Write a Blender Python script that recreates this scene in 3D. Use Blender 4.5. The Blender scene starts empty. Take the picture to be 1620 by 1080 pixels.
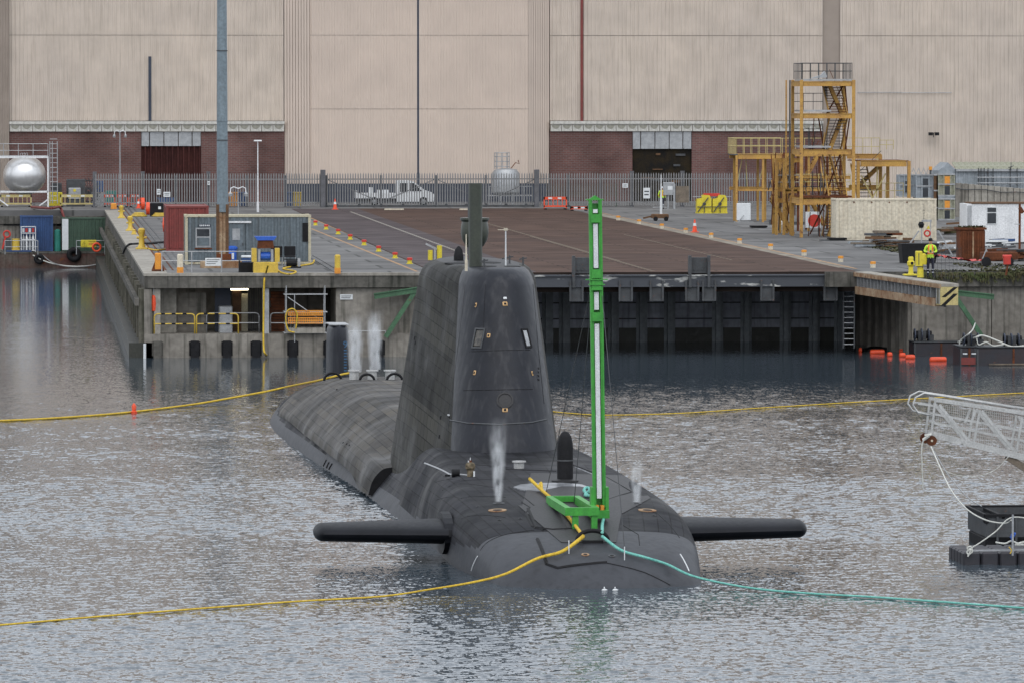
import bpy, math, random
from math import sin, cos, pi, radians as R
from mathutils import Vector, Matrix
from mathutils.bvhtree import BVHTree
random.seed(7)
scn = bpy.context.scene
COL = scn.collection

# ------------------------------------------------------------------ camera
CAMZ = 13.2; YAW = R(4.8); PITCH = math.atan(390/9000)
cd = bpy.data.cameras.new('camera'); cam = bpy.data.objects.new('camera', cd); COL.objects.link(cam)
cd.sensor_width = 36; cd.lens = 200; cd.clip_start = 1; cd.clip_end = 3000
cam.location = (0, 0, CAMZ); cam.rotation_euler = (R(90)-PITCH, 0, -YAW)
scn.camera = cam
# ------------------------------------------------------------------ world: overcast sky
SUN_EL, SUN_AZ = R(50), R(200)
w = bpy.data.worlds.new('World'); scn.world = w; w.use_nodes = True
nt = w.node_tree; bg = nt.nodes['Background']
sky = nt.nodes.new('ShaderNodeTexSky'); sky.sky_type = 'NISHITA'; sky.sun_disc = False
sky.sun_elevation = SUN_EL; sky.sun_rotation = SUN_AZ; sky.dust_density = 4; sky.air_density = 1.0; sky.ozone_density = 1
hs = nt.nodes.new('ShaderNodeHueSaturation'); hs.inputs['Saturation'].default_value = 0.22
ov = nt.nodes.new('ShaderNodeMix'); ov.data_type = 'RGBA'; ov.inputs[0].default_value = 0.7
ov.inputs[7].default_value = (9.2, 9.8, 10.7, 1)      # even cloud cover over the clear sky
nt.links.new(sky.outputs[0], hs.inputs['Color']); nt.links.new(hs.outputs[0], ov.inputs[6])
nt.links.new(ov.outputs[2], bg.inputs['Color']); bg.inputs['Strength'].default_value = 0.15
# ------------------------------------------------------------------ sun (soft, overcast)
sl = bpy.data.lights.new('sun', 'SUN'); sl.energy = 0.6; sl.angle = R(40); sl.color = (1, .97, .93)
so = bpy.data.objects.new('sun', sl); COL.objects.link(so)
so.rotation_euler = (R(90)-SUN_EL, 0, pi-SUN_AZ+0)   # light comes from behind the camera, high up
so.rotation_euler = (R(40), 0, R(20))
scn.view_settings.view_transform = 'Standard'; scn.view_settings.look = 'None'
scn.view_settings.gamma = 1; scn.view_settings.use_curve_mapping = False
scn.view_settings.exposure = 0.08
scn.cycles.max_bounces = 8; scn.cycles.volume_bounces = 1
scn.cycles.use_denoising = True

# ------------------------------------------------------------------ survey helpers
hx, hy = sin(YAW), cos(YAW)
FW = Vector((hx*cos(PITCH), hy*cos(PITCH), -sin(PITCH)))
UPV = Vector((hx*sin(PITCH), hy*sin(PITCH), cos(PITCH)))
RT = Vector((hy, -hx, 0)); HV = Vector((hx, hy, 0)); C0 = Vector((0, 0, CAMZ))
def ray(px, py): return FW*9000 + RT*(px-810) - UPV*(py-540)
def G(px, py, z=0.0):
    d = ray(px, py); return C0 + d*((z-CAMZ)/d.z)
def QY(px, py, Y):
    d = ray(px, py); return C0 + d*(Y/d.y)
def QD(px, py, D):
    d = ray(px, py); return C0 + d*(D/d.dot(HV))
def ppm(p): return 9000/(Vector(p)-C0).dot(HV)

# ------------------------------------------------------------------ mesh helpers
class MB:
    def __init__(s): s.v = []; s.f = []; s.m = []; s.mi = 0
    def add(s, vs, fs, mi=None):
        b = len(s.v); s.v += [tuple(v) for v in vs]
        s.f += [tuple(i+b for i in f) for f in fs]; s.m += [s.mi if mi is None else mi]*len(fs)
        return s
    def box(s, x0, x1, y0, y1, z0, z1, mi=None):
        return s.add([(x0,y0,z0),(x1,y0,z0),(x1,y1,z0),(x0,y1,z0),(x0,y0,z1),(x1,y0,z1),(x1,y1,z1),(x0,y1,z1)],
              [(0,3,2,1),(4,5,6,7),(0,1,5,4),(1,2,6,5),(2,3,7,6),(3,0,4,7)], mi)
    def bev(s, x0, x1, y0, y1, z0, z1, b, mi=None):   # box with chamfered vertical and top edges
        o = [(x0+b,y0),(x1-b,y0),(x1,y0+b),(x1,y1-b),(x1-b,y1),(x0+b,y1),(x0,y1-b),(x0,y0+b)]
        i = [(max(x0+b,min(x1-b,x)), max(y0+b,min(y1-b,y))) for x, y in o]
        vs = [(x,y,z0) for x,y in o]+[(x,y,z1-b) for x,y in o]+[(x,y,z1) for x,y in i]
        fs = [tuple(range(7,-1,-1))]+[(k,(k+1)%8,8+(k+1)%8,8+k) for k in range(8)]+[(8+k,8+(k+1)%8,16+(k+1)%8,16+k) for k in range(8)]
        fs.append(tuple(range(16,24)))
        return s.add(vs, fs, mi)
    def bar(s, a, b, w, h=None, mi=None):             # rectangular bar between two points
        a = Vector(a); b = Vector(b); h = w if h is None else h
        d = (b-a); 
        if d.length < 1e-6: return s
        d.normalize(); up = Vector((0,0,1)) if abs(d.z) < .95 else Vector((0,1,0))
        x = d.cross(up).normalized(); y = x.cross(d).normalized()
        c = [(-.5,-.5),(.5,-.5),(.5,.5),(-.5,.5)]
        vs = [a+x*w*p+y*h*q for p,q in c]+[b+x*w*p+y*h*q for p,q in c]
        return s.add(vs, [(0,1,2,3),(7,6,5,4),(0,4,5,1),(1,5,6,2),(2,6,7,3),(3,7,4,0)], mi)
    def cyl(s, a, b, r0, r1=None, n=12, mi=None, cap=True):
        a = Vector(a); b = Vector(b); r1 = r0 if r1 is None else r1
        d = (b-a).normalized(); up = Vector((0,0,1)) if abs(d.z) < .95 else Vector((0,1,0))
        x = d.cross(up).normalized(); y = x.cross(d).normalized()
        vs = [a+(x*cos(2*pi*k/n)+y*sin(2*pi*k/n))*r0 for k in range(n)]+[b+(x*cos(2*pi*k/n)+y*sin(2*pi*k/n))*r1 for k in range(n)]
        fs = [(k,k+n,(k+1)%n+n,(k+1)%n) for k in range(n)]
        if cap: fs += [tuple(range(n)), tuple(range(2*n-1,n-1,-1))]
        return s.add(vs, fs, mi)
    def tube(s, pts, r, n=6, mi=None, closed=False):
        pts = [Vector(p) for p in pts]; N = len(pts); vs = []; fs = []
        prev = None
        for i, p in enumerate(pts):
            if closed: d = pts[(i+1)%N]-pts[i-1]
            else: d = pts[min(i+1,N-1)]-pts[max(i-1,0)]
            if d.length < 1e-9: d = Vector((0,0,1))
            d.normalize()
            up = Vector((0,0,1)) if abs(d.z) < .9 else Vector((0,1,0))
            if prev is not None:
                x = (prev - d*prev.dot(d))
                x = x.normalized() if x.length > 1e-6 else d.cross(up).normalized()
            else: x = d.cross(up).normalized()
            prev = x; y = x.cross(d).normalized()
            rr = r[i] if isinstance(r, (list, tuple)) else r
            vs += [p+(x*cos(2*pi*k/n)+y*sin(2*pi*k/n))*rr for k in range(n)]
        M = N if closed else N-1
        for i in range(M):
            j = (i+1) % N
            fs += [(i*n+k, j*n+k, j*n+(k+1)%n, i*n+(k+1)%n) for k in range(n)]
        if not closed: fs += [tuple(range(n)), tuple(range(N*n-1,(N-1)*n-1,-1))]
        return s.add(vs, fs, mi)
    def lathe(s, prof, c=(0,0,0), n=20, mi=None):     # prof: (r,z) list
        vs = []; fs = []
        for r, z in prof: vs += [(c[0]+r*cos(2*pi*k/n), c[1]+r*sin(2*pi*k/n), c[2]+z) for k in range(n)]
        for i in range(len(prof)-1): fs += [(i*n+k, i*n+(k+1)%n, (i+1)*n+(k+1)%n, (i+1)*n+k) for k in range(n)]
        fs += [tuple(range(n-1,-1,-1)), tuple(range((len(prof)-1)*n, len(prof)*n))]
        return s.add(vs, fs, mi)
    def prism(s, poly, a, b, axis='y', mi=None):      # polygon (u,v) extruded along axis
        def P(u, v, w):
            return {'y': (u,w,v), 'x': (w,u,v), 'z': (u,v,w)}[axis]
        n = len(poly)
        return s.add([P(u,v,a) for u,v in poly]+[P(u,v,b) for u,v in poly],
              [tuple(range(n)), tuple(range(2*n-1,n-1,-1))]+[(k,k+n,(k+1)%n+n,(k+1)%n) for k in range(n)], mi)
    def build(s, name, mat, parent=None, smooth=False, world=False, kind=None, label=None):
        me = bpy.data.meshes.new(name)
        vs = s.v
        if world and parent is not None:
            Mi = parent.matrix_basis.inverted(); q = parent.parent
            if q: Mi = Mi @ q.matrix_basis.inverted()
            vs = [tuple(Mi @ Vector(v)) for v in vs]
        me.from_pydata(vs, [], s.f); 
        for m in (mat if isinstance(mat, (list, tuple)) else [mat]): me.materials.append(m)
        if len(me.materials) > 1: me.polygons.foreach_set('material_index', s.m)
        if smooth: me.polygons.foreach_set('use_smooth', [True]*len(me.polygons))
        me.update()
        o = bpy.data.objects.new(name, me); COL.objects.link(o); o.parent = parent
        if smooth and smooth != 'all':
            me.set_sharp_from_angle(angle=R(38))
        if kind: o['kind'] = kind
        if label: o['label'] = label
        return o
def tag(o, label, cat, group=None):
    o['label'] = label; o['category'] = cat
    if group: o['group'] = group
    return o
def T(name, label, cat, loc=(0,0,0), rz=0, group=None):
    o = bpy.data.objects.new(name, None); COL.objects.link(o); o.empty_display_size = .2
    o.location = loc; o.rotation_euler = (0,0,rz); return tag(o, label, cat, group)
def struct(o): o['kind'] = 'structure'; return o
KIDS = {}
def dup(root, loc, rz=0, label=None, group=None, sc=None):
    if not KIDS:
        pass
    def kids(o): return [c for c in list(COL.objects) if c.parent == o]
    r = root.copy(); COL.objects.link(r); r.location = loc; r.rotation_euler = (0,0,rz)
    if sc: r.scale = sc
    if label: r['label'] = label
    if group: r['group'] = group
    for ch in kids(root):
        c = ch.copy(); COL.objects.link(c); c.parent = r
        for g in kids(ch):
            d = g.copy(); COL.objects.link(d); d.parent = c
    return r
def share(o, loc=None, rot=None, scale=None):          # copy of a piece sharing its mesh
    c = o.copy(); COL.objects.link(c)
    if loc is not None: c.location = loc
    if rot is not None: c.rotation_euler = rot
    if scale is not None: c.scale = scale
    return c
def cat(pts, n=8):                                     # Catmull-Rom resample
    pts = [Vector(p) for p in pts]; out = []
    for i in range(len(pts)-1):
        p0 = pts[max(i-1,0)]; p1 = pts[i]; p2 = pts[i+1]; p3 = pts[min(i+2,len(pts)-1)]
        for k in range(n):
            t = k/n; out.append(.5*((2*p1)+(p2-p0)*t+(2*p0-5*p1+4*p2-p3)*t*t+(3*p1-p0-3*p2+p3)*t**3))
    out.append(pts[-1]); return out
def text(s, size, parent, mat, loc, rot, name='lettering', depth=.004):
    cu = bpy.data.curves.new('t', 'FONT'); cu.body = s; cu.size = size; cu.extrude = depth; cu.align_x = 'CENTER'
    to = bpy.data.objects.new('t', cu); COL.objects.link(to); bpy.context.view_layer.update()
    me = bpy.data.meshes.new_from_object(to); bpy.data.objects.remove(to)
    me.materials.clear(); me.materials.append(mat)
    o = bpy.data.objects.new(name, me); COL.objects.link(o); o.parent = parent; o.location = loc; o.rotation_euler = rot
    return o

# ------------------------------------------------------------------ materials
MATS = {}
def pm(name, col, col2=None, rough=.7, metal=0, scale=1.0, streak=0, rust=0, bump=0, spec=.5, fine=.25, rcol=(.12,.045,.02), stretch=(1,1,1), dirtc=None):
    """procedural paint: base colour broken by noise, optional vertical streaks and patches of rust"""
    m = bpy.data.materials.new(name); m.use_nodes = True; n = m.node_tree.nodes; L = m.node_tree.links
    b = n['Principled BSDF']; b.inputs['Roughness'].default_value = rough; b.inputs['Metallic'].default_value = metal
    b.inputs['Specular IOR Level'].default_value = spec if rough < .79 else min(spec, .12)
    tc = n.new('ShaderNodeTexCoord'); mp = n.new('ShaderNodeMapping'); mp.inputs['Scale'].default_value = stretch
    L.new(tc.outputs['Object'], mp.inputs[0])
    if col2 is None: col2 = tuple(c*.68 for c in col)
    t1 = n.new('ShaderNodeTexNoise'); t1.inputs['Scale'].default_value = scale; t1.inputs['Detail'].default_value = 8; t1.inputs['Roughness'].default_value = .62
    L.new(mp.outputs[0], t1.inputs['Vector'])
    r1 = n.new('ShaderNodeMapRange'); r1.inputs[1].default_value = .36; r1.inputs[2].default_value = .66; L.new(t1.outputs[0], r1.inputs[0])
    mx = n.new('ShaderNodeMix'); mx.data_type = 'RGBA'; mx.inputs[6].default_value = (*col,1); mx.inputs[7].default_value = (*col2,1)
    L.new(r1.outputs[0], mx.inputs[0]); out = mx.outputs[2]
    t2 = n.new('ShaderNodeTexNoise'); t2.inputs['Scale'].default_value = scale*9; t2.inputs['Detail'].default_value = 4; L.new(mp.outputs[0], t2.inputs['Vector'])
    r2 = n.new('ShaderNodeMapRange'); r2.inputs[1].default_value = .3; r2.inputs[2].default_value = .7; r2.inputs[3].default_value = 1-fine; r2.inputs[4].default_value = 1+fine*.5
    L.new(t2.outputs[0], r2.inputs[0])
    mu = n.new('ShaderNodeVectorMath'); mu.operation = 'SCALE'; L.new(out, mu.inputs[0]); L.new(r2.outputs[0], mu.inputs['Scale']); out = mu.outputs[0]
    if streak:
        ms = n.new('ShaderNodeMapping'); ms.inputs['Scale'].default_value = (3,3,.22); L.new(tc.outputs['Object'], ms.inputs[0])
        t3 = n.new('ShaderNodeTexNoise'); t3.inputs['Scale'].default_value = 1.6; t3.inputs['Detail'].default_value = 6; L.new(ms.outputs[0], t3.inputs['Vector'])
        r3 = n.new('ShaderNodeMapRange'); r3.inputs[1].default_value = .5; r3.inputs[2].default_value = .72; r3.inputs[4].default_value = streak; L.new(t3.outputs[0], r3.inputs[0])
        m3 = n.new('ShaderNodeMix'); m3.data_type = 'RGBA'; L.new(r3.outputs[0], m3.inputs[0]); L.new(out, m3.inputs[6])
        m3.inputs[7].default_value = (*(dirtc or tuple(c*.3 for c in col)),1); out = m3.outputs[2]
    if rust:
        t4 = n.new('ShaderNodeTexNoise'); t4.inputs['Scale'].default_value = scale*2.3; t4.inputs['Detail'].default_value = 9; t4.inputs['Roughness'].default_value = .7; L.new(tc.outputs['Object'], t4.inputs['Vector'])
        r4 = n.new('ShaderNodeMapRange'); r4.inputs[1].default_value = .68-rust*.25; r4.inputs[2].default_value = .74-rust*.2; L.new(t4.outputs[0], r4.inputs[0])
        m4 = n.new('ShaderNodeMix'); m4.data_type = 'RGBA'; L.new(r4.outputs[0], m4.inputs[0]); L.new(out, m4.inputs[6]); m4.inputs[7].default_value = (*rcol,1); out = m4.outputs[2]
    L.new(out, b.inputs['Base Color'])
    rr = n.new('ShaderNodeMapRange'); rr.inputs[3].default_value = max(0,rough-.1); rr.inputs[4].default_value = min(1,rough+.12); L.new(t2.outputs[0], rr.inputs[0]); L.new(rr.outputs[0], b.inputs['Roughness'])
    if bump:
        bp = n.new('ShaderNodeBump'); bp.inputs['Strength'].default_value = bump; bp.inputs['Distance'].default_value = .03; L.new(t2.outputs[0], bp.inputs['Height']); L.new(bp.outputs[0], b.inputs['Normal'])
    MATS[name] = m; return m
def emis(name, col, st):
    m = bpy.data.materials.new(name); m.use_nodes = True; b = m.node_tree.nodes['Principled BSDF']
    b.inputs['Base Color'].default_value = (*col,1); b.inputs['Emission Color'].default_value = (*col,1); b.inputs['Emission Strength'].default_value = st; return m
M = dict(
 concrete=pm('concrete',(.27,.25,.22),(.17,.155,.135),.9,scale=.35,streak=.7,bump=.4,dirtc=(.05,.05,.04)),
 conc_dark=pm('concrete_dark',(.15,.14,.125),(.07,.068,.06),.9,scale=.5,streak=.8,bump=.4,dirtc=(.02,.022,.018)),
 conc_pale=pm('concrete_pale',(.36,.34,.30),(.25,.23,.20),.9,scale=.5,streak=.5,bump=.3,dirtc=(.12,.11,.09)),
 wetband=pm('weed_wet',(.03,.03,.022),(.015,.017,.012),.5,scale=.8,bump=.5),
 clad=pm('cladding_cream',(.60,.52,.445),(.53,.465,.41),.8,scale=.06,streak=.45,fine=.10,dirtc=(.36,.31,.26)),
 clad2=pm('cladding_pink',(.60,.50,.425),(.54,.455,.39),.75,scale=.05,streak=.12,fine=.06,dirtc=(.38,.31,.27)),
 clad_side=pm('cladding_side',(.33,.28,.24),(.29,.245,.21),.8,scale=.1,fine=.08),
 cornice=pm('cornice_white',(.62,.60,.56),(.50,.49,.45),.85,scale=1.1,streak=.35,dirtc=(.2,.2,.15)),
 cornice_d=pm('cornice_moss',(.40,.39,.34),(.24,.23,.19),.9,scale=2.5),
 fence=pm('galvanised_fence',(.28,.28,.28),(.20,.20,.2),.55,metal=.3,scale=2),
 fence_d=pm('fence_post_grey',(.13,.13,.14),None,.6,metal=.2,scale=2),
 galv=pm('galvanised',(.42,.43,.44),(.30,.31,.32),.45,metal=.5,scale=3),
 steel=pm('steel_dark',(.06,.065,.07),(.035,.037,.04),.6,scale=2,rust=.3),
 navy=pm('navy_panel',(.035,.045,.07),(.028,.035,.055),.6,scale=.4),
 mast=pm('mast_grey_blue',(.20,.25,.28),(.15,.19,.215),.5,metal=.2,scale=.8,streak=.25),
 white=pm('white_paint',(.74,.75,.76),(.62,.63,.64),.5,scale=1.2,streak=.15),
 cream=pm('cream_container',(.62,.56,.44),(.52,.47,.37),.6,scale=.7,streak=.25,rust=.05,dirtc=(.35,.27,.18)),
 yellow=pm('yellow_paint',(.62,.43,.05),(.50,.34,.05),.5,scale=3,rust=.12),
 yellow_b=pm('yellow_bright',(.68,.56,.03),(.58,.47,.03),.5,scale=3,rust=.03),
 ochre=pm('ochre_scaffold_paint',(.50,.29,.06),(.36,.19,.05),.6,scale=1.6,rust=.35),
 ochre_p=pm('yellow_handrail',(.52,.43,.18),(.42,.34,.14),.6,scale=2),
 orange=pm('orange',(.72,.30,.03),(.6,.22,.03),.6,scale=3,rust=.15),
 red=pm('red',(.55,.035,.02),(.42,.03,.02),.5,scale=3),
 redor=pm('float_orange_red',(.80,.08,.02),(.7,.07,.02),.45,scale=3),
 cont_red=pm('container_red',(.20,.035,.03),(.15,.03,.025),.65,scale=.8,rust=.25),
 cont_blue=pm('container_blue',(.025,.07,.19),(.02,.05,.14),.6,scale=.9,rust=.12),
 cont_green=pm('container_green',(.045,.085,.055),(.03,.06,.04),.65,scale=.9,rust=.12),
 cabin_grey=pm('cabin_grey',(.13,.16,.18),(.10,.125,.14),.65,scale=.9,streak=.5,rust=.1,dirtc=(.05,.05,.045)),
 cream_r=pm('cream_rusty',(.50,.46,.33),(.40,.36,.26),.7,scale=1.5,rust=.35),
 rust=pm('rusty_steel',(.16,.055,.025),(.07,.03,.018),.85,scale=1.3,bump=.3),
 rustp=pm('rust_and_cream',(.40,.30,.20),(.2,.1,.05),.85,scale=.9,rust=.4),
 brown=pm('timber_brown',(.16,.09,.05),(.09,.055,.035),.85,scale=2),
 timber=pm('timber_grey',(.22,.18,.14),(.13,.11,.09),.9,scale=2),
 blue=pm('blue_plastic',(.02,.11,.50),(.02,.09,.42),.4,scale=2),
 green=pm('green_mast_paint',(.045,.32,.035),(.032,.24,.03),.5,scale=2.2,fine=.2,rust=.02,streak=.25),
 greend=pm('green_bracket',(.06,.15,.075),(.04,.10,.05),.6,scale=1.5,rust=.2),
 black=pm('black_rubber',(.016,.016,.018),(.010,.010,.011),.65,spec=.15,scale=3),
 pontoon=pm('pontoon_black',(.018,.022,.03),(.03,.018,.02),.55,scale=.8,rust=.1),
 glass=pm('dark_glass',(.02,.024,.03),(.03,.034,.04),.12,scale=.6),
 ropey=pm('rope_yellow',(.72,.50,.06),(.55,.36,.05),.8,scale=6,fine=.6),
 ropet=pm('rope_teal',(.22,.55,.47),(.14,.42,.37),.8,scale=6,fine=.6),
 ropew=pm('rope_white',(.62,.62,.58),(.5,.5,.46),.8,scale=6,fine=.4),
 skin=pm('skin',(.50,.30,.22),(.45,.26,.19),.6,scale=5),
 hivis=pm('hivis_yellow',(.55,.80,.05),(.45,.68,.05),.7,scale=6),
 hivor=pm('hivis_orange',(.85,.16,.04),(.75,.13,.03),.7,scale=6),
 trous=pm('navy_trousers',(.02,.022,.035),(.03,.03,.045),.85,scale=6),
 refl=pm('reflective_band',(.6,.62,.65),(.5,.52,.55),.4,scale=6),
 weed=pm('weeds',(.05,.065,.025),(.085,.07,.04),.9,scale=3),
 alu=pm('aluminium',(.52,.52,.51),(.42,.42,.41),.45,metal=.4,scale=2),
 tank=pm('tank_steel',(.66,.66,.66),(.58,.58,.58),.36,metal=.8,scale=.5,streak=.15,fine=.03),
 teald=pm('teal_box',(.02,.20,.16),None,.6,scale=2),
 olive=pm('periscope_olive',(.038,.045,.030),(.027,.032,.023),.4,scale=1.5),
 shed=pm('shed_grey_sheet',(.30,.33,.36),(.24,.27,.29),.6,scale=.5,streak=.3),
 roofm=pm('shed_roof_mossy',(.33,.33,.27),(.22,.22,.15),.85,scale=.8),
 plate=pm('notice_white',(.68,.70,.71),(.6,.62,.63),.5,scale=4),
)
# ------------------------------------------------------------------ special materials
def nodes(name):
    m = bpy.data.materials.new(name); m.use_nodes = True; return m, m.node_tree.nodes, m.node_tree.links, m.node_tree.nodes['Principled BSDF']
WSLOPE = .145; WAVE1 = (.30,.42,0); WAVE2 = (.02,.03,0)
def water_mat():
    m, n, L, b = nodes('harbour_water')
    b.inputs['Base Color'].default_value = (.045,.060,.074,1); b.inputs['Roughness'].default_value = .07; b.inputs['IOR'].default_value = 1.333
    b.inputs['Specular IOR Level'].default_value = .5
    tc = n.new('ShaderNodeTexCoord')
    def noise(sx, sy, sc, det, rg=.5, dist=0):
        mp = n.new('ShaderNodeMapping'); mp.inputs['Scale'].default_value = (sx,sy,1); mp.inputs['Rotation'].default_value = (0,0,R(8)); L.new(tc.outputs['Object'], mp.inputs[0])
        t = n.new('ShaderNodeTexNoise'); t.inputs['Scale'].default_value = sc; t.inputs['Detail'].default_value = det; t.inputs['Roughness'].default_value = rg; t.inputs['Distortion'].default_value = dist
        L.new(mp.outputs[0], t.inputs['Vector']); return t.outputs[0]
    g = noise(.35,1.3,.05,4,.6)
    mr = n.new('ShaderNodeMapRange'); mr.inputs[1].default_value = .34; mr.inputs[2].default_value = .50; mr.inputs[3].default_value = .6; mr.inputs[4].default_value = 1.0; L.new(g, mr.inputs[0])
    sp = n.new('ShaderNodeSeparateXYZ'); L.new(tc.outputs['Object'], sp.inputs[0])   # sheltered and calmer close to the dock wall
    md = n.new('ShaderNodeMapRange'); md.inputs[1].default_value = 225; md.inputs[2].default_value = 280; md.inputs[3].default_value = 1.0; md.inputs[4].default_value = .22; L.new(sp.outputs[1], md.inputs[0])
    mm = n.new('ShaderNodeMath'); mm.operation = 'MULTIPLY'; L.new(mr.outputs[0], mm.inputs[0]); L.new(md.outputs[0], mm.inputs[1])
    def slope(sx, sy, sc, det, amp):
        mp = n.new('ShaderNodeMapping'); mp.inputs['Scale'].default_value = (sx,sy,1); mp.inputs['Rotation'].default_value = (0,0,R(6)); L.new(tc.outputs['Object'], mp.inputs[0])
        t = n.new('ShaderNodeTexNoise'); t.inputs['Scale'].default_value = sc; t.inputs['Detail'].default_value = det; t.inputs['Roughness'].default_value = .55; L.new(mp.outputs[0], t.inputs['Vector'])
        v = n.new('ShaderNodeVectorMath'); v.operation = 'SUBTRACT'; v.inputs[1].default_value = (.5,.5,.5); L.new(t.outputs['Color'], v.inputs[0])
        u = n.new('ShaderNodeVectorMath'); u.operation = 'MULTIPLY'; u.inputs[1].default_value = amp; L.new(v.outputs[0], u.inputs[0]); return u.outputs[0]
    w1 = slope(1.0,.55,10.5,3,WAVE1); w2 = slope(1,.6,1.3,2,WAVE2)
    ws = n.new('ShaderNodeVectorMath'); L.new(w1, ws.inputs[0]); L.new(w2, ws.inputs[1])
    wm = n.new('ShaderNodeVectorMath'); wm.operation = 'SCALE'; L.new(ws.outputs[0], wm.inputs[0]); L.new(mm.outputs[0], wm.inputs['Scale'])
    wa_ = n.new('ShaderNodeVectorMath'); L.new(wm.outputs[0], wa_.inputs[0]); ge_ = n.new('ShaderNodeNewGeometry'); L.new(ge_.outputs['Normal'], wa_.inputs[1])
    wn = n.new('ShaderNodeVectorMath'); wn.operation = 'NORMALIZE'; L.new(wa_.outputs[0], wn.inputs[0]); L.new(wn.outputs[0], b.inputs['Normal'])
    return m
def brick_mat(name, c1, c2, mor, sc, bw=.5, bh=.25, off=.5, rough=.85, bump=.3, msz=.02, use='xz'):
    m, n, L, b = nodes(name); b.inputs['Roughness'].default_value = rough; b.inputs['Specular IOR Level'].default_value = .08
    tc = n.new('ShaderNodeTexCoord'); sp = n.new('ShaderNodeSeparateXYZ'); cb = n.new('ShaderNodeCombineXYZ'); L.new(tc.outputs['Object'], sp.inputs[0])
    i = 'xyz'.index
    L.new(sp.outputs[i(use[0])], cb.inputs[0]); L.new(sp.outputs[i(use[1])], cb.inputs[1])
    t = n.new('ShaderNodeTexBrick'); t.inputs['Color1'].default_value = (*c1,1); t.inputs['Color2'].default_value = (*c2,1); t.inputs['Mortar'].default_value = (*mor,1)
    t.inputs['Scale'].default_value = sc; t.inputs['Brick Width'].default_value = bw; t.inputs['Row Height'].default_value = bh; t.inputs['Mortar Size'].default_value = msz; t.offset = off
    L.new(cb.outputs[0], t.inputs['Vector'])
    nz = n.new('ShaderNodeTexNoise'); nz.inputs['Scale'].default_value = .35; nz.inputs['Detail'].default_value = 8; L.new(tc.outputs['Object'], nz.inputs['Vector'])
    r = n.new('ShaderNodeMapRange'); r.inputs[1].default_value = .3; r.inputs[2].default_value = .7; r.inputs[3].default_value = .62; r.inputs[4].default_value = 1.22; L.new(nz.outputs[0], r.inputs[0])
    mu = n.new('ShaderNodeVectorMath'); mu.operation = 'SCALE'; L.new(t.outputs[0], mu.inputs[0]); L.new(r.outputs[0], mu.inputs['Scale'])
    L.new(mu.outputs[0], b.inputs['Base Color'])
    bp = n.new('ShaderNodeBump'); bp.inputs['Strength'].default_value = bump; bp.inputs['Distance'].default_value = .02; L.new(t.outputs['Fac'], bp.inputs['Height']); bp.invert = True; L.new(bp.outputs[0], b.inputs['Normal'])
    return m
M['conc_mid'] = pm('concrete_pile',(.17,.16,.13),(.09,.085,.07),.9,scale=.5,streak=.8,bump=.4,dirtc=(.03,.035,.02))
M['water'] = water_mat()
M['brick'] = brick_mat('brick_wall_red',(.150,.074,.066),(.115,.058,.053),(.15,.12,.11),1,.45,.15,rough=.9)
M['deck_brown'] = brick_mat('platform_timber',(.100,.064,.050),(.070,.047,.040),(.032,.024,.021),1,7.3,1.5,use='xy',rough=.9,msz=.05)
M['paver'] = brick_mat('apron_concrete',(.165,.163,.160),(.135,.133,.132),(.08,.08,.078),1,6,5,use='xy',rough=.8,bump=.1,msz=.10)
M['deck_grey'] = brick_mat('platform_grey_timber',(.10,.083,.085),(.072,.060,.062),(.040,.034,.035),1,7.3,1.5,use='xy',rough=.85,msz=.04)

# ------------------------------------------------------------------ water and ground
YQ = G(440,433,4.2).y           # front face of the quay
YB = G(900,541,0).y             # dark wall under the platform
YF = G(650,328,4.2).y           # palisade fence
YH = YF + 22                    # hall facade
YL = G(80,333,4.2).y            # quay wall behind the barge
XE = G(227,433,4.2).x           # left quay edge
XP1 = G(1348,428,4.2).x         # right end of the platform
ZT = 4.2
b = MB(); N = 60
b.add([(-400,-60,-.16),(400,-60,-.16),(400,YL+40,-.16),(-400,YL+40,-.16)],[(0,1,2,3)])
struct(b.build('water_far', M['water']))
import numpy as np
sloc_w = RT*(1.45-.106*(152-162)) + HV*152
rng = np.random.default_rng(5)
NR, NC = 1650, 480
Dv = 118*np.exp(np.linspace(0, math.log(330/118), NR)); fx_ = np.linspace(-.112, .112, NC)
DD, FF = np.meshgrid(Dv, fx_, indexing='ij')
XW = DD*hx + FF*DD*hy; YW = DD*hy - FF*DD*hx
ZW = np.zeros_like(XW); NW = 110
for i in range(NW):
    lam = .22*(1.1/.22)**(rng.random()**1.15); th = rng.normal(R(98), R(38)); k_ = 2*pi/lam
    sl_ = WSLOPE*math.sqrt(2/NW)*(1.2 if lam < .6 else (.8 if lam < 1 else .5)); a_ = sl_*lam/(2*pi)
    fade = np.clip((lam/(DD*.00062)-2.0)/2.0, 0, 1)
    ZW += fade*a_*np.sin(k_*(XW*math.cos(th)+YW*math.sin(th))+rng.random()*6.28)
pt = np.zeros_like(XW)
for i in range(14):
    lam = rng.uniform(9, 60); th = rng.normal(R(80), R(25)); pt += np.sin(2*pi/lam*(XW*math.cos(th)*.6+YW*math.sin(th))+rng.random()*6.28)
pt = np.clip(.80+.10*pt, .48, 1.0)
sh_ = np.clip((278-YW)/60, .14, 1.0)
cx_ = sloc_w[0]; cy_ = sloc_w[1]; cal = 1-.45*np.exp(-(((XW-cx_)/9)**2+((YW-cy_+2)/16)**2))     # lee of the hull
ZW = ZW*pt*sh_*cal
V_ = np.stack([XW, YW, ZW], -1).reshape(-1, 3)
ii = (np.arange(NR-1)[:,None]*NC+np.arange(NC-1)[None,:]).ravel()
Q_ = np.stack([ii, ii+1, ii+NC+1, ii+NC], -1).astype(np.int32)
wm_ = bpy.data.meshes.new('water'); wm_.vertices.add(len(V_)); wm_.vertices.foreach_set('co', V_.astype(np.float32).ravel())
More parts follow.
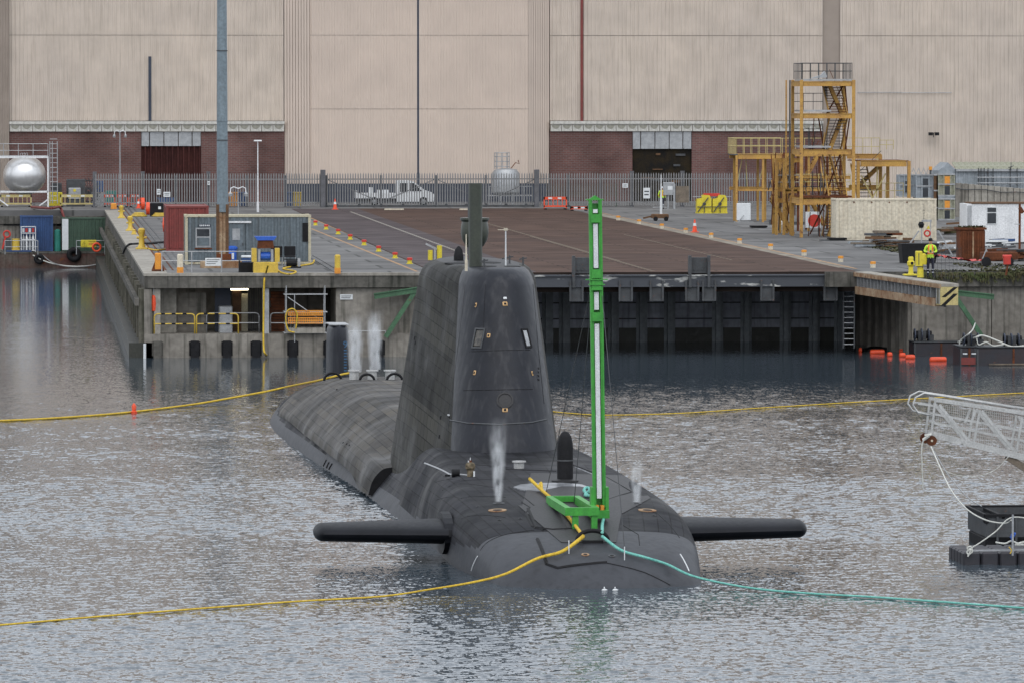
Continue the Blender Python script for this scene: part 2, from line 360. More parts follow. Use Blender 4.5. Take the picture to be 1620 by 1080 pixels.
wm_.loops.add(Q_.size); wm_.loops.foreach_set('vertex_index', Q_.ravel()); wm_.polygons.add(len(Q_)); wm_.polygons.foreach_set('loop_start', np.arange(0, Q_.size, 4, dtype=np.int32))
wm_.polygons.foreach_set('use_smooth', np.ones(len(Q_), dtype=bool)); wm_.materials.append(M['water']); wm_.update(calc_edges=True)
wo_ = bpy.data.objects.new('water', wm_); COL.objects.link(wo_); struct(wo_)
b = MB(); b.add([(-3000,-300,-9),(3000,-300,-9),(3000,3000,-9),(-3000,3000,-9)],[(0,1,2,3)])
struct(b.build('dock_bed', M['wetband']))
xpl = G(690,433,4.2).x          # left edge of the platform pocket
# left pier: solid deck slab with a gallery cut under it
def slab(name, x0, x1, y0, y1, z0, z1, mat):
    bb = MB(); bb.box(x0,x1,y0,y1,z0,z1); return struct(bb.build(name, mat))
slab('quay_ground', -900, 900, YL, 1500, -8, ZT-.004, M['paver'])
slab('quay_pier', XE, xpl, YQ+6, YL, -8, ZT-.7, M['conc_dark'])
slab('quay_apron', XE+1.2, xpl, YQ+.6, YL, ZT-.7, ZT, M['paver'])
# coping along the pier edges
bb = MB(); bb.box(XE,XE+1.2,YQ+.6,YL,ZT-.12,ZT+.02); bb.box(XE,xpl,YQ,YQ+.6,ZT-.12,ZT+.02); struct(bb.build('quay_coping', M['conc_pale']))
bb = MB(); bb.box(XE+.03,XE+1.2,YQ+.6,YL,ZT-.7,ZT-.122); bb.box(XE+.03,xpl,YQ+.04,YQ+.6,ZT-.72,ZT-.122); struct(bb.build('quay_edge_beam', M['conc_dark']))
xr0 = G(1350,428,4.2).x
W1 = G(1355,543,0); W2 = G(1443,561,0); YR = W2.y
slab('right_quay_ground', xr0, 400, YR, YL, ZT-.75, ZT, M['paver'])
bb = MB(); bb.prism([(W1.x+.5,W1.y),(W2.x+.5,YR+.7),(400,YR+.7),(400,YL-.01),(W1.x+.5,YL-.01)],-8,ZT-.76,'z'); struct(bb.build('right_quay_fill', M['conc_dark']))
# pier side wall facing left with piles
bb = MB(); bb.box(XE+.5,XE+2,YQ+6,YL,-1,ZT-.7); struct(bb.build('pier_side_wall', M['conc_dark']))
piles = T('quay_pier_piles','row of grey concrete piles and low weedy ledge along the left side of the quay','quay wall',(XE,YQ,0))
for k in range(26):
    yy = 1 + k*5.4 if k else .3
    if YQ+yy > YL-1: break
    bb = MB(); bb.box(-.25,.5,yy,yy+.9,-1,ZT-.75); bb.build('pile', M['conc_mid'], piles)
bb = MB(); bb.box(-.75,.5,.0,YL-YQ-1,-.5,.75); bb.build('ledge', M['wetband'], piles)
bb = MB(); bb.box(-.45,-.24,.0,YL-YQ-1,2.6,2.95); bb.build('waling', M['conc_dark'], piles)

# ------------------------------------------------------------------ gallery in the pier front
gal = T('pier_gallery','concrete gallery with doors and lamps under the front of the left quay','gallery',(QY(440,560,YQ).x,YQ,0))
def gx(px, off=0): return QY(px,500,YQ+off).x - gal.location.x
bb = MB(); bb.box(gx(228),gx(662),0,6,.0-1.5,QY(400,528,YQ).z); bb.build('plinth', M['concrete'], gal)
bb = MB(); bb.box(gx(228),gx(662),.35,6,-1.5,.42); bb.build('weed_line', M['wetband'], gal, label='dark wet weed band at the waterline')
bb = MB(); bb.box(gx(228)-.01,gx(520),5.7,5.98,.9,ZT-.75); bb.build('back_wall', M['concrete'], gal)
bb = MB(); bb.box(gx(532),gx(662),.3,5.9,QY(400,528,YQ).z,ZT-.76); bb.build('end_wall', M['concrete'], gal)
bb = MB(); bb.box(gx(228),gx(240),.1,2,.9,ZT-.76); bb.build('column', M['concrete'], gal)
for a_ in (247,419):
    bb = MB(); bb.box(gx(a_)-.1,gx(a_)+.22,.25,.6,.9,ZT-.76); bb.build('column', M['galv'] if a_>300 else M['conc_pale'], gal)
for x0,x1,mt,nm,of in ((281,326,M['concrete'],'roller_shutter',2.2),(246,279,M['conc_pale'],'board_panel',1.6),(340,365,M['navy'],'steel_column',2.5),(368,382,M['brown'],'brown_column',3),(427,452,M['rust'],'timber_stack',2.4),(392,417,M['steel'],'grating_panel',3)):
    q = MB(); X0, X1 = gx(x0,of), gx(x1,of)
    if nm == 'roller_shutter':
        for k in range(9): q.box(X0,X1,of,of+.1+.02*(k%2),.98+k*.245,.98+k*.245+.235)
    elif nm == 'timber_stack':
        for k in range(14): q.box(X0+random.uniform(0,.1),X1-random.uniform(0,.1),of+random.uniform(0,.1),of+.5,.98+k*.16,.98+k*.16+.14)
    elif nm == 'grating_panel':
        for k in range(9): q.box(X0+k*(X1-X0)/9,X0+k*(X1-X0)/9+.03,of,of+.05,.98,ZT-.8)
    else: q.box(X0,X1,of,of+.3,.98,ZT-.78)
    q.build(nm, mt, gal)
lamp = emis('gallery_lamp',(1,.86,.6),7)
for px,py,ww in ((377,458,1.0),(265,458,.14),(274,469,.14)):
    p = QY(px,py,YQ+3) - gal.location
    q = MB(); q.box(p.x-ww/2-.05,p.x+ww/2+.05,2.96,3.1,p.z+.04,p.z+.1); hs_ = q.build('lamp_housing', M['galv'], gal)
    q = MB(); q.box(p.x-ww/2,p.x+ww/2,2.95,3.1,p.z-.04,p.z+.035); o = q.build('lamp_tube', lamp, hs_)
# fender blocks on the plinth
for px in (249,308,359,405,463,520,600):
    q = MB(); X = gx(px); q.box(X-.2,X+.2,-.32,-.003,-.1,.85); q.box(X-.28,X-.2,-.12,-.003,.1,.8); q.box(X+.2,X+.28,-.12,-.003,.1,.8)
    q.cyl((X-.12,-.36,.6),(X-.12,-.3,.6),.06,n=8); q.cyl((X+.14,-.36,.35),(X+.14,-.3,.35),.06,n=8)
    q.build('fender_block', M['black'] if px != 249 else M['conc_dark'], gal)

# ------------------------------------------------------------------ shiplift platform in its pocket
plat = T('shiplift_platform','broad brown timber decked shiplift platform with grey strip and rails','platform',(xpl,YQ+.6,ZT))
PX0, PX1, PY1 = 0, xr0-xpl, YF-6-(YQ+.6)
bb = MB(); bb.box(PX0+.05,PX1-.05,0,PY1,-1.0,.004); bb.build('deck', M['deck_brown'], plat)
def platx(px, py): q = G(px,py,ZT); return q.x-xpl, q.y-(YQ+.6)
x1_ = platx(600,343)[0]
bb = MB(); bb.box(PX0+.1, x1_, .5,PY1-.2,.005,.010); bb.build('grey_deck_strip', M['deck_grey'], plat)
for (pa, pb, col_, ww) in (((571,336),(760,420),'conc_pale',.09),((846,375),(1010,425),'timber',.10),((700,345),(1000,405),'timber',.08),((1000,372),(1110,404),'timber',.06)):
    a_ = platx(*pa); b_ = platx(*pb); X = (a_[0]+b_[0])/2; y0_, y1_ = sorted((a_[1],b_[1])); mk = None
    y = max(y0_-10,1)
    while y < y1_:
        if mk is None: mk = MB().box(-ww,ww,0,.9,.0105,.022).build('rail_marking', M[col_], plat); mk.location=(X,y,0)
        else: share(mk,(X,y,0))
        y += 1.8 if col_=='conc_pale' else 1.5
# front beam with worn white patches
beam = MB(); beam.box(PX0-.5,PX1-.8,-.5,-.02,-.72,-.12); beam.bar((PX0-.5,-.55,-.16),(PX1-.8,-.55,-.16),.1,.06); beam.bar((PX0-.5,-.55,-.7),(PX1-.8,-.55,-.7),.1,.06)
mb_, n_, L_, b_ = nodes('platform_beam_paint'); b_.inputs['Roughness'].default_value=.55
tc_=n_.new('ShaderNodeTexCoord'); mp_=n_.new('ShaderNodeMapping'); mp_.inputs['Scale'].default_value=(.55,1,1.6); L_.new(tc_.outputs['Object'],mp_.inputs[0])
tn_=n_.new('ShaderNodeTexNoise'); tn_.inputs['Scale'].default_value=1.4; tn_.inputs['Detail'].default_value=5; L_.new(mp_.outputs[0],tn_.inputs['Vector'])
cr_=n_.new('ShaderNodeValToRGB'); cr_.color_ramp.elements[0].position=.60; cr_.color_ramp.elements[0].color=(.045,.05,.06,1); cr_.color_ramp.elements[1].position=.66; cr_.color_ramp.elements[1].color=(.42,.42,.40,1)
L_.new(tn_.outputs[0],cr_.inputs[0]); L_.new(cr_.outputs[0],b_.inputs['Base Color']); M['beam']=mb_
beam.build('front_beam', mb_, plat)
def plq(px, py, off=-.6): q = QY(px,py,YQ+.6+off); return q.x-xpl, q.z-ZT
for px in (912,990,1039,1095,1122,1214,1314):
    X, _ = plq(px,460); q = MB(); q.box(X-.32,X+.32,-.5,-.1,-1.45,-.74); q.box(X-.36,X-.26,-.62,-.5,-1.45,-.4); q.box(X+.26,X+.36,-.62,-.5,-1.45,-.4); q.box(X-.3,X+.3,-.56,-.5,-1.45,-1.35)
    q.build('hanger_bracket', M['steel'], plat)
for px0,px1 in ((906,946),(1090,1123)):
    X0,_ = plq(px0,410); X1,_ = plq(px1,410); q = MB(); q.box(X0,X1,-.35,-.1,-.05,.75); q.box(X0-.02,X0+.12,-.7,-.36,-.75,.85); q.box(X1-.12,X1+.02,-.7,-.36,-.75,.85)
    for k in range(4): q.cyl((X0+.3+k*.2,-.4,.15),(X0+.3+k*.2,-.34,.15),.06,n=8)
    q.build('end_stop', M['steel'], plat)
# recessed dark wall below the platform
wall = T('pocket_wall','dark steel and concrete wall with pilasters below the brown platform','wall',((xpl+xr0)/2,YB,0))
hw = (xr0-xpl)/2+2
bb = MB(); bb.box(-hw,hw,0,1,-2,ZT-1.0); bb.build('wall_face', pm('pocket_wall_paint',(.50,.53,.60),(.33,.35,.41),.8,scale=.3,streak=.6,dirtc=(.10,.10,.12)), wall)
bb = MB(); bb.box(-hw,hw,-.06,-.003,-.5,.75); bb.build('weed_band', M['wetband'], wall)
for px in (866,893,970,1015,1059,1135,1180,1242,1288,1328):
    X = QY(px,500,YB).x-wall.location.x; q = MB(); q.box(X-.13,X+.13,-.4,-.062,-1,ZT-1); q.box(X-.3,X+.3,-.1,-.062,-1,ZT-1); q.build('pilaster', M['shed'], wall)
for k in range(3):
    q = MB(); q.box(-hw,hw,-.09,-.061,1.2+k*.85,1.27+k*.85); q.build('waling_joint', M['steel'], wall)
# quay side behind submarine: wall left of the pocket
bb = MB(); bb.box(xpl-1,xpl,YQ+6,YB+1,-2,ZT-.7); struct(bb.build('pocket_side', M['conc_dark']))

# ------------------------------------------------------------------ right pier: buttressed wall, cantilever walkway
dW = W2-W1; LW = Vector((dW.x,dW.y,0)).length; aW = math.atan2(dW.y,dW.x)
rw = T('buttressed_wall','pale concrete wall of stepped vertical buttresses right of the dark pocket','wall',(W1.x,W1.y,0),aW)
bb = MB(); bb.box(-1,LW,.3,1.5,-2,3.15); bb.build('core', M['concrete'], rw)
for k in range(7):
    x = k*LW/7; p = LW/7; q = MB(); q.prism([(x+.02,.3),(x+p*.25,-.15),(x+p*.8,-.15),(x+p-.01,.3)],-2,3.2-.02*k,'z'); q.build('buttress', M['concrete'], rw)
fw = T('right_quay_wall','stained concrete quay wall behind the black pontoons at the right','wall',(W2.x,YR,0))
for k in range(6):
    x0 = k*4.1; q = MB(); q.box(x0,x0+4.06,0,.69,-2,ZT-.75); q.build('wall_panel', M['concrete'], fw)
q = MB(); q.box(-4.5,30,-.35,-.003,ZT-.74,ZT+.02); q.build('coping', M['conc_dark'], fw)
q = MB(); q.box(0,30,-.05,-.003,-1,.45); q.build('weed_band', M['wetband'], fw)
# walkway
wa = G(1352,431,ZT); wb = G(1489,450,ZT); wd = (wb-wa); Lw = wd.length; ang = math.atan2(wd.y, wd.x)
wk = T('cantilever_walkway','long steel edged walkway with yellow and black striped end over the buttressed wall','walkway',(wa.x,wa.y,ZT),ang)
q = MB(); q.box(0,Lw,0,.85,-.12,0.03); q.build('deck_plate', M['conc_pale'], wk)
q = MB(); q.box(0,Lw,-.06,0,-.2,-.003); q.build('yellow_edge', M['rustp'], wk)
q = MB(); q.box(0,Lw-1.3,.02,.25,-1.1,-.72); q.build('lower_waling', M['rustp'], wk)
q = MB(); q.box(0,Lw-.6,.3,.4,-1.1,-.13); q.build('back_plate', M['steel'], wk)
for k in range(22):
    x = .4+k*(Lw-2)/22; q = MB(); q.box(x,x+.07,.03,.29,-.71,-.21); q.build('rib', M['galv'], wk)
q = MB(); q.box(Lw-.9,Lw,-.02,.83,-1.0,-.13); q.build('end_box', M['ochre_p'], wk, label='yellow end box with black diagonal stripes')
for k in range(3): q = MB(); q.box(Lw-.85+k*.28,Lw-.73+k*.28,-.05,-.021,-.95,-.2); q.build('side_bar', M['galv'] if k!=1 else M['steel'], wk)
e = Lw+.004
for za,zb in ((-1.0,-.45),(-.62,-.14)):
    q = MB(); q.add([(e,.0,za),(e,.22,za),(e,.82,zb),(e,.60,zb)],[(0,1,2,3)]); q.build('black_stripe', M['black'], wk)
# ladder beside
ldp = QY(1343,430,YQ+.9)
lad = T('dock_ladder','narrow steel ladder between the platform and the buttressed wall','ladder',(ldp.x,ldp.y,0))
for sx in (-.28,.28):
    q = MB(); q.bar((sx,0,.3),(sx,0,ZT-.1),.07); q.build('stringer', M['steel'], lad)
rg = None
for k in range(14):
    if rg is None: q = MB(); q.cyl((-.28,0,0),(.28,0,0),.025,n=6); rg = q.build('rung', M['galv'], lad); rg.location = (0,0,.5)
    else: share(rg,(0,0,.5+k*.27))
# green brackets
def bracket(px0,py0,px1,py1,px2,py2,Y,lab,group=None):
    a_ = QY(px0,py0,Y); b2 = QY(px1,py1,Y); c_ = QY(px2,py2,Y)
    t = T('green_bracket',lab,'bracket',a_, group=group)
    q = MB(); q.bar(a_,b2,.3,.28); q.bar(a_+Vector((0,0,.12)),b2+Vector((0,0,.12)),.42,.05); q.build('arm', M['greend'], t, world=True)
    q = MB(); q.bar(b2-(b2-a_)*.1,c_,.22,.22); q.build('strut', M['greend'], t, world=True)
bracket(592,469,665,458,610,533,YQ-.25,'green steel arm with raking strut under the left quay behind the fin')
bracket(1572,470,1500,462,1552,530,YQ-1.2,'green steel arm with raking strut under the striped walkway end')

# ------------------------------------------------------------------ assembly hall
hall = T('assembly_hall','huge cream clad assembly hall with brick base and ribbed central door','building',(QY(659,300,YH).x,YH,ZT))
HX = hall.location.x
def fx(px): return QY(px,200,YH).x-HX
def fz(py): return QY(810,py,YH).z-ZT
def rib_sheet(x0,x1,z0,z1,pitch,d,y=0.0,mi=0):
    bb = MB(); n_ = max(1,round((x1-x0)/pitch)); p = (x1-x0)/n_; xs = []
    for k in range(n_):
        a_ = x0+k*p; xs += [(a_,0),(a_+p*.55,0),(a_+p*.65,-d),(a_+p*.9,-d)]
    xs.append((x1,0)); m_ = len(xs)
    bb.add([(x,y+dy,z0) for x,dy in xs]+[(x,y+dy,z1) for x,dy in xs],[(k,k+1,k+1+m_,k+m_) for k in range(m_-1)])
    return bb
TOP = 50
zA = fz(192); zB = fz(208)
# left and right walls: corrugated cladding in courses
for x0,x1,zb in ((fx(15),fx(449),zA),(fx(870),fx(1301),zA),(fx(1329),fx(2100),0)):
    z = zb; first = True
    for zt in [fz(57) , fz(-80), fz(-220), TOP]:
        rib_sheet(x0,x1,z+.04,zt,.33,.09).build('cladding_panel', M['clad'], hall); z = zt
# recessed strips
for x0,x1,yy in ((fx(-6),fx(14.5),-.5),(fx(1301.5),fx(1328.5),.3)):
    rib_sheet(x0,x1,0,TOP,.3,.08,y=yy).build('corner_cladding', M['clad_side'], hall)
rib_sheet(fx(-700),fx(-6),0,TOP,.33,.09).build('cladding_panel', M['clad'], hall)
# central door with angled cheeks
z = 0; DY = -1.6
for zt in [fz(173), fz(57), fz(-60), fz(-180), TOP-4]:
    rib_sheet(fx(489),fx(658),z+.03,zt,.27,.06,y=DY).build('door_panel', M['clad2'], hall)
    rib_sheet(fx(661),fx(834),z+.03,zt,.27,.06,y=DY).build('door_panel', M['clad2'], hall)
    z = zt
q = MB(); q.box(fx(658),fx(661),DY-.02,DY+.1,0,TOP-4); q.build('door_seam', M['navy'], hall)
for xa,xb,s in ((fx(450),fx(489),1),(fx(834),fx(869),-1)):
    q = MB(); n_ = 9
    for k in range(n_):
        u0, u1 = k/n_, (k+.82)/n_
        f = lambda u: (xa+(xb-xa)*u, (DY*u if s>0 else DY*(1-u)))
        (X0,Y0),(X1,Y1) = f(u0), f(u1)
        q.add([(X0,Y0-.1,0),(X1,Y1-.1,0),(X1,Y1-.1,TOP-4),(X0,Y0-.1,TOP-4)],[(0,1,2,3)])
        (X2,Y2) = f((k+1)/n_); q.add([(X1,Y1-.1,0),(X2,Y2+.05,0),(X2,Y2+.05,TOP-4),(X1,Y1-.1,TOP-4)],[(0,1,2,3)]); q.add([(X2,Y2+.05,0),(X2,Y2-.1,0),(X2,Y2-.1,TOP-4),(X2,Y2+.05,TOP-4)],[(0,1,2,3)])
    q.build('door_cheek', M['clad2'] , hall)
q = MB(); q.box(fx(450),fx(869),.1,1,TOP-4,TOP); q.build('door_lintel', M['clad'], hall)
q = MB(); q.box(fx(-700),fx(2100),.12,60,-.5,TOP-.1); q.build('hall_body', M['clad_side'], hall)
q = MB(); q.box(fx(-700),fx(2100),-.6,60,TOP-.05,TOP+1); q.build('roof', M['clad_side'], hall)
# lower navy panels of the door
q = rib_sheet(fx(450),fx(868),0,fz(290),.3,.06,y=DY-.15); q.build('navy_plinth', M['navy'], hall)
# brick base with openings
for x0,x1 in ((fx(13),fx(223)),(fx(318),fx(449.5)),(fx(869.5),fx(1000)),(fx(1094),fx(1301))):
    q = MB(); q.box(x0,x1,-.25,.1,0,zB); q.build('brick_wall', M['brick'], hall)
for x0,x1,z1p,open_ in ((223,318,231,0),(1000,1094,236,1)):
    for k in range(5):
        bnd = [0,.14,.38,.62,.85,1] ; a_ = fx(x0)+(fx(x1)-fx(x0))*bnd[k]; b2 = fx(x0)+(fx(x1)-fx(x0))*bnd[k+1]
        q = MB(); q.bev(a_+.03,b2-.03,-.22,-.1,fz(z1p),zB-.02,.02); q.build('lintel_panel', M['galv'], hall)
    if not open_:
        rib_sheet(fx(x0),fx(x1),0,fz(z1p),.45,.2,y=.05).build('shutter_curtain', pm('shutter_oxblood',(.07,.025,.022),(.045,.018,.017),.8,scale=.5,streak=.4), hall)
    else:
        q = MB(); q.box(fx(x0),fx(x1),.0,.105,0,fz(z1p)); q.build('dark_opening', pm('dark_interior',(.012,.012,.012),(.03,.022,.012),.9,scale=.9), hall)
        for k in range(9):
            q = MB(); xx = fx(x0)+.3+random.random()*(fx(x1)-fx(x0)-1); zz = random.uniform(.5,fz(z1p)-.4); ww=random.uniform(.3,1.4)
            q.box(xx,min(xx+ww,fx(x1)-.1),-.1,-.01,zz,zz+random.uniform(.05,.25)); q.build('stored_item', random.choice([M['steel'],M['brown'],M['steel']]), hall)
# cornice of precast blocks
cb = {}
for x0,x1,n_ in ((fx(15),fx(449.5),24),(fx(870),fx(1301),25)):
    wblk = (x1-x0)/n_
    for k in range(n_):
        key = round(wblk,3)
        if key not in cb:
            q = MB(); g_ = .025
            q.box(g_,wblk-g_,-.42,-.26,0,zA-zB-.25,0); q.box(0,wblk,-.55,-.26,zA-zB-.24,zA-zB,0)
            pl = [(wblk*.5+wblk*.36*cos(pi+pi*j/8), (zA-zB)*.62+.32*sin(pi+pi*j/8)) for j in range(9)]
            q.prism(pl,-.44,-.421,'y',1)
            cb[key] = q.build('cornice_block',[M['cornice'],M['cornice_d']],hall); cb[key].location=(x0+k*wblk,0,zB)
        else: share(cb[key],(x0+k*wblk,0,zB))
# pipes, fittings
for px0,px1,y0_,y1_,mt,nm in ((235,239.5,90,191,M['navy'],'vent_strip'),(918,922,-40,196,M['cont_red'],'red_downpipe')):
    q = MB(); q.box(fx(px0),fx(px1),-.24,-.1,fz(y1_),fz(y0_)); q.build(nm, mt, hall)
MATS['container_red']
for a_,b2,py in ((1356,1425,146.5),(1425,1505,147)):
    q = MB(); q.cyl((fx(a_),-.16,fz(py)),(fx(b2),-.16,fz(py)),.03,n=6); q.build('conduit', M['galv'], hall)
q = MB(); q.bar((fx(1475),-.1,fz(213)),(fx(1475),-.7,fz(213)),.08); q.box(fx(1467),fx(1473),-1,-.6,fz(215),fz(210)); q.box(fx(1477),fx(1483),-1,-.6,fz(215),fz(210)); q.bar((fx(1468),-.75,fz(211)),(fx(1482),-.75,fz(211)),.06); q.bar((fx(1475),-.7,fz(218)),(fx(1475),-.7,fz(211)),.06)
q.build('floodlight', M['black'], hall)

# ------------------------------------------------------------------ palisade fence
def palisade(px0,px1,lab,gate=False,yoff=0,pit=4.0,top=None):
    Y = YF+yoff; a_ = QY(px0,328,Y).x; b2 = QY(px1,328,Y).x; h = 2.75
    t = T('sliding_gate' if gate else 'palisade_fence', lab, 'gate' if gate else 'fence', ((a_+b2)/2,Y,ZT))
    A, B = a_-t.location.x, b2-t.location.x; n_ = int((px1-px0)/pit); p = (B-A)/n_
    q = MB(); z0 = .1
    q.add([(-.045,0,z0),(0,-.03,z0),(.045,0,z0),(-.045,0,h-.15),(0,-.03,h),(.045,0,h-.15)],[(0,1,4,3),(1,2,5,4)])
    q.add([(-.045,.01,z0),(0,.0,z0),(.045,.01,z0),(-.045,.01,h-.15),(0,.0,h),(.045,.01,h-.15)],[(3,4,1,0),(4,5,2,1)])
    pale = None
    for k in range(n_):
        if pale is None: pale = q.build('pale', M['fence'], t); pale.location=(A+p*.5,0,0)
        else: share(pale,(A+p*(k+.5)+random.uniform(-.008,.008),0,random.uniform(-.02,.02)))
    for zz in (.35,h-.55):
        q = MB(); q.box(A,B,.02,.08,zz,zz+.08); q.build('rail', M['fence_d'] if gate else M['fence'], t)
    n_ = max(1,round((B-A)/(3.6 if gate else 3.0)))
    for k in range(0 if (px0 in (150,516)) else 1, n_+1):
        x = A+k*(B-A)/n_; big = (k in (0,n_)) and not gate
        q = MB(); w_ = .09 if not big else .16; q.box(x-w_,x+w_,.085,.085+2*w_,-.02,h+(.12 if big else -.2)); q.build('post', M['fence_d'], t)
        if gate and k:
            x2 = A+(k-1)*(B-A)/n_; q = MB(); s = (k % 2)
            q.bar((x if s else x2,.14,.4),(x2 if s else x,.14,h-.5),.07); q.build('brace', M['fence_d'], t)
    if gate:
        q = MB(); q.box(A,B,-.12,.12,.02,.16); q.build('track', M['steel'], t)
        for k in range(5): q=MB(); X=A+(B-A)*(k+.5)/5; q.cyl((X,-.1,.16),(X,.1,.16),.12,n=10); q.build('roller', M['steel'], t)
palisade(150,226,'grey palisade fence at the far left behind the plain lamp post')
palisade(226,330,'grey palisade gate section before the oxblood shutter',gate=False)
palisade(330,512,'grey palisade fence behind the tall grey blue mast')
palisade(516,690,'sliding palisade gate in front of the white pickup truck',gate=True)
palisade(690,848,'sliding palisade gate in front of the silver tank',gate=True)
palisade(850,1000,'grey palisade fence behind the red plastic barrier')
palisade(1000,1080,'grey palisade fence in front of the dark hall opening')
palisade(1080,1232,'grey palisade fence behind the yellow cable drums')
for px,lab in ((511,'thick grey gate post left of the pickup truck'),(849,'thick grey gate post left of the red barrier')):
    p = QY(px,328,YF-.3); q = MB(); q.bev(-.2,.2,-.2,.2,0,3.0,.03); o = q.build('gate_post', M['fence_d']); o.location=(p.x,p.y,ZT); tag(o,lab,'post')
# ================================================================== SUBMARINE
def hull_mat(name, ca, cb_, mortar, sx, sz, rough, streak=.5, cgreen=(.055,.055,.045), spc=.2):
    m, n, L, b = nodes(name)
    tc = n.new('ShaderNodeTexCoord'); sp = n.new('ShaderNodeSeparateXYZ'); L.new(tc.outputs['Object'], sp.inputs[0])
    # girth coordinate from x and z so the tiles follow the side
    gm = n.new('ShaderNodeMath'); gm.operation='MULTIPLY_ADD'; L.new(sp.outputs[2], gm.inputs[0]); gm.inputs[1].default_value=-1.0
    ab = n.new('ShaderNodeMath'); ab.operation='ABSOLUTE'; L.new(sp.outputs[0], ab.inputs[0]); L.new(ab.outputs[0], gm.inputs[2])
    cb = n.new('ShaderNodeCombineXYZ'); L.new(sp.outputs[1], cb.inputs[0]); L.new(gm.outputs[0], cb.inputs[1])
    t = n.new('ShaderNodeTexBrick'); t.inputs['Color1'].default_value=(*ca,1); t.inputs['Color2'].default_value=(*cb_,1); t.inputs['Mortar'].default_value=(*mortar,1)
    t.inputs['Scale'].default_value=1; t.inputs['Brick Width'].default_value=sx; t.inputs['Row Height'].default_value=sz; t.inputs['Mortar Size'].default_value=.018; t.inputs['Bias'].default_value=-.1
    L.new(cb.outputs[0], t.inputs['Vector'])
    nz = n.new('ShaderNodeTexNoise'); nz.inputs['Scale'].default_value=.55; nz.inputs['Detail'].default_value=9; nz.inputs['Roughness'].default_value=.6; L.new(tc.outputs['Object'], nz.inputs['Vector'])
    r = n.new('ShaderNodeMapRange'); r.inputs[1].default_value=.32; r.inputs[2].default_value=.68; r.inputs[3].default_value=.45; r.inputs[4].default_value=1.7; L.new(nz.outputs[0], r.inputs[0])
    mu = n.new('ShaderNodeVectorMath'); mu.operation='SCALE'; L.new(t.outputs[0], mu.inputs[0]); L.new(r.outputs[0], mu.inputs['Scale'])
    mp = n.new('ShaderNodeMapping'); mp.inputs['Scale'].default_value=(2.2,3.5,.25); L.new(tc.outputs['Object'], mp.inputs[0])
    st = n.new('ShaderNodeTexNoise'); st.inputs['Scale'].default_value=2.2; st.inputs['Detail'].default_value=5; L.new(mp.outputs[0], st.inputs['Vector'])
    r2 = n.new('ShaderNodeMapRange'); r2.inputs[1].default_value=.42; r2.inputs[2].default_value=.68; r2.inputs[4].default_value=streak; L.new(st.outputs[0], r2.inputs[0])
    mx = n.new('ShaderNodeMix'); mx.data_type='RGBA'; L.new(r2.outputs[0], mx.inputs[0]); L.new(mu.outputs[0], mx.inputs[6]); mx.inputs[7].default_value=(*cgreen,1)
    # big replaced patches
    vb = n.new('ShaderNodeTexBrick'); vb.inputs['Color1'].default_value=(.6,.6,.6,1); vb.inputs['Color2'].default_value=(1.55,1.5,1.42,1); vb.inputs['Mortar'].default_value=(.5,.5,.5,1); vb.inputs['Mortar Size'].default_value=.008
    vb.inputs['Scale'].default_value=1; vb.inputs['Brick Width'].default_value=4.3; vb.inputs['Row Height'].default_value=1.1; L.new(cb.outputs[0], vb.inputs['Vector'])
    m2 = n.new('ShaderNodeVectorMath'); m2.operation='MULTIPLY'; L.new(mx.outputs[2], m2.inputs[0]); L.new(vb.outputs[0], m2.inputs[1])
    L.new(m2.outputs[0], b.inputs['Base Color']); b.inputs['Specular IOR Level'].default_value=spc
    rr = n.new('ShaderNodeMapRange'); rr.inputs[1].default_value=.35; rr.inputs[2].default_value=.65; rr.inputs[3].default_value=rough-.14; rr.inputs[4].default_value=rough+.2; L.new(nz.outputs[0], rr.inputs[0]); L.new(rr.outputs[0], b.inputs['Roughness'])
    bp = n.new('ShaderNodeBump'); bp.inputs['Strength'].default_value=.35; bp.inputs['Distance'].default_value=.012; bp.invert=True; L.new(t.outputs['Fac'], bp.inputs['Height'])
    b3 = n.new('ShaderNodeBump'); b3.inputs['Strength'].default_value=.25; b3.inputs['Distance'].default_value=.05; L.new(nz.outputs[0], b3.inputs['Height']); L.new(bp.outputs[0], b3.inputs['Normal']); L.new(b3.outputs[0], b.inputs['Normal'])
    return m
M['hull'] = hull_mat('hull_rubber_tiles',(.022,.023,.028),(.011,.012,.015),(.003,.003,.004),1.1,.42,.60,.25,(.024,.024,.023),.12)
M['flank'] = hull_mat('flank_rubber_tiles',(.046,.042,.036),(.022,.021,.021),(.005,.005,.005),1.5,.42,.52,.12,(.040,.036,.028),.15)
M['sailside'] = hull_mat('fin_side_tiles',(.022,.022,.021),(.036,.036,.032),(.004,.004,.004),.55,.45,.60,.6,(.038,.037,.031),.12)
M['sailnose'] = pm('fin_nose_paint',(.017,.019,.026),(.009,.010,.014),.45,spec=.24,scale=.45,streak=.6,fine=.12,bump=.15,dirtc=(.05,.05,.055))
M['lowhull'] = pm('lower_hull_grey',(.050,.053,.061),(.032,.034,.040),.55,spec=.22,scale=.6,streak=.4,fine=.12,bump=.15)
M['plane'] = pm('foreplane_black',(.012,.013,.017),(.007,.008,.010),.52,spec=.15,scale=.8,fine=.15)
M['tiledark'] = pm('deck_dark_tiles',(.022,.021,.023),(.015,.015,.016),.6,scale=1.5,fine=.4,bump=.3)
M['silver'] = pm('bare_deck_metal',(.33,.34,.36),(.14,.145,.155),.35,metal=.3,scale=2)

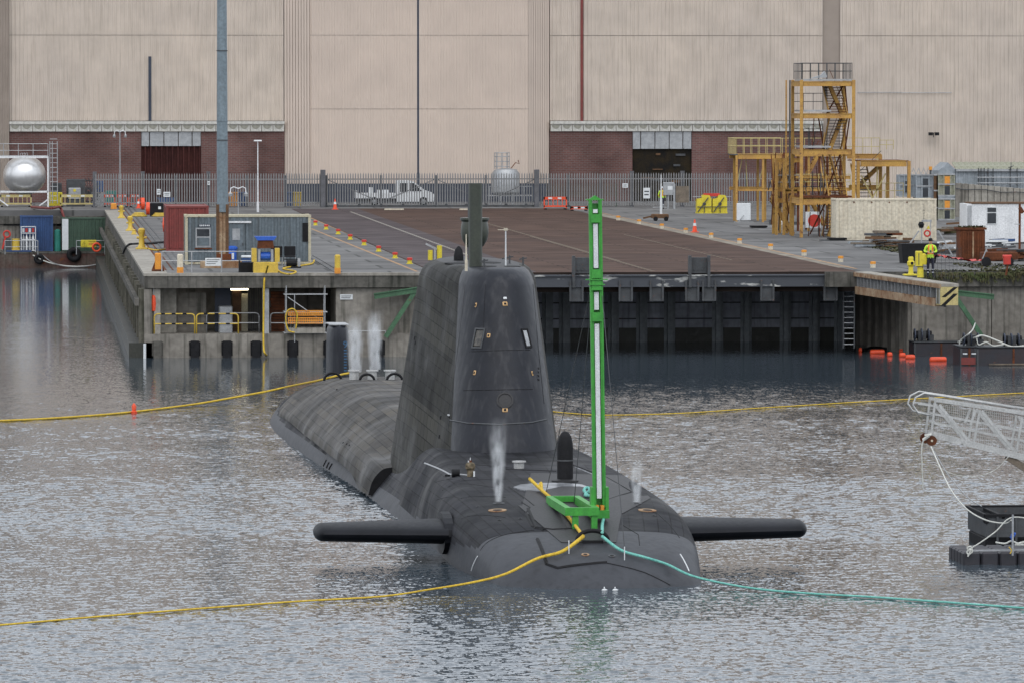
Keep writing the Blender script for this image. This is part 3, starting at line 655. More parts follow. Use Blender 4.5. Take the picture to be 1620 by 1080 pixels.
AX = math.atan(.106)
def CH(x, D, z=0): return RT*x + HV*D + Vector((0,0,z))
sloc = CH(1.45-.106*(152-162), 152, 0)
SRZ = AX - YAW
sub = T('submarine','large dark grey submarine lying at its moorings with tall fin and raised masts','submarine',sloc,SRZ)
SM = sub.matrix_basis.copy(); SI = SM.inverted()
def toS(p): return SI @ Vector(p)
def catv(vals, n):
    return cat(vals, n)
def loft(stations, kind, n=5, ds=.5, mat=None, capf=False, mats_fn=None, capm=0):
    S_ = [s for s, _ in stations]; P_ = [cat([(t,0,z) for t,z in pr], n) for _, pr in stations]
    K = len(P_[0]); out = []; s = S_[0]; i = 0; rings = []
    while s <= S_[-1]+1e-6:
        while i < len(S_)-2 and s > S_[i+1]: i += 1
        u = (s-S_[i])/(S_[i+1]-S_[i]); i0=max(i-1,0); i3=min(i+2,len(S_)-1)
        ring = []
        for k in range(K):
            a,b_,c,d = P_[i0][k],P_[i][k],P_[i+1][k],P_[i3][k]
            h = S_[i+1]-S_[i]; m0 = (c-a)/(S_[i+1]-S_[i0])*h; m1 = (d-b_)/(S_[i3]-S_[i])*h
            q = (2*u**3-3*u**2+1)*b_+(u**3-2*u**2+u)*m0+(-2*u**3+3*u**2)*c+(u**3-u**2)*m1
            ring.append((q.x,q.z))
        rings.append((s,ring)); s += ds if s>6 else ds*.5
    vs=[]; fs=[]; mi=[]
    W = 2*K-1
    for s,ring in rings:
        for k in range(K-1,0,-1): vs.append((-ring[k][0],s,ring[k][1]))
        for k in range(K): vs.append((ring[k][0],s,ring[k][1]))
    for i in range(len(rings)-1):
        for k in range(W-1):
            a = i*W+k; fs.append((a,a+W,a+W+1,a+1)); 
            z = sum(vs[j][2] for j in fs[-1])/4; mi.append(mats_fn(rings[i][0],z,vs[a][0]) if mats_fn else 0)
    if capf: fs.append(tuple(range(W-1,-1,-1))); mi.append(capm)
    b = MB(); b.v=vs; b.f=fs; b.m=mi; return b
A = [(-.5,[(0,-.45),(.4,-.47),(.8,-.55),(1.2,-.7),(1.5,-.95),(1.6,-1.4),(1.6,-2.5)]),
     (.0,[(0,.05),(.8,.0),(1.5,-.1),(2.0,-.3),(2.3,-.6),(2.45,-1.1),(2.5,-2.5)]),
     (1.0,[(0,.62),(1.1,.58),(1.9,.42),(2.45,.15),(2.72,-.15),(2.85,-.8),(2.9,-2.5)]),
     (2.5,[(0,.98),(1.5,.94),(2.4,.80),(2.92,.48),(3.10,.05),(3.08,-.6),(3.1,-2.5)]),
     (5.0,[(0,1.30),(1.9,1.26),(2.78,1.16),(3.22,.92),(3.4,.4),(3.42,-.4),(3.4,-2.5)]),
     (8.0,[(0,1.58),(2.3,1.55),(3.08,1.43),(3.46,1.12),(3.6,.5),(3.6,-.3),(3.5,-2.5)]),
     (12,[(0,1.84),(2.3,1.81),(3.02,1.68),(3.42,1.3),(3.55,.6),(3.56,-.3),(3.6,-2.5)]),
     (20,[(0,2.15),(2.0,2.10),(2.68,1.86),(3.02,1.3),(3.24,.6),(3.4,-.3),(3.7,-2.5)]),
     (27,[(0,2.30),(1.8,2.22),(2.45,1.9),(2.8,1.3),(3.15,.6),(3.5,-.3),(4.0,-2.5)]),
     (34,[(0,2.35),(1.7,2.1),(2.15,1.6),(2.6,1.1),(3.15,.5),(3.65,-.3),(4.4,-2.5)]),
     (40,[(0,2.3),(1.6,2.0),(2.15,1.5),(2.7,1.0),(3.3,.45),(3.75,-.3),(4.6,-2.5)]),
     (60,[(0,2.1),(1.6,2.0),(2.5,1.7),(3.3,1.2),(3.85,.6),(4.2,-.1),(4.9,-2.5)]),
     (76,[(0,1.8),(1.6,1.7),(2.5,1.4),(3.3,.95),(3.9,.4),(4.25,-.2),(5.0,-2.5)]),
     (88,[(0,1.2),(1.4,1.1),(2.2,.8),(2.8,.4),(3.2,-.1),(3.4,-.6),(4.0,-2.5)]),
     (100,[(0,.2),(.9,.1),(1.5,-.2),(1.9,-.6),(2.1,-1),(2.3,-1.4),(2.6,-2.5)])]
A = [(s_, [((t_*.94) if 2 < s_ < 13 else t_, z_) for t_, z_ in pr_]) for s_, pr_ in A]
def amat(s, z, x):
    lim = .42 if s > 14 else .42+(14-s)*.035
    if s < 4.2: return 1
    return 1 if z < lim else 0
hb = loft(A, 'A', 6, .4, mats_fn=amat, capf=True)
hull = hb.build('hull', [M['hull'], M['lowhull']], sub, smooth='all')
BV = BVHTree.FromPolygons([Vector(v) for v in hb.v], hb.f)
Bst = [(34.5,[(0,1.1),(1.4,1.1),(2.3,1.05),(2.85,1.02),(3.15,.94),(3.45,.6),(3.6,.12)]),
     (37,[(0,1.7),(1.5,1.7),(2.3,1.45),(2.9,1.2),(3.35,1.15),(3.6,.65),(3.7,.15)]),
     (41,[(0,2.2),(1.6,2.2),(2.4,1.85),(3.0,1.5),(3.4,1.15),(3.62,.8),(3.70,.45)]),
     (50,[(0,2.45),(1.8,2.42),(2.6,2.1),(3.2,1.6),(3.6,1.2),(3.82,.9),(3.90,.6)]),
     (62,[(0,2.35),(1.8,2.32),(2.7,2.0),(3.35,1.5),(3.7,1.1),(3.9,.85),(3.98,.62)]),
     (72,[(0,2.1),(1.6,2.08),(2.5,1.8),(3.25,1.35),(3.65,1.0),(3.88,.75),(3.95,.55)]),
     (80,[(0,1.7),(1.6,1.62),(2.4,1.35),(3.0,1.0),(3.4,.65),(3.6,.4),(3.7,.2)]),
     (90,[(0,1.0),(1.4,.92),(2.0,.7),(2.5,.4),(2.8,.1),(3.0,-.2),(3.1,-.5)])]
fb = loft(Bst, 'B', 6, .4, capf=True, capm=1)
fb.build('flank_fairing', [M['flank'],M['black']], sub, smooth=True)
BF = BVHTree.FromPolygons([Vector(v) for v in fb.v], fb.f)
def onhull(px, py, bv=None, lift=0.0):
    o = SI @ C0; d = (SI.to_3x3() @ ray(px,py)).normalized()
    best = None
    for bb_ in ([BV,BF] if bv is None else [bv]):
        h = bb_.ray_cast(o, d)
        if h[0] is not None and (best is None or h[3] < best[3]): best = h
    if best is None: return None, None
    nn = best[1]; nn = nn if nn.dot(d) < 0 else -nn
    return best[0]+nn*lift, nn
def hullpath(pts, r, name, mat, n=5, lift=.0, lab=None, smooth=6):
    P = [onhull(*p)[0] for p in pts]; P = [p for p in P if p is not None]
    if len(P) < 2: return None
    Q = []
    for i in range(len(P)-1):
        for k in range(smooth): 
            p = P[i].lerp(P[i+1], k/smooth); h = BV.find_nearest(p); Q.append(h[0]+Vector((0,0,lift)) if (h[0]-p).length < .6 else p)
    Q.append(P[-1])
    return MB().tube(Q, r, n).build(name, mat, sub, label=lab)
def hullpatch(poly, name, mat, th=.02, lab=None):    # thin plate following the deck
    P = []; m_ = len(poly)
    for i in range(m_):
        a_, c_ = poly[i], poly[(i+1)%m_]
        for k in range(5):
            u = k/5; p,_ = onhull(a_[0]+(c_[0]-a_[0])*u, a_[1]+(c_[1]-a_[1])*u, BV)
            if p is not None: P.append(p)
    cx = sum(p[0] for p in poly)/m_; cy = sum(p[1] for p in poly)/m_
    c,_ = onhull(cx,cy,BV)
    if c is None or len(P) < 6: return
    b = MB(); up = Vector((0,0,th)); N_ = len(P)
    rings = []
    for f in (1,.75,.5,.25):
        rr = []
        for p in P:
            q = c+(p-c)*f; h = BV.ray_cast(Vector((q.x,q.y,8)),Vector((0,0,-1))); rr.append((h[0] if h[0] is not None else q)+up)
        rings.append(rr)
    vs = [p-up*2.5 for p in rings[0]]+[p for r_ in rings for p in r_]+[c+up]
    fs = [(k,(k+1)%N_,N_+(k+1)%N_,N_+k) for k in range(N_)]
    for j in range(3): fs += [(N_*(j+1)+k,N_*(j+1)+(k+1)%N_,N_*(j+2)+(k+1)%N_,N_*(j+2)+k) for k in range(N_)]
    fs += [(N_*4+k,N_*4+(k+1)%N_,len(vs)-1) for k in range(N_)]
    b.add(vs,fs); return b.build(name, mat, sub, label=lab, smooth=True)
# casing / tile boundaries
hullpatch([(840,748),(985,752),(1040,782),(985,812),(905,818),(826,800)],'casing_tile_field',M['tiledark'],.02)
hullpatch([(820,800),(905,800),(985,800),(975,858),(888,858)],'casing_tile_field',M['tiledark'],.024,'dark tiled strip between mast base and fairlead')
ell=lambda cx,cy,rx,ry:[(cx+rx*cos(2*pi*k/10),cy+ry*sin(2*pi*k/10)) for k in range(10)]
hullpatch(ell(872,771,60,7),'bare_metal_ring',M['silver'],.028)
hullpatch(ell(903,783,46,13),'capsule_apron',M['tiledark'],.040)
hullpath([(835,805),(848,835),(875,838),(915,836)],.055,'casing_channel',M['black'])
hullpath([(826,795),(838,803),(832,812),(842,832),(860,838)],.04,'casing_channel',M['black'])
hullpath([(850,852),(865,892),(882,898),(960,889)],.05,'casing_channel',M['black'])
hullpath([(805,770),(845,800)],.035,'casing_channel',M['black'])
hullpath([(905,735),(960,755),(1000,778),(962,790)],.03,'casing_channel',M['black'])
hullpath([(910,738),(975,766)],.02,'casing_batten',M['silver'])
hullpath([(672,732),(712,750),(745,752)],.03,'casing_batten',M['galv'])
hullpath([(756,879),(746,902)],.022,'draft_strip',M['plate'])
hullpath([(1076,876),(1090,903)],.02,'draft_strip',M['plate'])
hullpath([(960,890),(1020,905),(1060,925)],.02,'hull_seam',M['black'])
for y in (762,790,822):
    hullpath([(690,y),(730,y-2),(800,y-4)],.01,'deck_seam',M['black'])
hullpath([(700,775),(790,772)],.012,'deck_seam',M['black'])
hullpath([(800,742),(880,745)],.02,'deck_seam',M['black'])
hullpath([(690,742),(810,740)],.012,'deck_seam',M['black'])
hullpath([(985,830),(1010,845),(1012,862)],.012,'deck_seam',M['black'])
hullpath([(1005,800),(1040,812),(1060,830),(1075,850)],.012,'deck_seam',M['black'])
hullpath([(760,870),(800,845),(845,838)],.014,'deck_seam',M['black'])
# round vents with steel rims
for px,py,r,mt in ((787,807,.26,1),(789,796,.17,0),(1024,807,.26,1),(1007,796,.15,0),(926,877,.11,1),(968,879,.1,0),(756,801,.05,0),(1035,815,.05,0),(698,812,.05,0),(790,822,.05,0),(823,820,.05,0)):
    p, nn = onhull(px,py)
    q = MB(); q.lathe([(r*1.0,.0),(r*1.0,.02),(r*.55,.02),(r*.5,-.01)],n=20)
    o = q.build('vent_rim', M['rustp'] if mt else M['steel'], sub); o.location = p; o.rotation_euler = nn.to_track_quat('Z','Y').to_euler()
    q = MB(); q.lathe([(r*.5,.0),(r*.5,.024),(.01,.024)],n=16); o2 = q.build('vent_opening', M['black'], sub); o2.location = p; o2.rotation_euler = o.rotation_euler
# limber holes in the flank
for grp in ([(548,693),(554,693),(549,690)],):
    pass
for a_,b_ in (((551,685),(543,700)),((556,683),(549,702)),((560,686),(553,704)),((517,727),(512,737)),((521,731),(517,740)),((526,733),(521,742)),((541,609),(533,616)),((586,725),(577,737))):
    hullpath([a_,b_],.045,'limber_hole',M['black'],smooth=2)
hullpatch([(530,606),(545,612),(529,628),(518,620)],'replaced_tile',M['flank'])
# ---------------- fin
OFF = -.2
def finring(z):
    u = max(0,min(1,(z-1.0)/6.8)); s0 = 22.3+(25-22.3)*u; s1 = 44.5-(44.5-39)*u; w1 = 1.74+(1.12-1.74)*u; w2 = 2.62+(1.72-2.62)*u; Ls = s1-s0
    cr = 1.7+.3*u; half = []
    for k in range(9):                    # rounded nose up to the crease
        th = (pi/2)*k/8; half.append((w1*sin(th)**.8, s0+cr*(1-cos(th))**.9))
    for k in range(1,16):
        v = k/15; s = s0+cr+(Ls-cr)*v; wv = w1+(w2-w1)*sin(min(1,v/.5)*pi/2) if v<.5 else w2*(1-(max(0,(v-.5)/.5))**2.2*.85)
        half.append((wv,s))
    return half
def fin_loft():
    b = MB(); zs = [.6+k*.35 for k in range(20)]; zs = [z for z in zs if z<7.3]+[7.3,7.5,7.65,7.75,7.8]
    ins = [0]*(len(zs)-5)+[0,.06,.16,.32,.55]; rows=[]; 
    for z,i_ in zip(zs,ins):
        h = finring(z); mid = (h[0][1]+h[-1][1])/2; L_ = (h[-1][1]-h[0][1])/2
        f = [(w*(1-i_*.9/max(1.7,.1)*1.0) if True else w, mid+(s-mid)*(1-i_/L_)) for w,s in h]
        row = [(OFF-w,s,z) for w,s in f[::-1]][:-1]+[(OFF+w,s,z) for w,s in f]; rows.append(row)
    W = len(rows[0]); 
    for r_ in rows: b.v += r_
    for i in range(len(rows)-1):
        for k in range(W-1):
            b.f.append((i*W+k,i*W+k+1,(i+1)*W+k+1,(i+1)*W+k)); m_ = abs(k-(W-1)/2) < 8.5; b.m.append(1 if m_ else 0)
        b.f.append((i*W+W-1,i*W,(i+1)*W,(i+1)*W+W-1)); b.m.append(0)
    b.f.append(tuple(range((len(rows)-1)*W,len(rows)*W))); b.m.append(2)
    return b
fnb = fin_loft(); fin = fnb.build('fin', [M['sailside'],M['sailnose'],M['tiledark']], sub, smooth=True)
BS = BVHTree.FromPolygons([Vector(v) for v in fnb.v], fnb.f)
def onfin(px,py): return onhull(px,py,BS)
def finplate(px,py,w,h,mat,name,th=.02,lab=None,frame=None):
    p,nn = onfin(px,py)
    if p is None: return
    q = MB(); q.bev(-w/2,w/2,-h/2,h/2,-.01,th,min(w,h)*.12)
    o = q.build(name,mat,fin,label=lab); o.location=p
    z = nn; x = Vector((0,0,1)).cross(z).normalized(); y = z.cross(x); o.rotation_euler = Matrix((x,y,z)).transposed().to_euler()
    if frame:
        q = MB(); q.box(-w/2-.05,w/2+.05,-h/2-.05,-h/2,-.01,th+.01); q.box(-w/2-.05,w/2+.05,h/2,h/2+.05,-.01,th+.01); q.box(-w/2-.05,-w/2,-h/2,h/2,-.01,th+.01); q.box(w/2,w/2+.05,-h/2,h/2,-.01,th+.01)
        f = q.build(name+'_frame',frame,fin); f.location=p; f.rotation_euler=o.rotation_euler
    return o
winm = pm('fin_window_glass',(.10,.09,.075),(.015,.015,.015),.3,scale=6)
finplate(757,535,.30,.55,winm,'bridge_window',.015,frame=M['steel'])
finplate(833,535,.20,.52,M['galv'],'bridge_window',.015,frame=M['black'],lab='pale louvred window on the fin nose')
brs = pm('sensor_brass',(.62,.38,.16),None,.4,scale=5); 
for px,py,w_,h_ in ((799,481,.16,.14),(773,531,.11,.14),(751,589,.10,.15),(799,648,.17,.14),(753,483,.07,.14),(842,590,.05,.14)):
    finplate(px,py,w_,h_,brs,'sensor_plate',.02); finplate(px,py,w_*.5,h_*.5,M['black'],'sensor_face',.03)
finplate(799,472,.11,.07,M['plate'],'small_white_plate',.02)
for dy in (-9,-3,3,9): finplate(852,591+dy,.09,.07,M['black'],'louvre_slot',.012)
for px,py in ((657,542),(697,660),(695,690),(689,716),(711,657),(656,535)): finplate(px,py,.09,.12,M['black'],'side_fitting',.02)
finplate(711,656,.12,.05,M['plate'],'side_lamp',.05)
p,nn = onfin(799,633); q = MB(); q.lathe([(.26,0),(.26,.03),(.22,.03),(.2,.01)],n=24); o=q.build('round_cover',M['tiledark'],fin); o.location=p; o.rotation_euler=nn.to_track_quat('Z','Y').to_euler()
def finpath(pts,r,name,mat,k=8):
    Q=[]
    for i in range(len(pts)-1):
        for j in range(k):
            u=j/k; h,_=onfin(pts[i][0]+(pts[i+1][0]-pts[i][0])*u, pts[i][1]+(pts[i+1][1]-pts[i][1])*u)
            if h is not None: Q.append(h)
    if len(Q)>2: MB().tube(Q,r,5).build(name,mat,fin)
finpath([(712,664),(740,669),(790,671),(840,668),(868,662)],.028,'nose_rail',M['steel'])
finpath([(733,617),(790,616),(850,615)],.012,'nose_seam',M['black']); finpath([(742,556),(790,554),(845,553)],.01,'nose_seam',M['black'])
finpath([(737,440),(728,520),(718,600),(706,700)],.010,'fin_crease_strip',M['steel'])
finpath([(768,450),(763,555)],.008,'nose_seam',M['black']); finpath([(843,450),(852,555),(862,650)],.008,'nose_seam',M['black'])
# openings on top of the fin
for x,y,rx,ry in ((-.35,27.2,.42,.8),(.55,27.0,.25,.7),(-.9,30.5,.35,1.0),(.3,31,.3,.9)):
    q = MB(); q.lathe([(1,0),(1,.012),(.02,.012)],n=20); o=q.build('mast_opening',M['black'],fin); o.location=(x+OFF,y,7.8); o.scale=(rx,ry,1)
# nonhull mast, optronic mast and radar warning mast
pm_ = toS(QD(754,430,180.5))
mb = MB(); mb.cyl((0,0,7.3),(0,0,10.42),.215,n=20); o = mb.build('periscope_mast', M['olive'], sub, smooth=True); o.location=(toS(QD(751,420,179)).x,27,0)
PXc=o.location.x
mb = MB(); mb.lathe([(.02,-.5),(.14,-.5),(.16,0),(.30,.12),(.42,.32),(.46,.55),(.45,.75),(.42,.90),(.46,.95),(.48,.97),(.48,1.03),(.1,1.05)],n=28); o = mb.build('sensor_bulb', M['olive'], sub, smooth=True)
c_ = toS(QD(750,385,186)); o.location=(c_.x,34,8.15)
mb = MB(); mb.cyl((0,0,7.3),(0,0,10.3),.13,n=16); o=mb.build('periscope_mast', M['steel'], sub, smooth=True); o.location=(c_.x-.10,34,0)
mb = MB(); mb.cyl((0,0,0),(0,0,1.15),.035,.015,n=6); mb.bar((0,0,0),(0,0,.35),.08); o=mb.build('whip_aerial', M['cream'], sub); o.location=(PXc-.42,25.7,7.7)
wh = toS(QD(789,415,182)); q=MB(); q.cyl((0,0,0),(0,0,1.15),.028,.02,n=8,mi=0); o=q.build('slim_mast',M['plate'],sub); o.location=(wh.x,28,7.75)
q=MB(); q.cyl((0,0,1.15),(0,0,1.23),.06,n=8); q.bar((-.25,0,1.18),(.08,0,1.18),.02); o=q.build('mast_head',M['cream'],sub); o.location=(wh.x,28,7.75)
q=MB(); q.lathe([(.16,0),(.16,.15),(.12,.35),(.05,.45),(.01,.47)],n=14); o=q.build('small_dome',M['black'],sub,smooth=True); o.location=(toS(QD(722,410,186)).x,33.5,7.8)
for dx,dy in ((.35,29),(.6,30.2),(.85,28.5),(-.6,26.4)):
    q=MB(); q.cyl((0,0,0),(0,0,.28),.03,n=6); q.bar((-.12,0,.2),(.12,0,.24),.04); o=q.build('small_fitting',M['steel'],sub); o.location=(dx,dy,7.78)
# ---------------- capsule mast on the casing
p,_ = onhull(894,762,BV); q=MB(); q.lathe([(.40,-.1),(.40,.06),(.27,.08),(.235,.10)],n=24); o=q.build('capsule_base',M['tiledark'],sub,smooth=True); o.location=p
q=MB(); q.lathe([(.235,0),(.235,1.0),(.225,1.15),(.18,1.34),(.1,1.46),(.02,1.49)],n=24); cap=q.build('capsule_mast',M['black'],sub,smooth=True); cap.location=p
q=MB(); q.lathe([(.238,.62),(.24,.64),(.238,.66)],n=24); o=q.build('capsule_band',M['steel'],sub); o.location=p
# ---------------- foreplanes
for sgn,pxr,pxt in ((-1,703,495),(1,1089,1279)):
    pr = toS(QD(pxr,840 if sgn<0 else 837,161.2)); D_ = 161.2
    pt = toS(QD(pxt,839,161.2))
    if sgn>0: pr.x -= .35
    span = pt.x-pr.x; b = MB(); rows=[]; n_=24
    vl_=[i/15*.9 for i in range(16)]+[.92,.94,.955,.97,.98,.988,.994,.998,1.0]; NV=len(vl_)
    for v in vl_:
        if v<=.9: c=1.0-.42*v/.9; th=.35-.09*v/.9; x=pr.x+span*v/.9*.93
        else:
            e=(v-.9)/.1; k_=math.sqrt(max(0,1-e*e*.99)); c=max(.08,.58*k_); th=max(.03,.26*k_); x=pr.x+span*(.93+.07*e)
        row=[]
        for k in range(n_):
            a_=2*pi*k/n_; row.append((x, pr.y+.2+1.6*c*cos(a_)-(0), pr.z+th*sin(a_)*(1 if True else 1)))
        rows.append(row)
    for r_ in rows: b.v+=r_
    for i in range(NV-1):
        for k in range(n_): b.f.append((i*n_+k,i*n_+(k+1)%n_,(i+1)*n_+(k+1)%n_,(i+1)*n_+k)); b.m.append(0)
    b.f.append(tuple(range((NV-1)*n_,NV*n_))); b.m.append(0)
    b.build('foreplane', M['plane'], sub, smooth=True)
    if sgn>0: continue
    X = pr.x; q=MB(); fr_=1 if sgn<0 else .62; pl=[(pr.y+.2+1.5*fr_*cos(2*pi*k/20), pr.z-.05+.60*fr_*sin(2*pi*k/20)) for k in range(20)]
    q.prism(pl, X-.10, X+.16,'x'); q.build('foreplane_fairing', M['plane'], sub)
# ---------------- rudder, aft vents
rp = toS(QD(534,600,248))
q=MB(); rows=[]
pl=lambda w,L_,x0,y0:[(x0+w*sin(pi*min(1,(k/10)))**.6*1, y0-L_/2+L_*(k/10)) for k in range(11)]
prof=[(0,.5,3.2),(1.8,.48,3.0),(2.3,.46,2.9),(2.42,.40,2.7),(2.5,.28,2.4)]
zt = toS(QD(534,513,248)).z; base=zt-2.5
for dz,w_,L_ in prof:
    R1=[(rp.x+w_*sin(pi*k/12)**.45,rp.y-L_/2+L_*k/12,base+dz if dz else -1) for k in range(13)]; R2=[(rp.x-w_*sin(pi*k/12)**.45,rp.y-L_/2+L_*k/12,base+dz if dz else -1) for k in range(11,0,-1)]
    rows.append(R1+R2)
Wn=len(rows[0])
for r_ in rows: q.v+=r_
for i in range(len(rows)-1):
    for k in range(Wn): q.f.append((i*Wn+k,(i+1)*Wn+k,(i+1)*Wn+(k+1)%Wn,i*Wn+(k+1)%Wn)); q.m.append(0)
q.f.append(tuple(range((len(rows)-1)*Wn,len(rows)*Wn))); q.m.append(0)
rud=q.build('rudder', M['sailnose'], sub, smooth=True)
q=MB(); q.box(rp.x-.42,rp.x+.42,rp.y-1.2,rp.y+1.2,zt,zt+.04); q.build('rudder_cap',M['galv'],rud)
dg=pm('draft_blue',(.03,.11,.22),None,.5,scale=5)
for i,ch in enumerate(['9','','','','','','8']):
    pass
t1=text('9',.42,rud,dg,(rp.x+.22,rp.y-1.58,base+1.55),(R(90),0,0),'draft_mark'); text('8',.42,rud,dg,(rp.x+.22,rp.y-1.58,base-.05),(R(90),0,0),'draft_mark')
for k in range(9):
    q=MB(); q.box(rp.x+.16,rp.x+.28,rp.y-1.60,rp.y-1.57,base+.42+k*.125,base+.42+k*.125+.05); q.build('draft_tick',dg,rud)
vents=[]
for px in (564,593,621):
    p,_=onhull(px,601); 
    if p is None: p=toS(QD(px,598,224))
    q=MB(); q.lathe([(.18,-.3),(.18,.30),(.24,.31),(.24,.36),(.15,.36),(.14,.1)],n=18); o=q.build('exhaust_vent',M['alu'],sub,smooth=True); o.location=p+Vector((0,1.2,-.02)); vents.append(o.location.copy())
for px,r_ in ((533,.34),(588,.28),(632,.30)):
    p,_=onhull(px,603); 
    if p is None: continue
    q=MB(); q.tube([(r_*cos(pi*k/12),0,r_*.9*sin(pi*k/12)) for k in range(13)],.05,8); o=q.build('casing_hoop',M['black'],sub); o.location=p+Vector((0,2.2,-.08))
hullpath([(572,601),(600,601),(640,601)],.022,'white_deck_line',M['plate'],lift=.02)
# forward fairlead ring
p,nn=onhull(938,858,BV)
q=MB(); q.tube([(.42*cos(pi*k/14),0,.27*sin(pi*k/14)) for k in range(15)],.06,8); o=q.build('fairlead_ring',M['black'],sub); o.location=p+Vector((0,.1,.06)); FR=p+Vector((0,0,.06))
q=MB(); q.box(-.28,.28,-.05,.12,-.15,.07); q.bev(-.36,.36,-.25,.25,-.2,-.04,.05); o=q.build('fairlead_base',M['black'],sub); o.location=p
for px,py,py2 in ((900,852,875),(988,852,885)):
    p,_=onhull(px,py2,BV); q=MB(); q.cyl((0,0,-.05),(0,0,.36),.014,n=6); o=q.build('jackstay_pin',M['plate'],sub); o.location=p
# deck capstan, cylinder, small fitting
p,_=onhull(821,740,BV); q=MB(); q.lathe([(.15,-.05),(.16,.16),(.21,.18),(.21,.22),(.1,.23)],n=18); o=q.build('deck_capstan',M['alu'],sub,smooth=True); o.location=p
p,_=onhull(720,753,BV); q=MB(); q.cyl((-.1,0,.1),(.13,0,.1),.12,n=14); q.box(-.3,-.15,-.05,.05,0,.06); o=q.build('rope_drum',M['black'],sub); o.location=p
p,_=onhull(744,753,BV); q=MB(); q.lathe([(.09,-.03),(.1,.18),(.14,.24),(.15,.34),(.11,.40),(.05,.42)],n=12,mi=0); q.cyl((0,0,.42),(0,0,.48),.045,n=8,mi=1); q.box(-.07,-.03,-.02,.02,.42,.47,2); q.cyl((0,0,.48),(.0,0,.56),.012,n=5,mi=2); q.box(.08,.13,-.1,-.03,.0,.16,2)
o=q.build('wrapped_fitting',[pm('tan_canvas',(.24,.19,.13),(.05,.045,.03),.9,scale=9),M['rust'],M['plate']],sub,label='small tan canvas wrapped fitting with a white lamp'); o.location=p
# ================================================================== QUAY THINGS (left)
def OQ(px, py, z=ZT): return G(px, py, z)
def corr(x0,x1,y,z0,z1,pitch,d,b=None,ax='x',mi=0):     # corrugated sheet as thick trapezoids on a plane
    b = b or MB(); n_ = max(1,int(round((x1-x0)/pitch))); p=(x1-x0)/n_
    for k in range(n_):
        a_=x0+k*p
        if ax=='x': b.add([(a_+p*.1,y,z0),(a_+p*.2,y-d,z0),(a_+p*.55,y-d,z0),(a_+p*.65,y,z0),(a_+p*.1,y,z1),(a_+p*.2,y-d,z1),(a_+p*.55,y-d,z1),(a_+p*.65,y,z1)],[(0,1,5,4),(1,2,6,5),(2,3,7,6),(4,5,6,7),(0,3,2,1)],mi)
        else: b.add([(y,a_+p*.1,z0),(y-d,a_+p*.2,z0),(y-d,a_+p*.55,z0),(y,a_+p*.65,z0),(y,a_+p*.1,z1),(y-d,a_+p*.2,z1),(y-d,a_+p*.55,z1),(y,a_+p*.65,z1)],[(4,5,1,0),(5,6,2,1),(6,7,3,2),(7,6,5,4),(1,2,3,0)],mi)
    return b
def container(name,lab,cat_,loc,L,W,H,mat,rz=0,group=None,trim=None,doors=None,pitch=.28):
    t = T(name,lab,cat_,loc,rz,group); trim = trim or mat
    q = MB(); q.box(.06,L-.06,.06,W-.06,.14,H-.1); corr(.14,L-.14,.06,.16,H-.14,pitch,.045,q); corr(.14,W-.14,.06,.16,H-.14,pitch,.045,q,'y'); q.build('body',mat,t)
    f = MB()
    for x in (0,L-.14):
        for y in (0,W-.14): f.box(x,x+.14,y,y+.14,0,H)
    for y in (0,W-.1): f.box(.14,L-.14,y,y+.1,0.02,.13); f.box(.14,L-.14,y,y+.1,H-.11,H-.005)
    for x in (0,L-.1): f.box(x,x+.1,.14,W-.14,.02,.13); f.box(x,x+.1,.14,W-.14,H-.11,H-.005)
    f.build('frame',trim,t)
    q = MB(); q.box(.06,L-.06,.06,W-.06,H-.098,H-.03); q.build('roof_sheet',trim,t)
    cc = MB().box(0,.18,0,.18,0,.12).build('corner_casting',trim,t); first = True
    for x in (-.01,L-.17):
        for y in (-.01,W-.17):
            for z in (-.005,H-.11):
                if first: cc.location = (x,y,z); first = False
                else: share(cc,(x,y,z))
    return t
# red container, grey cabin
p = OQ(263,398); container('shipping_container','dark red corrugated container on the quay left of the grey cabin','container',(p.x,p.y,ZT),2.44,6.06,2.6,M['cont_red'])
p = OQ(293,419); L_=(QY(492,400,p.y).x-p.x)
cab = container('site_cabin','weathered grey blue site cabin with rusty cream roof frame behind the blue grey mast','cabin',(p.x,p.y,ZT),L_,2.6,2.62,M['cabin_grey'],trim=M['cream_r'],pitch=.34)
q=MB(); q.box(.55,1.35,-.03,.06,.9,1.95); w_=q.build('window',M['galv'],cab)
q=MB(); q.box(.62,1.28,-.05,-.031,1.5,1.88); q.build('pane',M['glass'],w_); q=MB(); q.box(.62,1.28,-.05,-.031,1.0,1.42); q.build('pane',M['cabin_grey'],w_)
q=MB(); q.box(.5,1.42,-.06,-.0,.82,.88); q.build('sill',M['rust'],w_)
q=MB(); q.box(.72,1.35,-.06,-.02,2.0,2.14); o=q.build('name_board',M['navy'],cab)
for k in range(6): q=MB(); q.box(.76+k*.095,.82+k*.095,-.066,-.061,2.03,2.11); q.build('letter_mark',M['plate'],o)
q=MB(); q.box(2.35,3.15,-.03,.06,.2,2.15); d_=q.build('door',M['cabin_grey'],cab); q=MB(); q.box(2.5,2.9,-.045,-.031,1.3,1.9); q.build('pane',M['galv'],d_); q=MB(); q.box(3.02,3.07,-.08,-.031,1.0,1.15); q.build('handle',M['steel'],d_)
q=MB(); q.box(2.0,3.5,-.09,-.02,2.2,2.3); q.build('white_lintel',M['white'],cab)
q=MB(); q.box(L_-.45,L_-.16,-.02,.06,1.2,2.2); q.build('dark_opening',M['black'],cab)
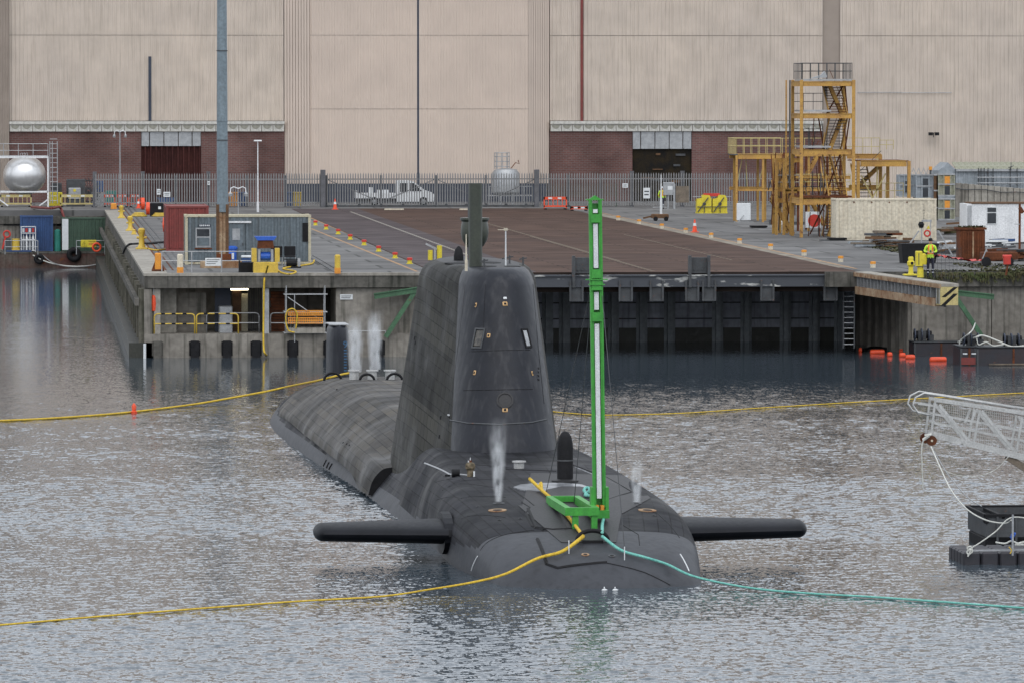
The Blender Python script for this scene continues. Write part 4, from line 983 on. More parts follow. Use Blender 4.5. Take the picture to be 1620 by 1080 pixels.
# tall mast with rusty foot
p = OQ(352,424); mst = T('floodlight_mast','tall blue grey tapering mast on a rusty braced foot at the quay front','mast',(p.x,p.y,ZT))
q=MB(); q.cyl((0,0,2.9),(0,0,26),.30,.20,24); q.cyl((0,0,7.6),(0,0,7.66),.30,n=24); q.build('pole',M['mast'],mst,smooth=True)
q=MB(); q.cyl((0,0,11.25),(0,0,11.3),.29,n=24); q.cyl((0,0,6.6),(0,0,6.66),.305,n=24); q.build('joint_band',M['steel'],mst)
q=MB(); q.box(-.32,-.17,-.25,.25,.1,3.3); q.box(.17,.32,-.25,.25,.1,3.3); q.build('side_channel',M['brown'],mst)
q=MB(); q.box(-.165,-.02,-.2,-.05,.35,3.0); q.box(.04,.165,-.2,-.05,.35,3.0); q.cyl((0,0,0),(0,0,2.95),.15,n=14); q.build('inner_column',M['rustp'],mst)
q=MB(); q.bev(-1.15,1.0,-.5,.5,-.0,.38,.05); q.build('foot_beam',M['rustp'],mst)
q=MB(); q.box(-.3,.45,-.35,.3,.38,.72); q.build('foot_gusset',M['rust'],mst)
# lamp posts
def lamp_post(px,py,ytop,lab,head,th=.06,rail=False):
    p = OQ(px,py); h = (py-ytop)/ppm(p); t = T('lamp_post',lab,'lamp post',(p.x,p.y,ZT))
    q=MB(); q.cyl((0,0,0),(0,0,h),th,th*.6,10); q.cyl((0,0,0),(0,0,.8),th*1.6,n=10); q.build('pole',M['white'] if head!='twin' else M['galv'],t,smooth=True)
    q=MB()
    if head=='flat': q.bev(-.3,.3,-.2,.2,h,h+.1,.03); q.build('lamp_head',M['white'],t)
    else:
        for s in (-1,1):
            q.tube([(0,0,h-.1),(s*.25,0,h+.0),(s*.42,0,h-.08),(s*.45,0,h-.35)],.035,6)
        q.build('arm',M['white'],t)
        for s in (-1,1): q=MB(); q.lathe([(.1,-.55),(.12,-.4),(.04,-.3)],(s*.45,0,h),n=10); q.build('lamp_head',M['galv'],t)
    return t
lamp_post(408,336,224,'slim white lamp post right of the blue grey mast','flat')
lamp_post(190,327,207,'slim lamp post with drooping twin heads by the sphere tank','twin')
lamp_post(377,398,296,'short white post with white hoop arms in front of the cabin','twin',.035)
# quay railings
def railing(name,lab,pts,h=1.05,rails=2,mat='galv',r=.025,step=1.7,group=None,world_z=ZT,cat_='railing'):
    P=[OQ(*p,z=world_z) for p in pts]; t=T(name,lab,cat_,P[0],group=group)
    for i in range(len(P)-1):
        a_,b_=P[i],P[i+1]; n_=max(1,round((b_-a_).length/step))
        for k in range(n_+(i==len(P)-2)):
            u=a_.lerp(b_,k/n_); q=MB(); q.cyl(u,u+Vector((0,0,h)),r*1.2,n=6); q.build('post',M[mat],t,world=True)
        for j in range(rails):
            z=h*(1-.45*j) if rails<4 else h*(j+1)/rails; q=MB(); q.cyl(a_+Vector((0,0,z)),b_+Vector((0,0,z)),r,n=6); q.build('rail',M[mat],t,world=True)
    return t
railing('railing','thin grey quay railing with a white notice in front of the blue grey mast',[(256,431),(398,431)])
p=OQ(337,431); q=MB(); q.bev(-.4,.4,-.03,.0,.32,.72,.01,0); 
for k in range(3): q.box(-.33,.33-.1*k,-.034,-.031,.62-k*.1,.65-k*.1,1)
o=q.build('notice_board',[M['plate'],M['steel']]); o.location=(p.x,p.y-.06,ZT); tag(o,'white notice board with small grey print hung on the quay railing','sign')
# bollards left edge
def bollard(px,py,lab,h=.75,r=.22,mat='yellow',grp='yellow mooring bollards'):
    r*=.72; p=OQ(px,py); t=T('mooring_bollard',lab,'bollard',(p.x,p.y,ZT),group=grp)
    q=MB(); q.bev(-r*1.6,r*1.6,-r*1.4,r*1.4,0,.12,.04); q.build('base_plate',M[mat],t)
    q=MB(); q.lathe([(r*1.15,.12),(r*.75,.3),(r*.7,h*.7),(r*.95,h*.78),(r*.95,h*.93),(r*.5,h)],n=16); q.cyl((-r*1.35,0,h*.55),(r*1.35,0,h*.55),r*.35,n=10); q.build('post',M[mat],t,smooth=True); return t
bollard(192,346,'yellow mooring bollard farthest back on the left quay edge',.95,.24); bollard(206,366,'second yellow mooring bollard from the fence on the left edge',1.0,.26)
bollard(212,372,'lowest small yellow bollard between the two taller ones',.35,.15); bollard(224,395,'nearest large yellow mooring bollard with black hose',1.25,.30)
def orange_post(px,py,h,w_,lab,pl=False,mat='orange'):
    p=OQ(px,py); t=T('orange_post',lab,'post',(p.x,p.y,ZT)); q=MB(); q.bev(-w_/2,w_/2,-w_/2,w_/2,0,h,.05); q.build('block',M[mat],t)
    if pl: q=MB(); q.bev(-w_,w_,-w_*.8,w_*.8,0,.12,.03); q.prism([(-w_,.1),(-w_*.4,.1),(-w_*.4,.6)],-.05,.05); q.prism([(w_,.1),(w_*.4,.6),(w_*.4,.1)],-.05,.05); q.build('foot',M['rust'],t)
    else: q=MB(); q.box(-w_/2-.01,w_/2+.01,-w_/2-.01,w_/2+.01,0,h*.3); q.build('lower_band',M['orange'],t)
orange_post(250,430,.95,.32,'narrow orange post on a rusty foot at the quay corner',True)
orange_post(285,432,.95,.30,'yellow block post beside the narrow orange one at the corner',mat='cream')
orange_post(534,433,.95,.28,'lone yellow block post at the front edge right of the cabin',mat='yellow')
orange_post(180,331,.45,.45,'small orange block far back by the red barriers',mat='orange')
# yellow winch
p=OQ(420,432); t=T('quay_winch','yellow framed winch with blue hopper top at the quay front','winch',(p.x,p.y,ZT))
q=MB(); q.bev(-.62,.62,-.5,.4,0,.55,.03); q.build('base_box',M['yellow'],t)
for s in (-1,1):
    q=MB(); q.box(s*.58-.12,s*.58+.12,-.45,.3,.56,1.25); q.build('side_frame',M['yellow'],t); q=MB(); q.box(s*.33-.06,s*.33+.06,-.3,.2,.56,1.2); q.build('inner_cheek',M['galv'],t)
q=MB(); q.cyl((-.25,0,.85),(.25,0,.85),.22,n=14); q.build('drum',M['blue'],t)
q=MB(); q.prism([(-.42,1.25),(.42,1.25),(.36,1.65),(-.36,1.65)],-.35,.3); q.build('hopper_lower',M['rust'],t)
q=MB(); q.prism([(-.42,1.651),(.42,1.651),(.56,1.85),(-.56,1.85)],-.4,.35); q.build('hopper_rim',M['blue'],t)
# blue bin
p=OQ(367,419); t=T('blue_barrel','bright blue plastic barrel with white label beside the mast foot','barrel',(p.x,p.y,ZT)); 
q=MB(); q.lathe([(.22,0),(.25,.1),(.24,.5),(.25,.8),(.2,.88)],n=16); q.lathe([(.3,.82),(.3,.92),(.2,.98),(.05,1.0)],n=16); q.build('barrel_body',M['blue'],t,smooth=True); q=MB(); q.box(-.02,.1,-.27,-.24,.3,.62); q.build('paper_label',M['plate'],t)
p=OQ(391,420); q=MB(); q.bev(-.3,.3,-.25,.25,0,.42,.04,0); q.bev(-.32,.32,-.27,.27,.42,.52,.04,1); o=q.build('cool_box',[M['cont_blue'],M['plate']]); o.location=(p.x,p.y,ZT); tag(o,'small dark blue box with pale lid beside the winch','box')
p=OQ(392,431); q=MB(); q.box(-.4,.4,-.3,.3,0,.5); q.box(-.46,-.4,-.3,.3,0,.6); o=q.build('black_crate',M['black']); o.location=(p.x,p.y,ZT); tag(o,'black crate on the quay edge left of the yellow winch','crate')
for px,lab in ((438,'black chair half hidden behind the yellow winch'),(459,'black chair standing free in front of the grey cabin')):
    p=OQ(px,420); t=T('folding_chair',lab,'chair',(p.x,p.y,ZT),group='chairs by the cabin')
    q=MB(); q.bev(-.3,.3,-.25,.25,.42,.5,.04); q.build('seat',M['black'],t); q=MB(); q.bev(-.3,.3,.22,.3,.5,1.0,.03); q.build('backrest',M['black'],t)
    for sx in (-.28,.28):
        for sy in (-.22,.22): q=MB(); q.cyl((sx,sy,0),(sx,sy,.45),.02,n=6); q.build('leg',M['galv'],t)
p=OQ(462,424,); q=MB(); q.box(-.45,.45,-.3,.3,0,.08,0); q.cyl((-.3,0,.25),(.25,0,.25),.17,n=10,mi=0); q.box(.28,.42,-.2,.2,.08,.5,1); q.bar((-.45,0,.45),(.45,0,.45),.05,mi=0); o=q.build('pump_set',[M['black'],M['galv']]); o.location=(p.x,p.y-.2,ZT); tag(o,'small black pump with grey clamp lying in front of the chairs','pump')
# hoses on quay
def rope(name,lab,pts,r,mat,cat_='rope',n=10,group=None,sides=6):
    P=cat(pts,n)
    if isinstance(r,tuple): r=[r[0]+(r[1]-r[0])*min(1,2*k/len(P)) for k in range(len(P))]
    o=MB().tube(P,r,sides).build(name,M[mat],smooth='all'); tag(o,lab,cat_,group); return o
def Z3(px,py,z): return G(px,py,z)
def qd(px,py,D): return QD(px,py,D)
rope('yellow_hose','yellow hose hanging from the winch down the gallery front to the water',[OQ(424,420,ZT+.9),QY(421,431,YQ-.15),QY(418,445,YQ-.14),QY(417,500,YQ-.14),QY(417,545,YQ-.4),QY(420,560,YQ-.5),G(432,561,.03),G(468,563,.03)],.05,'ropey','hose')
rope('yellow_hose','yellow hose curling on the quay between winch and cabin corner',[OQ(437,425,ZT+.05),OQ(444,431,ZT+.05),OQ(458,434,ZT+.05),OQ(468,430,ZT+.05),OQ(448,425,ZT+.05),OQ(480,420,ZT+.06),OQ(494,417,ZT+.06),OQ(497,412,ZT+.05)],.045,'ropey','hose')
rope('black_hose','thick black hose dropping over the left quay edge beside a bollard',[OQ(262,383,ZT+.06),OQ(240,385,ZT+.08),OQ(215,386,ZT+.2),G(203,388,ZT+.15),G(196,398,ZT-.6),G(194,420,ZT-1.6),G(195,445,ZT-2.4),G(204,470,1.2)],.07,'black','hose')
rope('yellow_hose','yellow hose lying from the nearest bollard to the red container',[OQ(222,390,ZT+.1),OQ(232,393,ZT+.05),OQ(246,396,ZT+.05),OQ(262,395,ZT+.05)],.05,'ropey','hose')
for (a_,b_,lab) in (((212,343),(228,343),'loop of yellow hose on the quay far left'),((246,343),(258,343),'coil of yellow hose beside the black generator')):
    c=OQ((a_[0]+b_[0])/2,a_[1]); q=MB(); 
    for k in range(3): q.tube([(c.x+(.55-.1*k)*cos(2*pi*j/16),c.y+(.9)*sin(2*pi*j/16),ZT+.06+.09*k) for j in range(16)],.06,6,closed=True)
    o=q.build('hose_coil',M['yellow']); tag(o,lab,'hose')
# rails along left
for i,(pa,pb) in enumerate((((208,335),(285,428)),((196,335),(262,428)))):
    a_=OQ(*pa); b_=OQ(*pb); X=b_.x; q=MB(); q.box(X-.05,X+.05,b_.y,a_.y+20,ZT+.003,ZT+.03); q.box(X+.35,X+.42,b_.y,a_.y+20,ZT+.003,ZT+.02); o=q.build('crane_rail',M['rust'] if i else M['steel']); tag(o,['pale crane rail set in the quay left of the containers','rusty crane rail nearest the left quay edge'][i],'rail')
a_=OQ(500,422); q=MB(); q.box(-.05,.05,0,30,.003,.03); q.box(.3,.36,0,30,.003,.03); o=q.build('crane_rail',M['steel']); pp=OQ(530,431); o.location=(pp.x,pp.y,ZT); tag(o,'dark twin rail running back from the lone yellow post','rail')
# generator, drums, small things by the fence (left)
p=OQ(248,343); t=T('generator','black boxy generator on the quay with a white label','generator',(p.x,p.y,ZT)); q=MB(); q.bev(-.5,.5,-.4,.5,.1,1.0,.06); q.build('casing',M['black'],t); q=MB(); q.box(.1,.3,-.42,-.4,.55,.75); q.build('label_plate',M['plate'],t); q=MB(); q.box(-.5,.5,-.3,.3,0,.1); q.build('skid',M['steel'],t)
for i,(px,py) in enumerate(((226,332),(234,340),(261,367))):
    p=OQ(px,py); q=MB(); q.cyl((-.13,0,.45),(.13,0,.45),.48,n=20); q.cyl((-.16,0,.45),(.16,0,.45),.2,n=12); o=q.build('hose_reel',M['redor']); o.location=(p.x,p.y,ZT); tag(o,['round red hose reel farthest back by the fence','round red hose reel left of the black generator','red disc reel against the red container'][i],'reel',)
p=OQ(262,320); q=MB(); q.prism([(-.5,0),(.5,0),(.75,.4),(-.75,.4)],-.5,.5); o=q.build('blue_skip',M['cont_blue']); o.location=(p.x,p.y-2,ZT); tag(o,'small blue skip standing by the fence above the generator','skip')
def cone(px,py,lab,h=.75):
    p=OQ(px,py); t=T('traffic_cone',lab,'cone',(p.x,p.y,ZT)); q=MB(); q.box(-h*.3,h*.3,-h*.3,h*.3,0,.05); q.build('cone_base',M['redor'],t); q=MB(); q.cyl((0,0,.05),(0,0,h),h*.19,h*.05,12); q.build('cone_body',M['redor'],t,smooth=True); q=MB(); q.cyl((0,0,h*.5),(0,0,h*.72),h*.135,h*.10,12); q.build('sleeve',M['plate'],t)
cone(219,330,'white sleeved traffic cone by the red barrier far left'); cone(530,332,'traffic cone alone in front of the sliding gate left end',.85); cone(1099,368,'tall orange cone alone on the right apron near the orange blocks',.85)
def barrier(px0,px1,py,lab,mat='redor',h=1.0,nm='plastic_barrier',grp=None):
    a_=OQ(px0,py); b_=QY(px1,py,a_.y); L_=b_.x-a_.x; t=T(nm,lab,'barrier',(a_.x,a_.y,ZT),group=grp)
    q=MB(); q.box(0,L_,-.03,.03,h-.22,h); q.box(0,L_,-.03,.03,.2,.32); q.box(0,.1,-.03,.03,.1,h); q.box(L_-.1,L_,-.03,.03,.1,h)
    n_=int(L_/.35)
    for k in range(1,n_): q.box(k*L_/n_-.025,k*L_/n_+.025,-.02,.02,.32,h-.22)
    q.build('panel',M[mat],t); q=MB(); q.box(.05,.25,-.3,.3,0,.1); q.box(L_-.25,L_-.05,-.3,.3,0,.1); q.build('foot',M['black'],t)
    for s in (.2,.6): q=MB(); q.box(L_*s,L_*s+.3,-.04,-.031,h-.17,h-.05); q.build('reflector',M['plate'],t)
barrier(860,897,332,'red plastic barrier standing alone left of the green mast top'); 
for i,(a_,b_) in enumerate(((163,182),(183,203),(204,223))): barrier(a_,b_,328,['red barrier nearest the hose carousel','red barrier in the middle of the three by the fence','red barrier beside the white sleeved cone'][i],grp='red barriers by the fence')
# wheelie bins / pallets by gate
def bin_(px,py,mat,lab,w_=.7,h=1.1,grp=None):
    p=OQ(px,py); t=T('wheelie_bin',lab,'bin',(p.x,YF+1.2,ZT),group=grp); q=MB(); q.prism([(-w_*.42,.08),(w_*.42,.08),(w_/2,h),(-w_/2,h)],-.35,.35); q.build('bin_body',M[mat],t); q=MB(); q.bev(-w_*.55,w_*.55,-.42,.4,h,h+.1,.04); q.build('lid',M[mat],t)
bin_(470,328,'yellow','yellow wheelie bin behind the fence'); bin_(457,328,'cont_blue','dark blue wheelie bin left of the yellow bin'); bin_(385,328,'cont_blue','blue wheelie bin behind the short hooped post'); bin_(369,328,'orange','orange bin behind the fence near the grey mast')
# yellow/red apron bollards
pts=[(499,357),(516,363.5),(535,371),(554,379.5),(576,388.5),(599,398.5),(625,409),(648,418)]
proto=None
for i,(px,py) in enumerate(pts):
    p=OQ(px,py); ordn=['farthest','second farthest','third farthest','fourth farthest','fourth nearest','third nearest','second nearest','nearest'][i]
    lab=f'{ordn} yellow and red stub in the left apron row'
    if proto is None:
        proto=T('marker_stub',lab,'marker',(p.x,p.y,ZT),group='yellow and red marker stubs left of the platform'); q=MB(); q.lathe([(.17,0),(.17,.04),(.12,.06),(.12,.2)],n=12); q.build('stub_body',M['yellow_b'],proto); q=MB(); q.lathe([(.15,.2),(.15,.32),(.1,.34)],n=12); q.build('stub_cap',M['red'],proto)
    else: dup(proto,(p.x,p.y,ZT),label=lab)
proto=None
for i,(px,py) in enumerate([(978,349),(1011,355),(1047,362),(1085,369),(1125,377),(1170,386),(1219,395),(1272,405),(1330,415),(1381,424)]):
    p=OQ(px,py); lab=f"{['farthest','second farthest','third farthest','fourth farthest','fifth farthest','fifth nearest','fourth nearest','third nearest','second nearest','nearest'][i]} pale orange block in the right apron row"
    if proto is None:
        proto=T('marker_block',lab,'marker',(p.x,p.y,ZT),group='pale orange marker blocks right of the platform'); q=MB(); q.lathe([(.14,0),(.14,.2)],n=10); q.build('block_body',M['orange'] if 0 else M['cream'],proto); q=MB(); q.lathe([(.15,.2),(.15,.32),(.1,.33)],n=10); q.build('block_cap',M['orange'],proto)
    else: dup(proto,(p.x,p.y,ZT),label=lab)
# painted lines on apron
def line(pa,pb,w_,mat,name='painted_line',z=.004,kind='structure'):
    a_=OQ(*pa); b_=OQ(*pb); d=(b_-a_).normalized(); nrm=Vector((-d.y,d.x,0))*w_/2; q=MB()
    q.add([a_-nrm+Vector((0,0,z)),b_-nrm+Vector((0,0,z)),b_+nrm+Vector((0,0,z)),a_+nrm+Vector((0,0,z))],[(0,1,2,3)]); o=q.build(name,mat); o['kind']=kind; return o
ol=pm('line_orange_worn',(.42,.25,.12),(.25,.18,.13),.8,scale=1.2); wl=pm('line_white_worn',(.42,.42,.42),(.22,.22,.22),.8,scale=.8)
line((492,345),(672,421),.22,ol); line((492,362),(660,430),.18,ol)
for a_,b_ in (((492,367.5),(535,367.5)),((518,384),(576,384)),((562,404),(650,404)),((535,432),(662,432)),((620,420.5),(670,420.5))): line(a_,b_,.12,wl,z=.012)
line((940,338),(1340,424),.9,pm('kerb_strip',(.30,.27,.22),(.15,.13,.11),.9,scale=.8),z=.008)
line((950,337),(1355,426),.18,ol,z=.014)
line((1381,424),(1440,427),.15,wl); line((1085,368),(1150,366),.12,wl,z=.012); line((1178,386),(1240,386),.12,wl,z=.012)
line((505,338),(655,420),.0+.9,pm('kerb_strip_left',(.22,.20,.17),(.09,.08,.075),.9,scale=1.2),z=.008) if 0 else None
for px0,px1 in ((608,639),(727,748)):
    a_=OQ(px0,333); b_=OQ(px1,333); q=MB(); q.bev(0,b_.x-a_.x,-.1,.1,0,.1,.02); o=q.build('kerb_bar',M['cream']); o.location=(a_.x,a_.y,ZT+.02); tag(o,'pale yellow bar on the ground before the sliding gate '+('behind the pickup' if px0<700 else 'by the fin top'),'kerb')
# yellow mooring machine at platform corner
p=OQ(688,412); t=T('mooring_hook','small yellow twin post mooring hook with grey arm behind the fin shoulder','mooring hook',(p.x,p.y,ZT)); q=MB(); q.cyl((-.25,0,0),(-.25,0,.55),.13,n=12); q.build('post',M['yellow_b'],t); q=MB(); q.cyl((.25,0,0),(.25,0,.8),.14,n=12); q.build('post',M['yellow_b'],t); q=MB(); q.bar((.0,0,.0),(.0,0,.7),.08); q.bar((.1,0,.6),(-.5,0,.9),.1); q.build('arm',M['galv'],t)

# gallery barriers, mesh, scaffold
gz=QY(400,528,YQ).z
def hoop_barrier(px0,px1,lab,y=-.0+.25,mat='yellow',r=.035,h=None,z0=None,bands=True,grp=None):
    a_=QY(px0,528,YQ+y); b_=QY(px1,528,YQ+y); t=T('hoop_barrier',lab,'barrier',(a_.x,a_.y,gz),group=grp); L_=b_.x-a_.x; h=h or 1.0
    q=MB(); rr=.18; q.tube([(0,0,0),(0,0,h-rr)]+[(rr-rr*cos(pi/2*k/4),0,h-rr+rr*sin(pi/2*k/4)) for k in range(1,5)]+[(L_-rr+rr*sin(pi/2*k/4),0,h-rr+rr*cos(pi/2*k/4)) for k in range(0,5)]+[(L_,0,0)],r,8); q.build('hoop',M[mat],t,smooth='all')
    q=MB(); q.cyl((0,0,h*.5),(L_,0,h*.5),r*.9,n=8); q.build('mid_rail',M[mat],t)
    if bands:
        for f in (.22,.48,.75):
            for zz in (h,h*.5): q=MB(); q.cyl((L_*f-.1,0,zz),(L_*f+.1,0,zz),r*1.15,n=8); q.build('black_band',M['black'],t)
hoop_barrier(244,308,'yellow hooped barrier with black bands at the left of the gallery',grp='yellow hooped barriers'); hoop_barrier(311,377,'yellow hooped barrier with black bands right of the first one',grp='yellow hooped barriers')
p=QY(238,528,YQ+.2); q=MB(); q.cyl((0,0,0),(0,0,1.05),.05,n=8); o=q.build('yellow_post',M['yellow']); o.location=(p.x,p.y,gz); tag(o,'single yellow upright post at the left corner of the gallery','post')
hoop_barrier(327,410,'grey tubular hoop barrier deeper in the gallery',y=1.2,mat='galv',r=.03,bands=False); hoop_barrier(428,460,'short grey tubular barrier beside the orange mesh',y=1.0,mat='galv',r=.03,bands=False)
p=QY(243,480,YQ+.3); q=MB(); q.lathe([(.02,-.42),(.1,-.38),(.13,0),(.1,.38),(.02,.42)],n=14,mi=0); q.cyl((0,0,.42),(0,0,.75),.03,n=6,mi=1); o=q.build('hanging_fender',[M['redor'],M['galv']],smooth=True); o.location=p; tag(o,'long red buoy hanging in the left corner of the gallery','buoy')
p=QY(375,500,YQ+1.5); q=MB(); q.bev(-.35,.35,-.2,.3,0,1.35,.05); q.box(-.25,.25,-.22,-.2,.8,1.2); o=q.build('switch_cabinet',M['galv']); o.location=(QY(357,500,YQ+1.5).x,YQ+1.5,gz); tag(o,'grey electrical cabinet standing behind the second yellow barrier','cabinet')
p=QY(388,500,YQ+1); q=MB(); q.box(-.3,.3,0,.1,0,1.9); o=q.build('timber_door',M['cream_r']); o.location=(QY(383,500,YQ+3.2).x,YQ+3.2,gz); tag(o,'cream panel door lit by the warm strip lamp','door')
sc=T('scaffold_frame','grey tube scaffold bay hung at the right end of the gallery','scaffold',(QY(484,500,YQ-.3).x,YQ-.3,gz))
def sx_(px): return QY(px,500,YQ-.3).x-sc.location.x
def sz_(py): return QY(484,py,YQ-.3).z-gz
for px in (453,514):
    for yy in (0,1.1): q=MB(); q.cyl((sx_(px),yy,sz_(527)),(sx_(px),yy,sz_(452)),.03,n=6); q.build('standard',M['galv'],sc)
for py in (466,494,512,527):
    for yy in (0,1.1): q=MB(); q.cyl((sx_(449),yy,sz_(py)),(sx_(518),yy,sz_(py)),.028,n=6); q.build('ledger',M['galv'],sc)
q=MB(); q.cyl((sx_(455),-.05,sz_(470)),(sx_(512),-.05,sz_(510)),.028,n=6); q.build('brace',M['galv'],sc)
q=MB(); q.cyl((sx_(466),-.05,sz_(541)),(sx_(466),-.05,sz_(466)),.026,n=6); q.build('standard',M['galv'],sc)
q=MB(); q.box(sx_(453),sx_(514),-.1,1.1,sz_(527),sz_(519)); q.build('toe_board',M['conc_pale'],sc)
q=MB(); X0,X1=sx_(456),sx_(510); n_=16
for r0,r1 in ((491,499.5),(502,512)):
    za,zb=sz_(r0),sz_(r1); q.box(X0,X1,-.14,-.11,za-.05,za); q.box(X0,X1,-.14,-.11,zb,zb+.05); q.box(X0,X1,-.14,-.11,(za+zb)/2-.03,(za+zb)/2+.03)
    for k in range(n_+1): x=X0+(X1-X0)*k/n_; q.box(x-.025,x+.025,-.145,-.105,zb,za)
o=q.build('mesh_barrier',M['orange']); o.location=sc.location; tag(o,'orange plastic mesh barrier tied to the scaffold bay','barrier')
rope('yellow_hose','yellow hose looped over the scaffold beside the orange mesh',[QY(466,526,YQ-.5),QY(456,522,YQ-.5),QY(452,505,YQ-.5),QY(455,492,YQ-.5),QY(464,489,YQ-.5),QY(470,498,YQ-.5),QY(468,520,YQ-.5)],.04,'ropey','hose')
p=QY(548,470,YQ+.28); q=MB(); q.bev(-.32,.32,-.03,.0,-.13,.13,.01,0); q.box(-.26,.24,-.034,-.031,.02,.06,1); q.box(-.26,.2,-.034,-.031,-.07,-.03,1); o=q.build('wall_notice',[M['plate'],M['steel']]); o.location=p; tag(o,'small white notice on the concrete wall right of the scaffold bay','sign')
railing('railing','grey handrail on the plinth seen through the steam behind the rudder',[],) if 0 else None
p0=QY(552,523,YQ+.0); t=T('plinth_handrail','white handrail on the plinth behind the steam jets','railing',(p0.x,YQ+.1,gz)); L_=QY(610,523,YQ).x-p0.x; q=MB(); q.cyl((0,0,.12),(L_,0,.12),.02,n=6); q.build('rail',M['galv'],t)
for k in range(4): q=MB(); q.cyl((L_*k/3,0,-.3),(L_*k/3,0,.12),.025,n=6); q.build('post',M['galv'],t)
p=QY(229,560,YQ-.8); q=MB(); q.cyl((0,0,-1),(0,0,.75),.07,n=8); o=q.build('white_stake',M['plate']); o.location=(p.x,p.y,0); tag(o,'thin white stake in the water at the quay corner','post')

# ------------------------------------------------------------------ far left: barge and containers, sphere tank
zb=1.15
bp=G(0,421,0); bgx=lambda px: QY(px,400,bp.y).x
brg=T('barge','low rusty work barge moored below the left quay wall','barge',(bgx(40),bp.y,0))
q=MB(); X0=bgx(-60)-brg.location.x; X1=bgx(166)-brg.location.x; q.box(X0,X1,0,5,-.6,.95); q.build('hull',pm('barge_side',(.11,.095,.08),(.09,.04,.035),.8,scale=.5,rust=.4,streak=.5),brg)
q=MB(); q.box(X0,X1+.02,-.04,5,.951,1.08); q.build('deck_edge',M['conc_dark'],brg)
q=MB(); q.box(bgx(10)-brg.location.x,bgx(50)-brg.location.x,-.06,1.5,1.081,1.2); q.build('blue_deck_plate',M['cont_blue'],brg)
for px,r_ in ((62,.42),(117,.6)):
    c=QY(px,410 if r_<.5 else 403,bp.y-.25); q=MB(); q.tube([(c.x+r_*.62*cos(2*pi*k/16),c.y,c.z+r_*.62*sin(2*pi*k/16)) for k in range(16)],r_*.36,8,closed=True); o=q.build('tyre_fender',M['black'],smooth='all'); tag(o,'smaller black tyre hanging on the barge side left' if r_<.5 else 'larger black tyre hanging on the barge side under the green container','tyre')
def bcont(px0,px1,py,ph,lab,mat,yo=.8,trim=None):
    Y=bp.y+yo; a_=QY(px0,py,Y); b_=QY(px1,py,Y); H=(py-ph)/ppm(a_); return container('shipping_container',lab,'container',(a_.x,Y,1.09),b_.x-a_.x,2.4,H,mat,trim=trim)
bcont(32,84,402,346,'blue corrugated container on the barge behind gas bottles',M['cont_blue'])
gc=bcont(98,168,401,348,'dark green container with pale end panel on the barge',M['cont_green'])
q=MB(); q.box(.02,.5,-.03,.0,.1,2.5); q.build('pale_panel',M['plate'],gc)
p=QY(91,400,bp.y+1.0); q=MB(); q.lathe([(.25,0),(.25,1.6),(.1,1.7)],n=12); o=q.build('green_cylinder',M['teald']); o.location=(p.x,p.y,1.09); tag(o,'green upright cylinder between the blue and green containers','cylinder')
t=T('bottle_rack','rack of grey gas bottles with white frame in front of the blue container','rack',(bgx(45),bp.y+.3,1.09))
q=MB()
for sx in (-.55,.55): q.box(sx-.03,sx+.03,-.3,.3,0,1.95)
for zz in (.05,.9,1.4,1.9): q.box(-.55,.55,-.3,-.25,zz,zz+.06)
q.build('rack_frame',M['white'],t)
for k in range(4): q=MB(); q.lathe([(.11,.1),(.11,1.1),(.05,1.25),(.04,1.35)],(-.38+k*.25,0,0),n=10); q.build('gas_bottle',M['tank'] if k%2 else M['galv'],t,smooth=True)
for k in range(4): q=MB(); q.box(-.48+k*.25,-.30+k*.25,-.1,.1,1.5,1.8); q.build('valve_box',M['red'] if k%2 else M['plate'],t)
p=QY(25,398,bp.y+.3); q=MB(); q.cyl((0,0,.2),(0,0,1.0),.3,n=14); q.box(-.3,.3,-.3,.3,0,.2); o=q.build('yellow_reel',M['yellow']); o.location=(p.x,p.y,1.09); tag(o,'yellow drum standing behind the barge railing at far left','drum')
p=QY(11,398,bp.y+.3); q=MB(); q.box(-.3,.3,-.2,.2,0,1.0,1); q.tube([(.25*cos(2*pi*k/14),-.22,1.35+.25*sin(2*pi*k/14)) for k in range(14)],.07,6,closed=True,mi=0); q.bar((-.35,-.2,.2),(-.1,-.2,1.2),.14,mi=0); o=q.build('hose_stand',[M['red'],M['steel']]); o.location=(p.x,p.y,1.09); tag(o,'red hose reel on a dark stand at the far left of the barge','hose reel')
railing('railing','galvanised railing on the barge in front of the gas bottles',[(8,403),(60,403)],world_z=1.1); railing('railing','galvanised railing on the barge in front of the green container',[(121,403),(166,403)],world_z=1.1)
c=G(140,403,1.1); t=T('warning_sign','yellow warning sign with black triangle on the barge railing','sign',(c.x,c.y-.06,1.1))
q=MB(); q.bev(-.58,.58,-.03,.0,.55,1.1,.02); q.build('board',M['yellow_b'],t)
q=MB(); 
for i in range(3):
    A_=[(-.52,.62),(-.12,.62),(-.32,1.02)]; a_=A_[i]; b_=A_[(i+1)%3]; q.bar((a_[0],-.037,a_[1]),(b_[0],-.037,b_[1]),.04,.01)
q.box(-.335,-.305,-.042,-.032,.74,.90); q.box(-.335,-.305,-.042,-.032,.67,.71); q.build('warning_triangle',M['black'],t)
text('Warning',.15,t,M['black'],(.26,-.034,.95),(R(90),0,0))
for k in range(2): q=MB(); q.box(.02,.48-.08*k,-.036,-.031,.82-.1*k,.86-.1*k); q.build('print_line',M['red'],t)
q=MB(); rr=.30; q.tube([(rr*cos(2*pi*k/20),0,rr*sin(2*pi*k/20)) for k in range(20)],.075,8,closed=True); o=q.build('lifebuoy',M['redor'],smooth='all'); o.location=G(153,403,1.1)+Vector((0,-.12,.55)); tag(o,'red lifebuoy hung on the barge railing under the warning sign','lifebuoy')
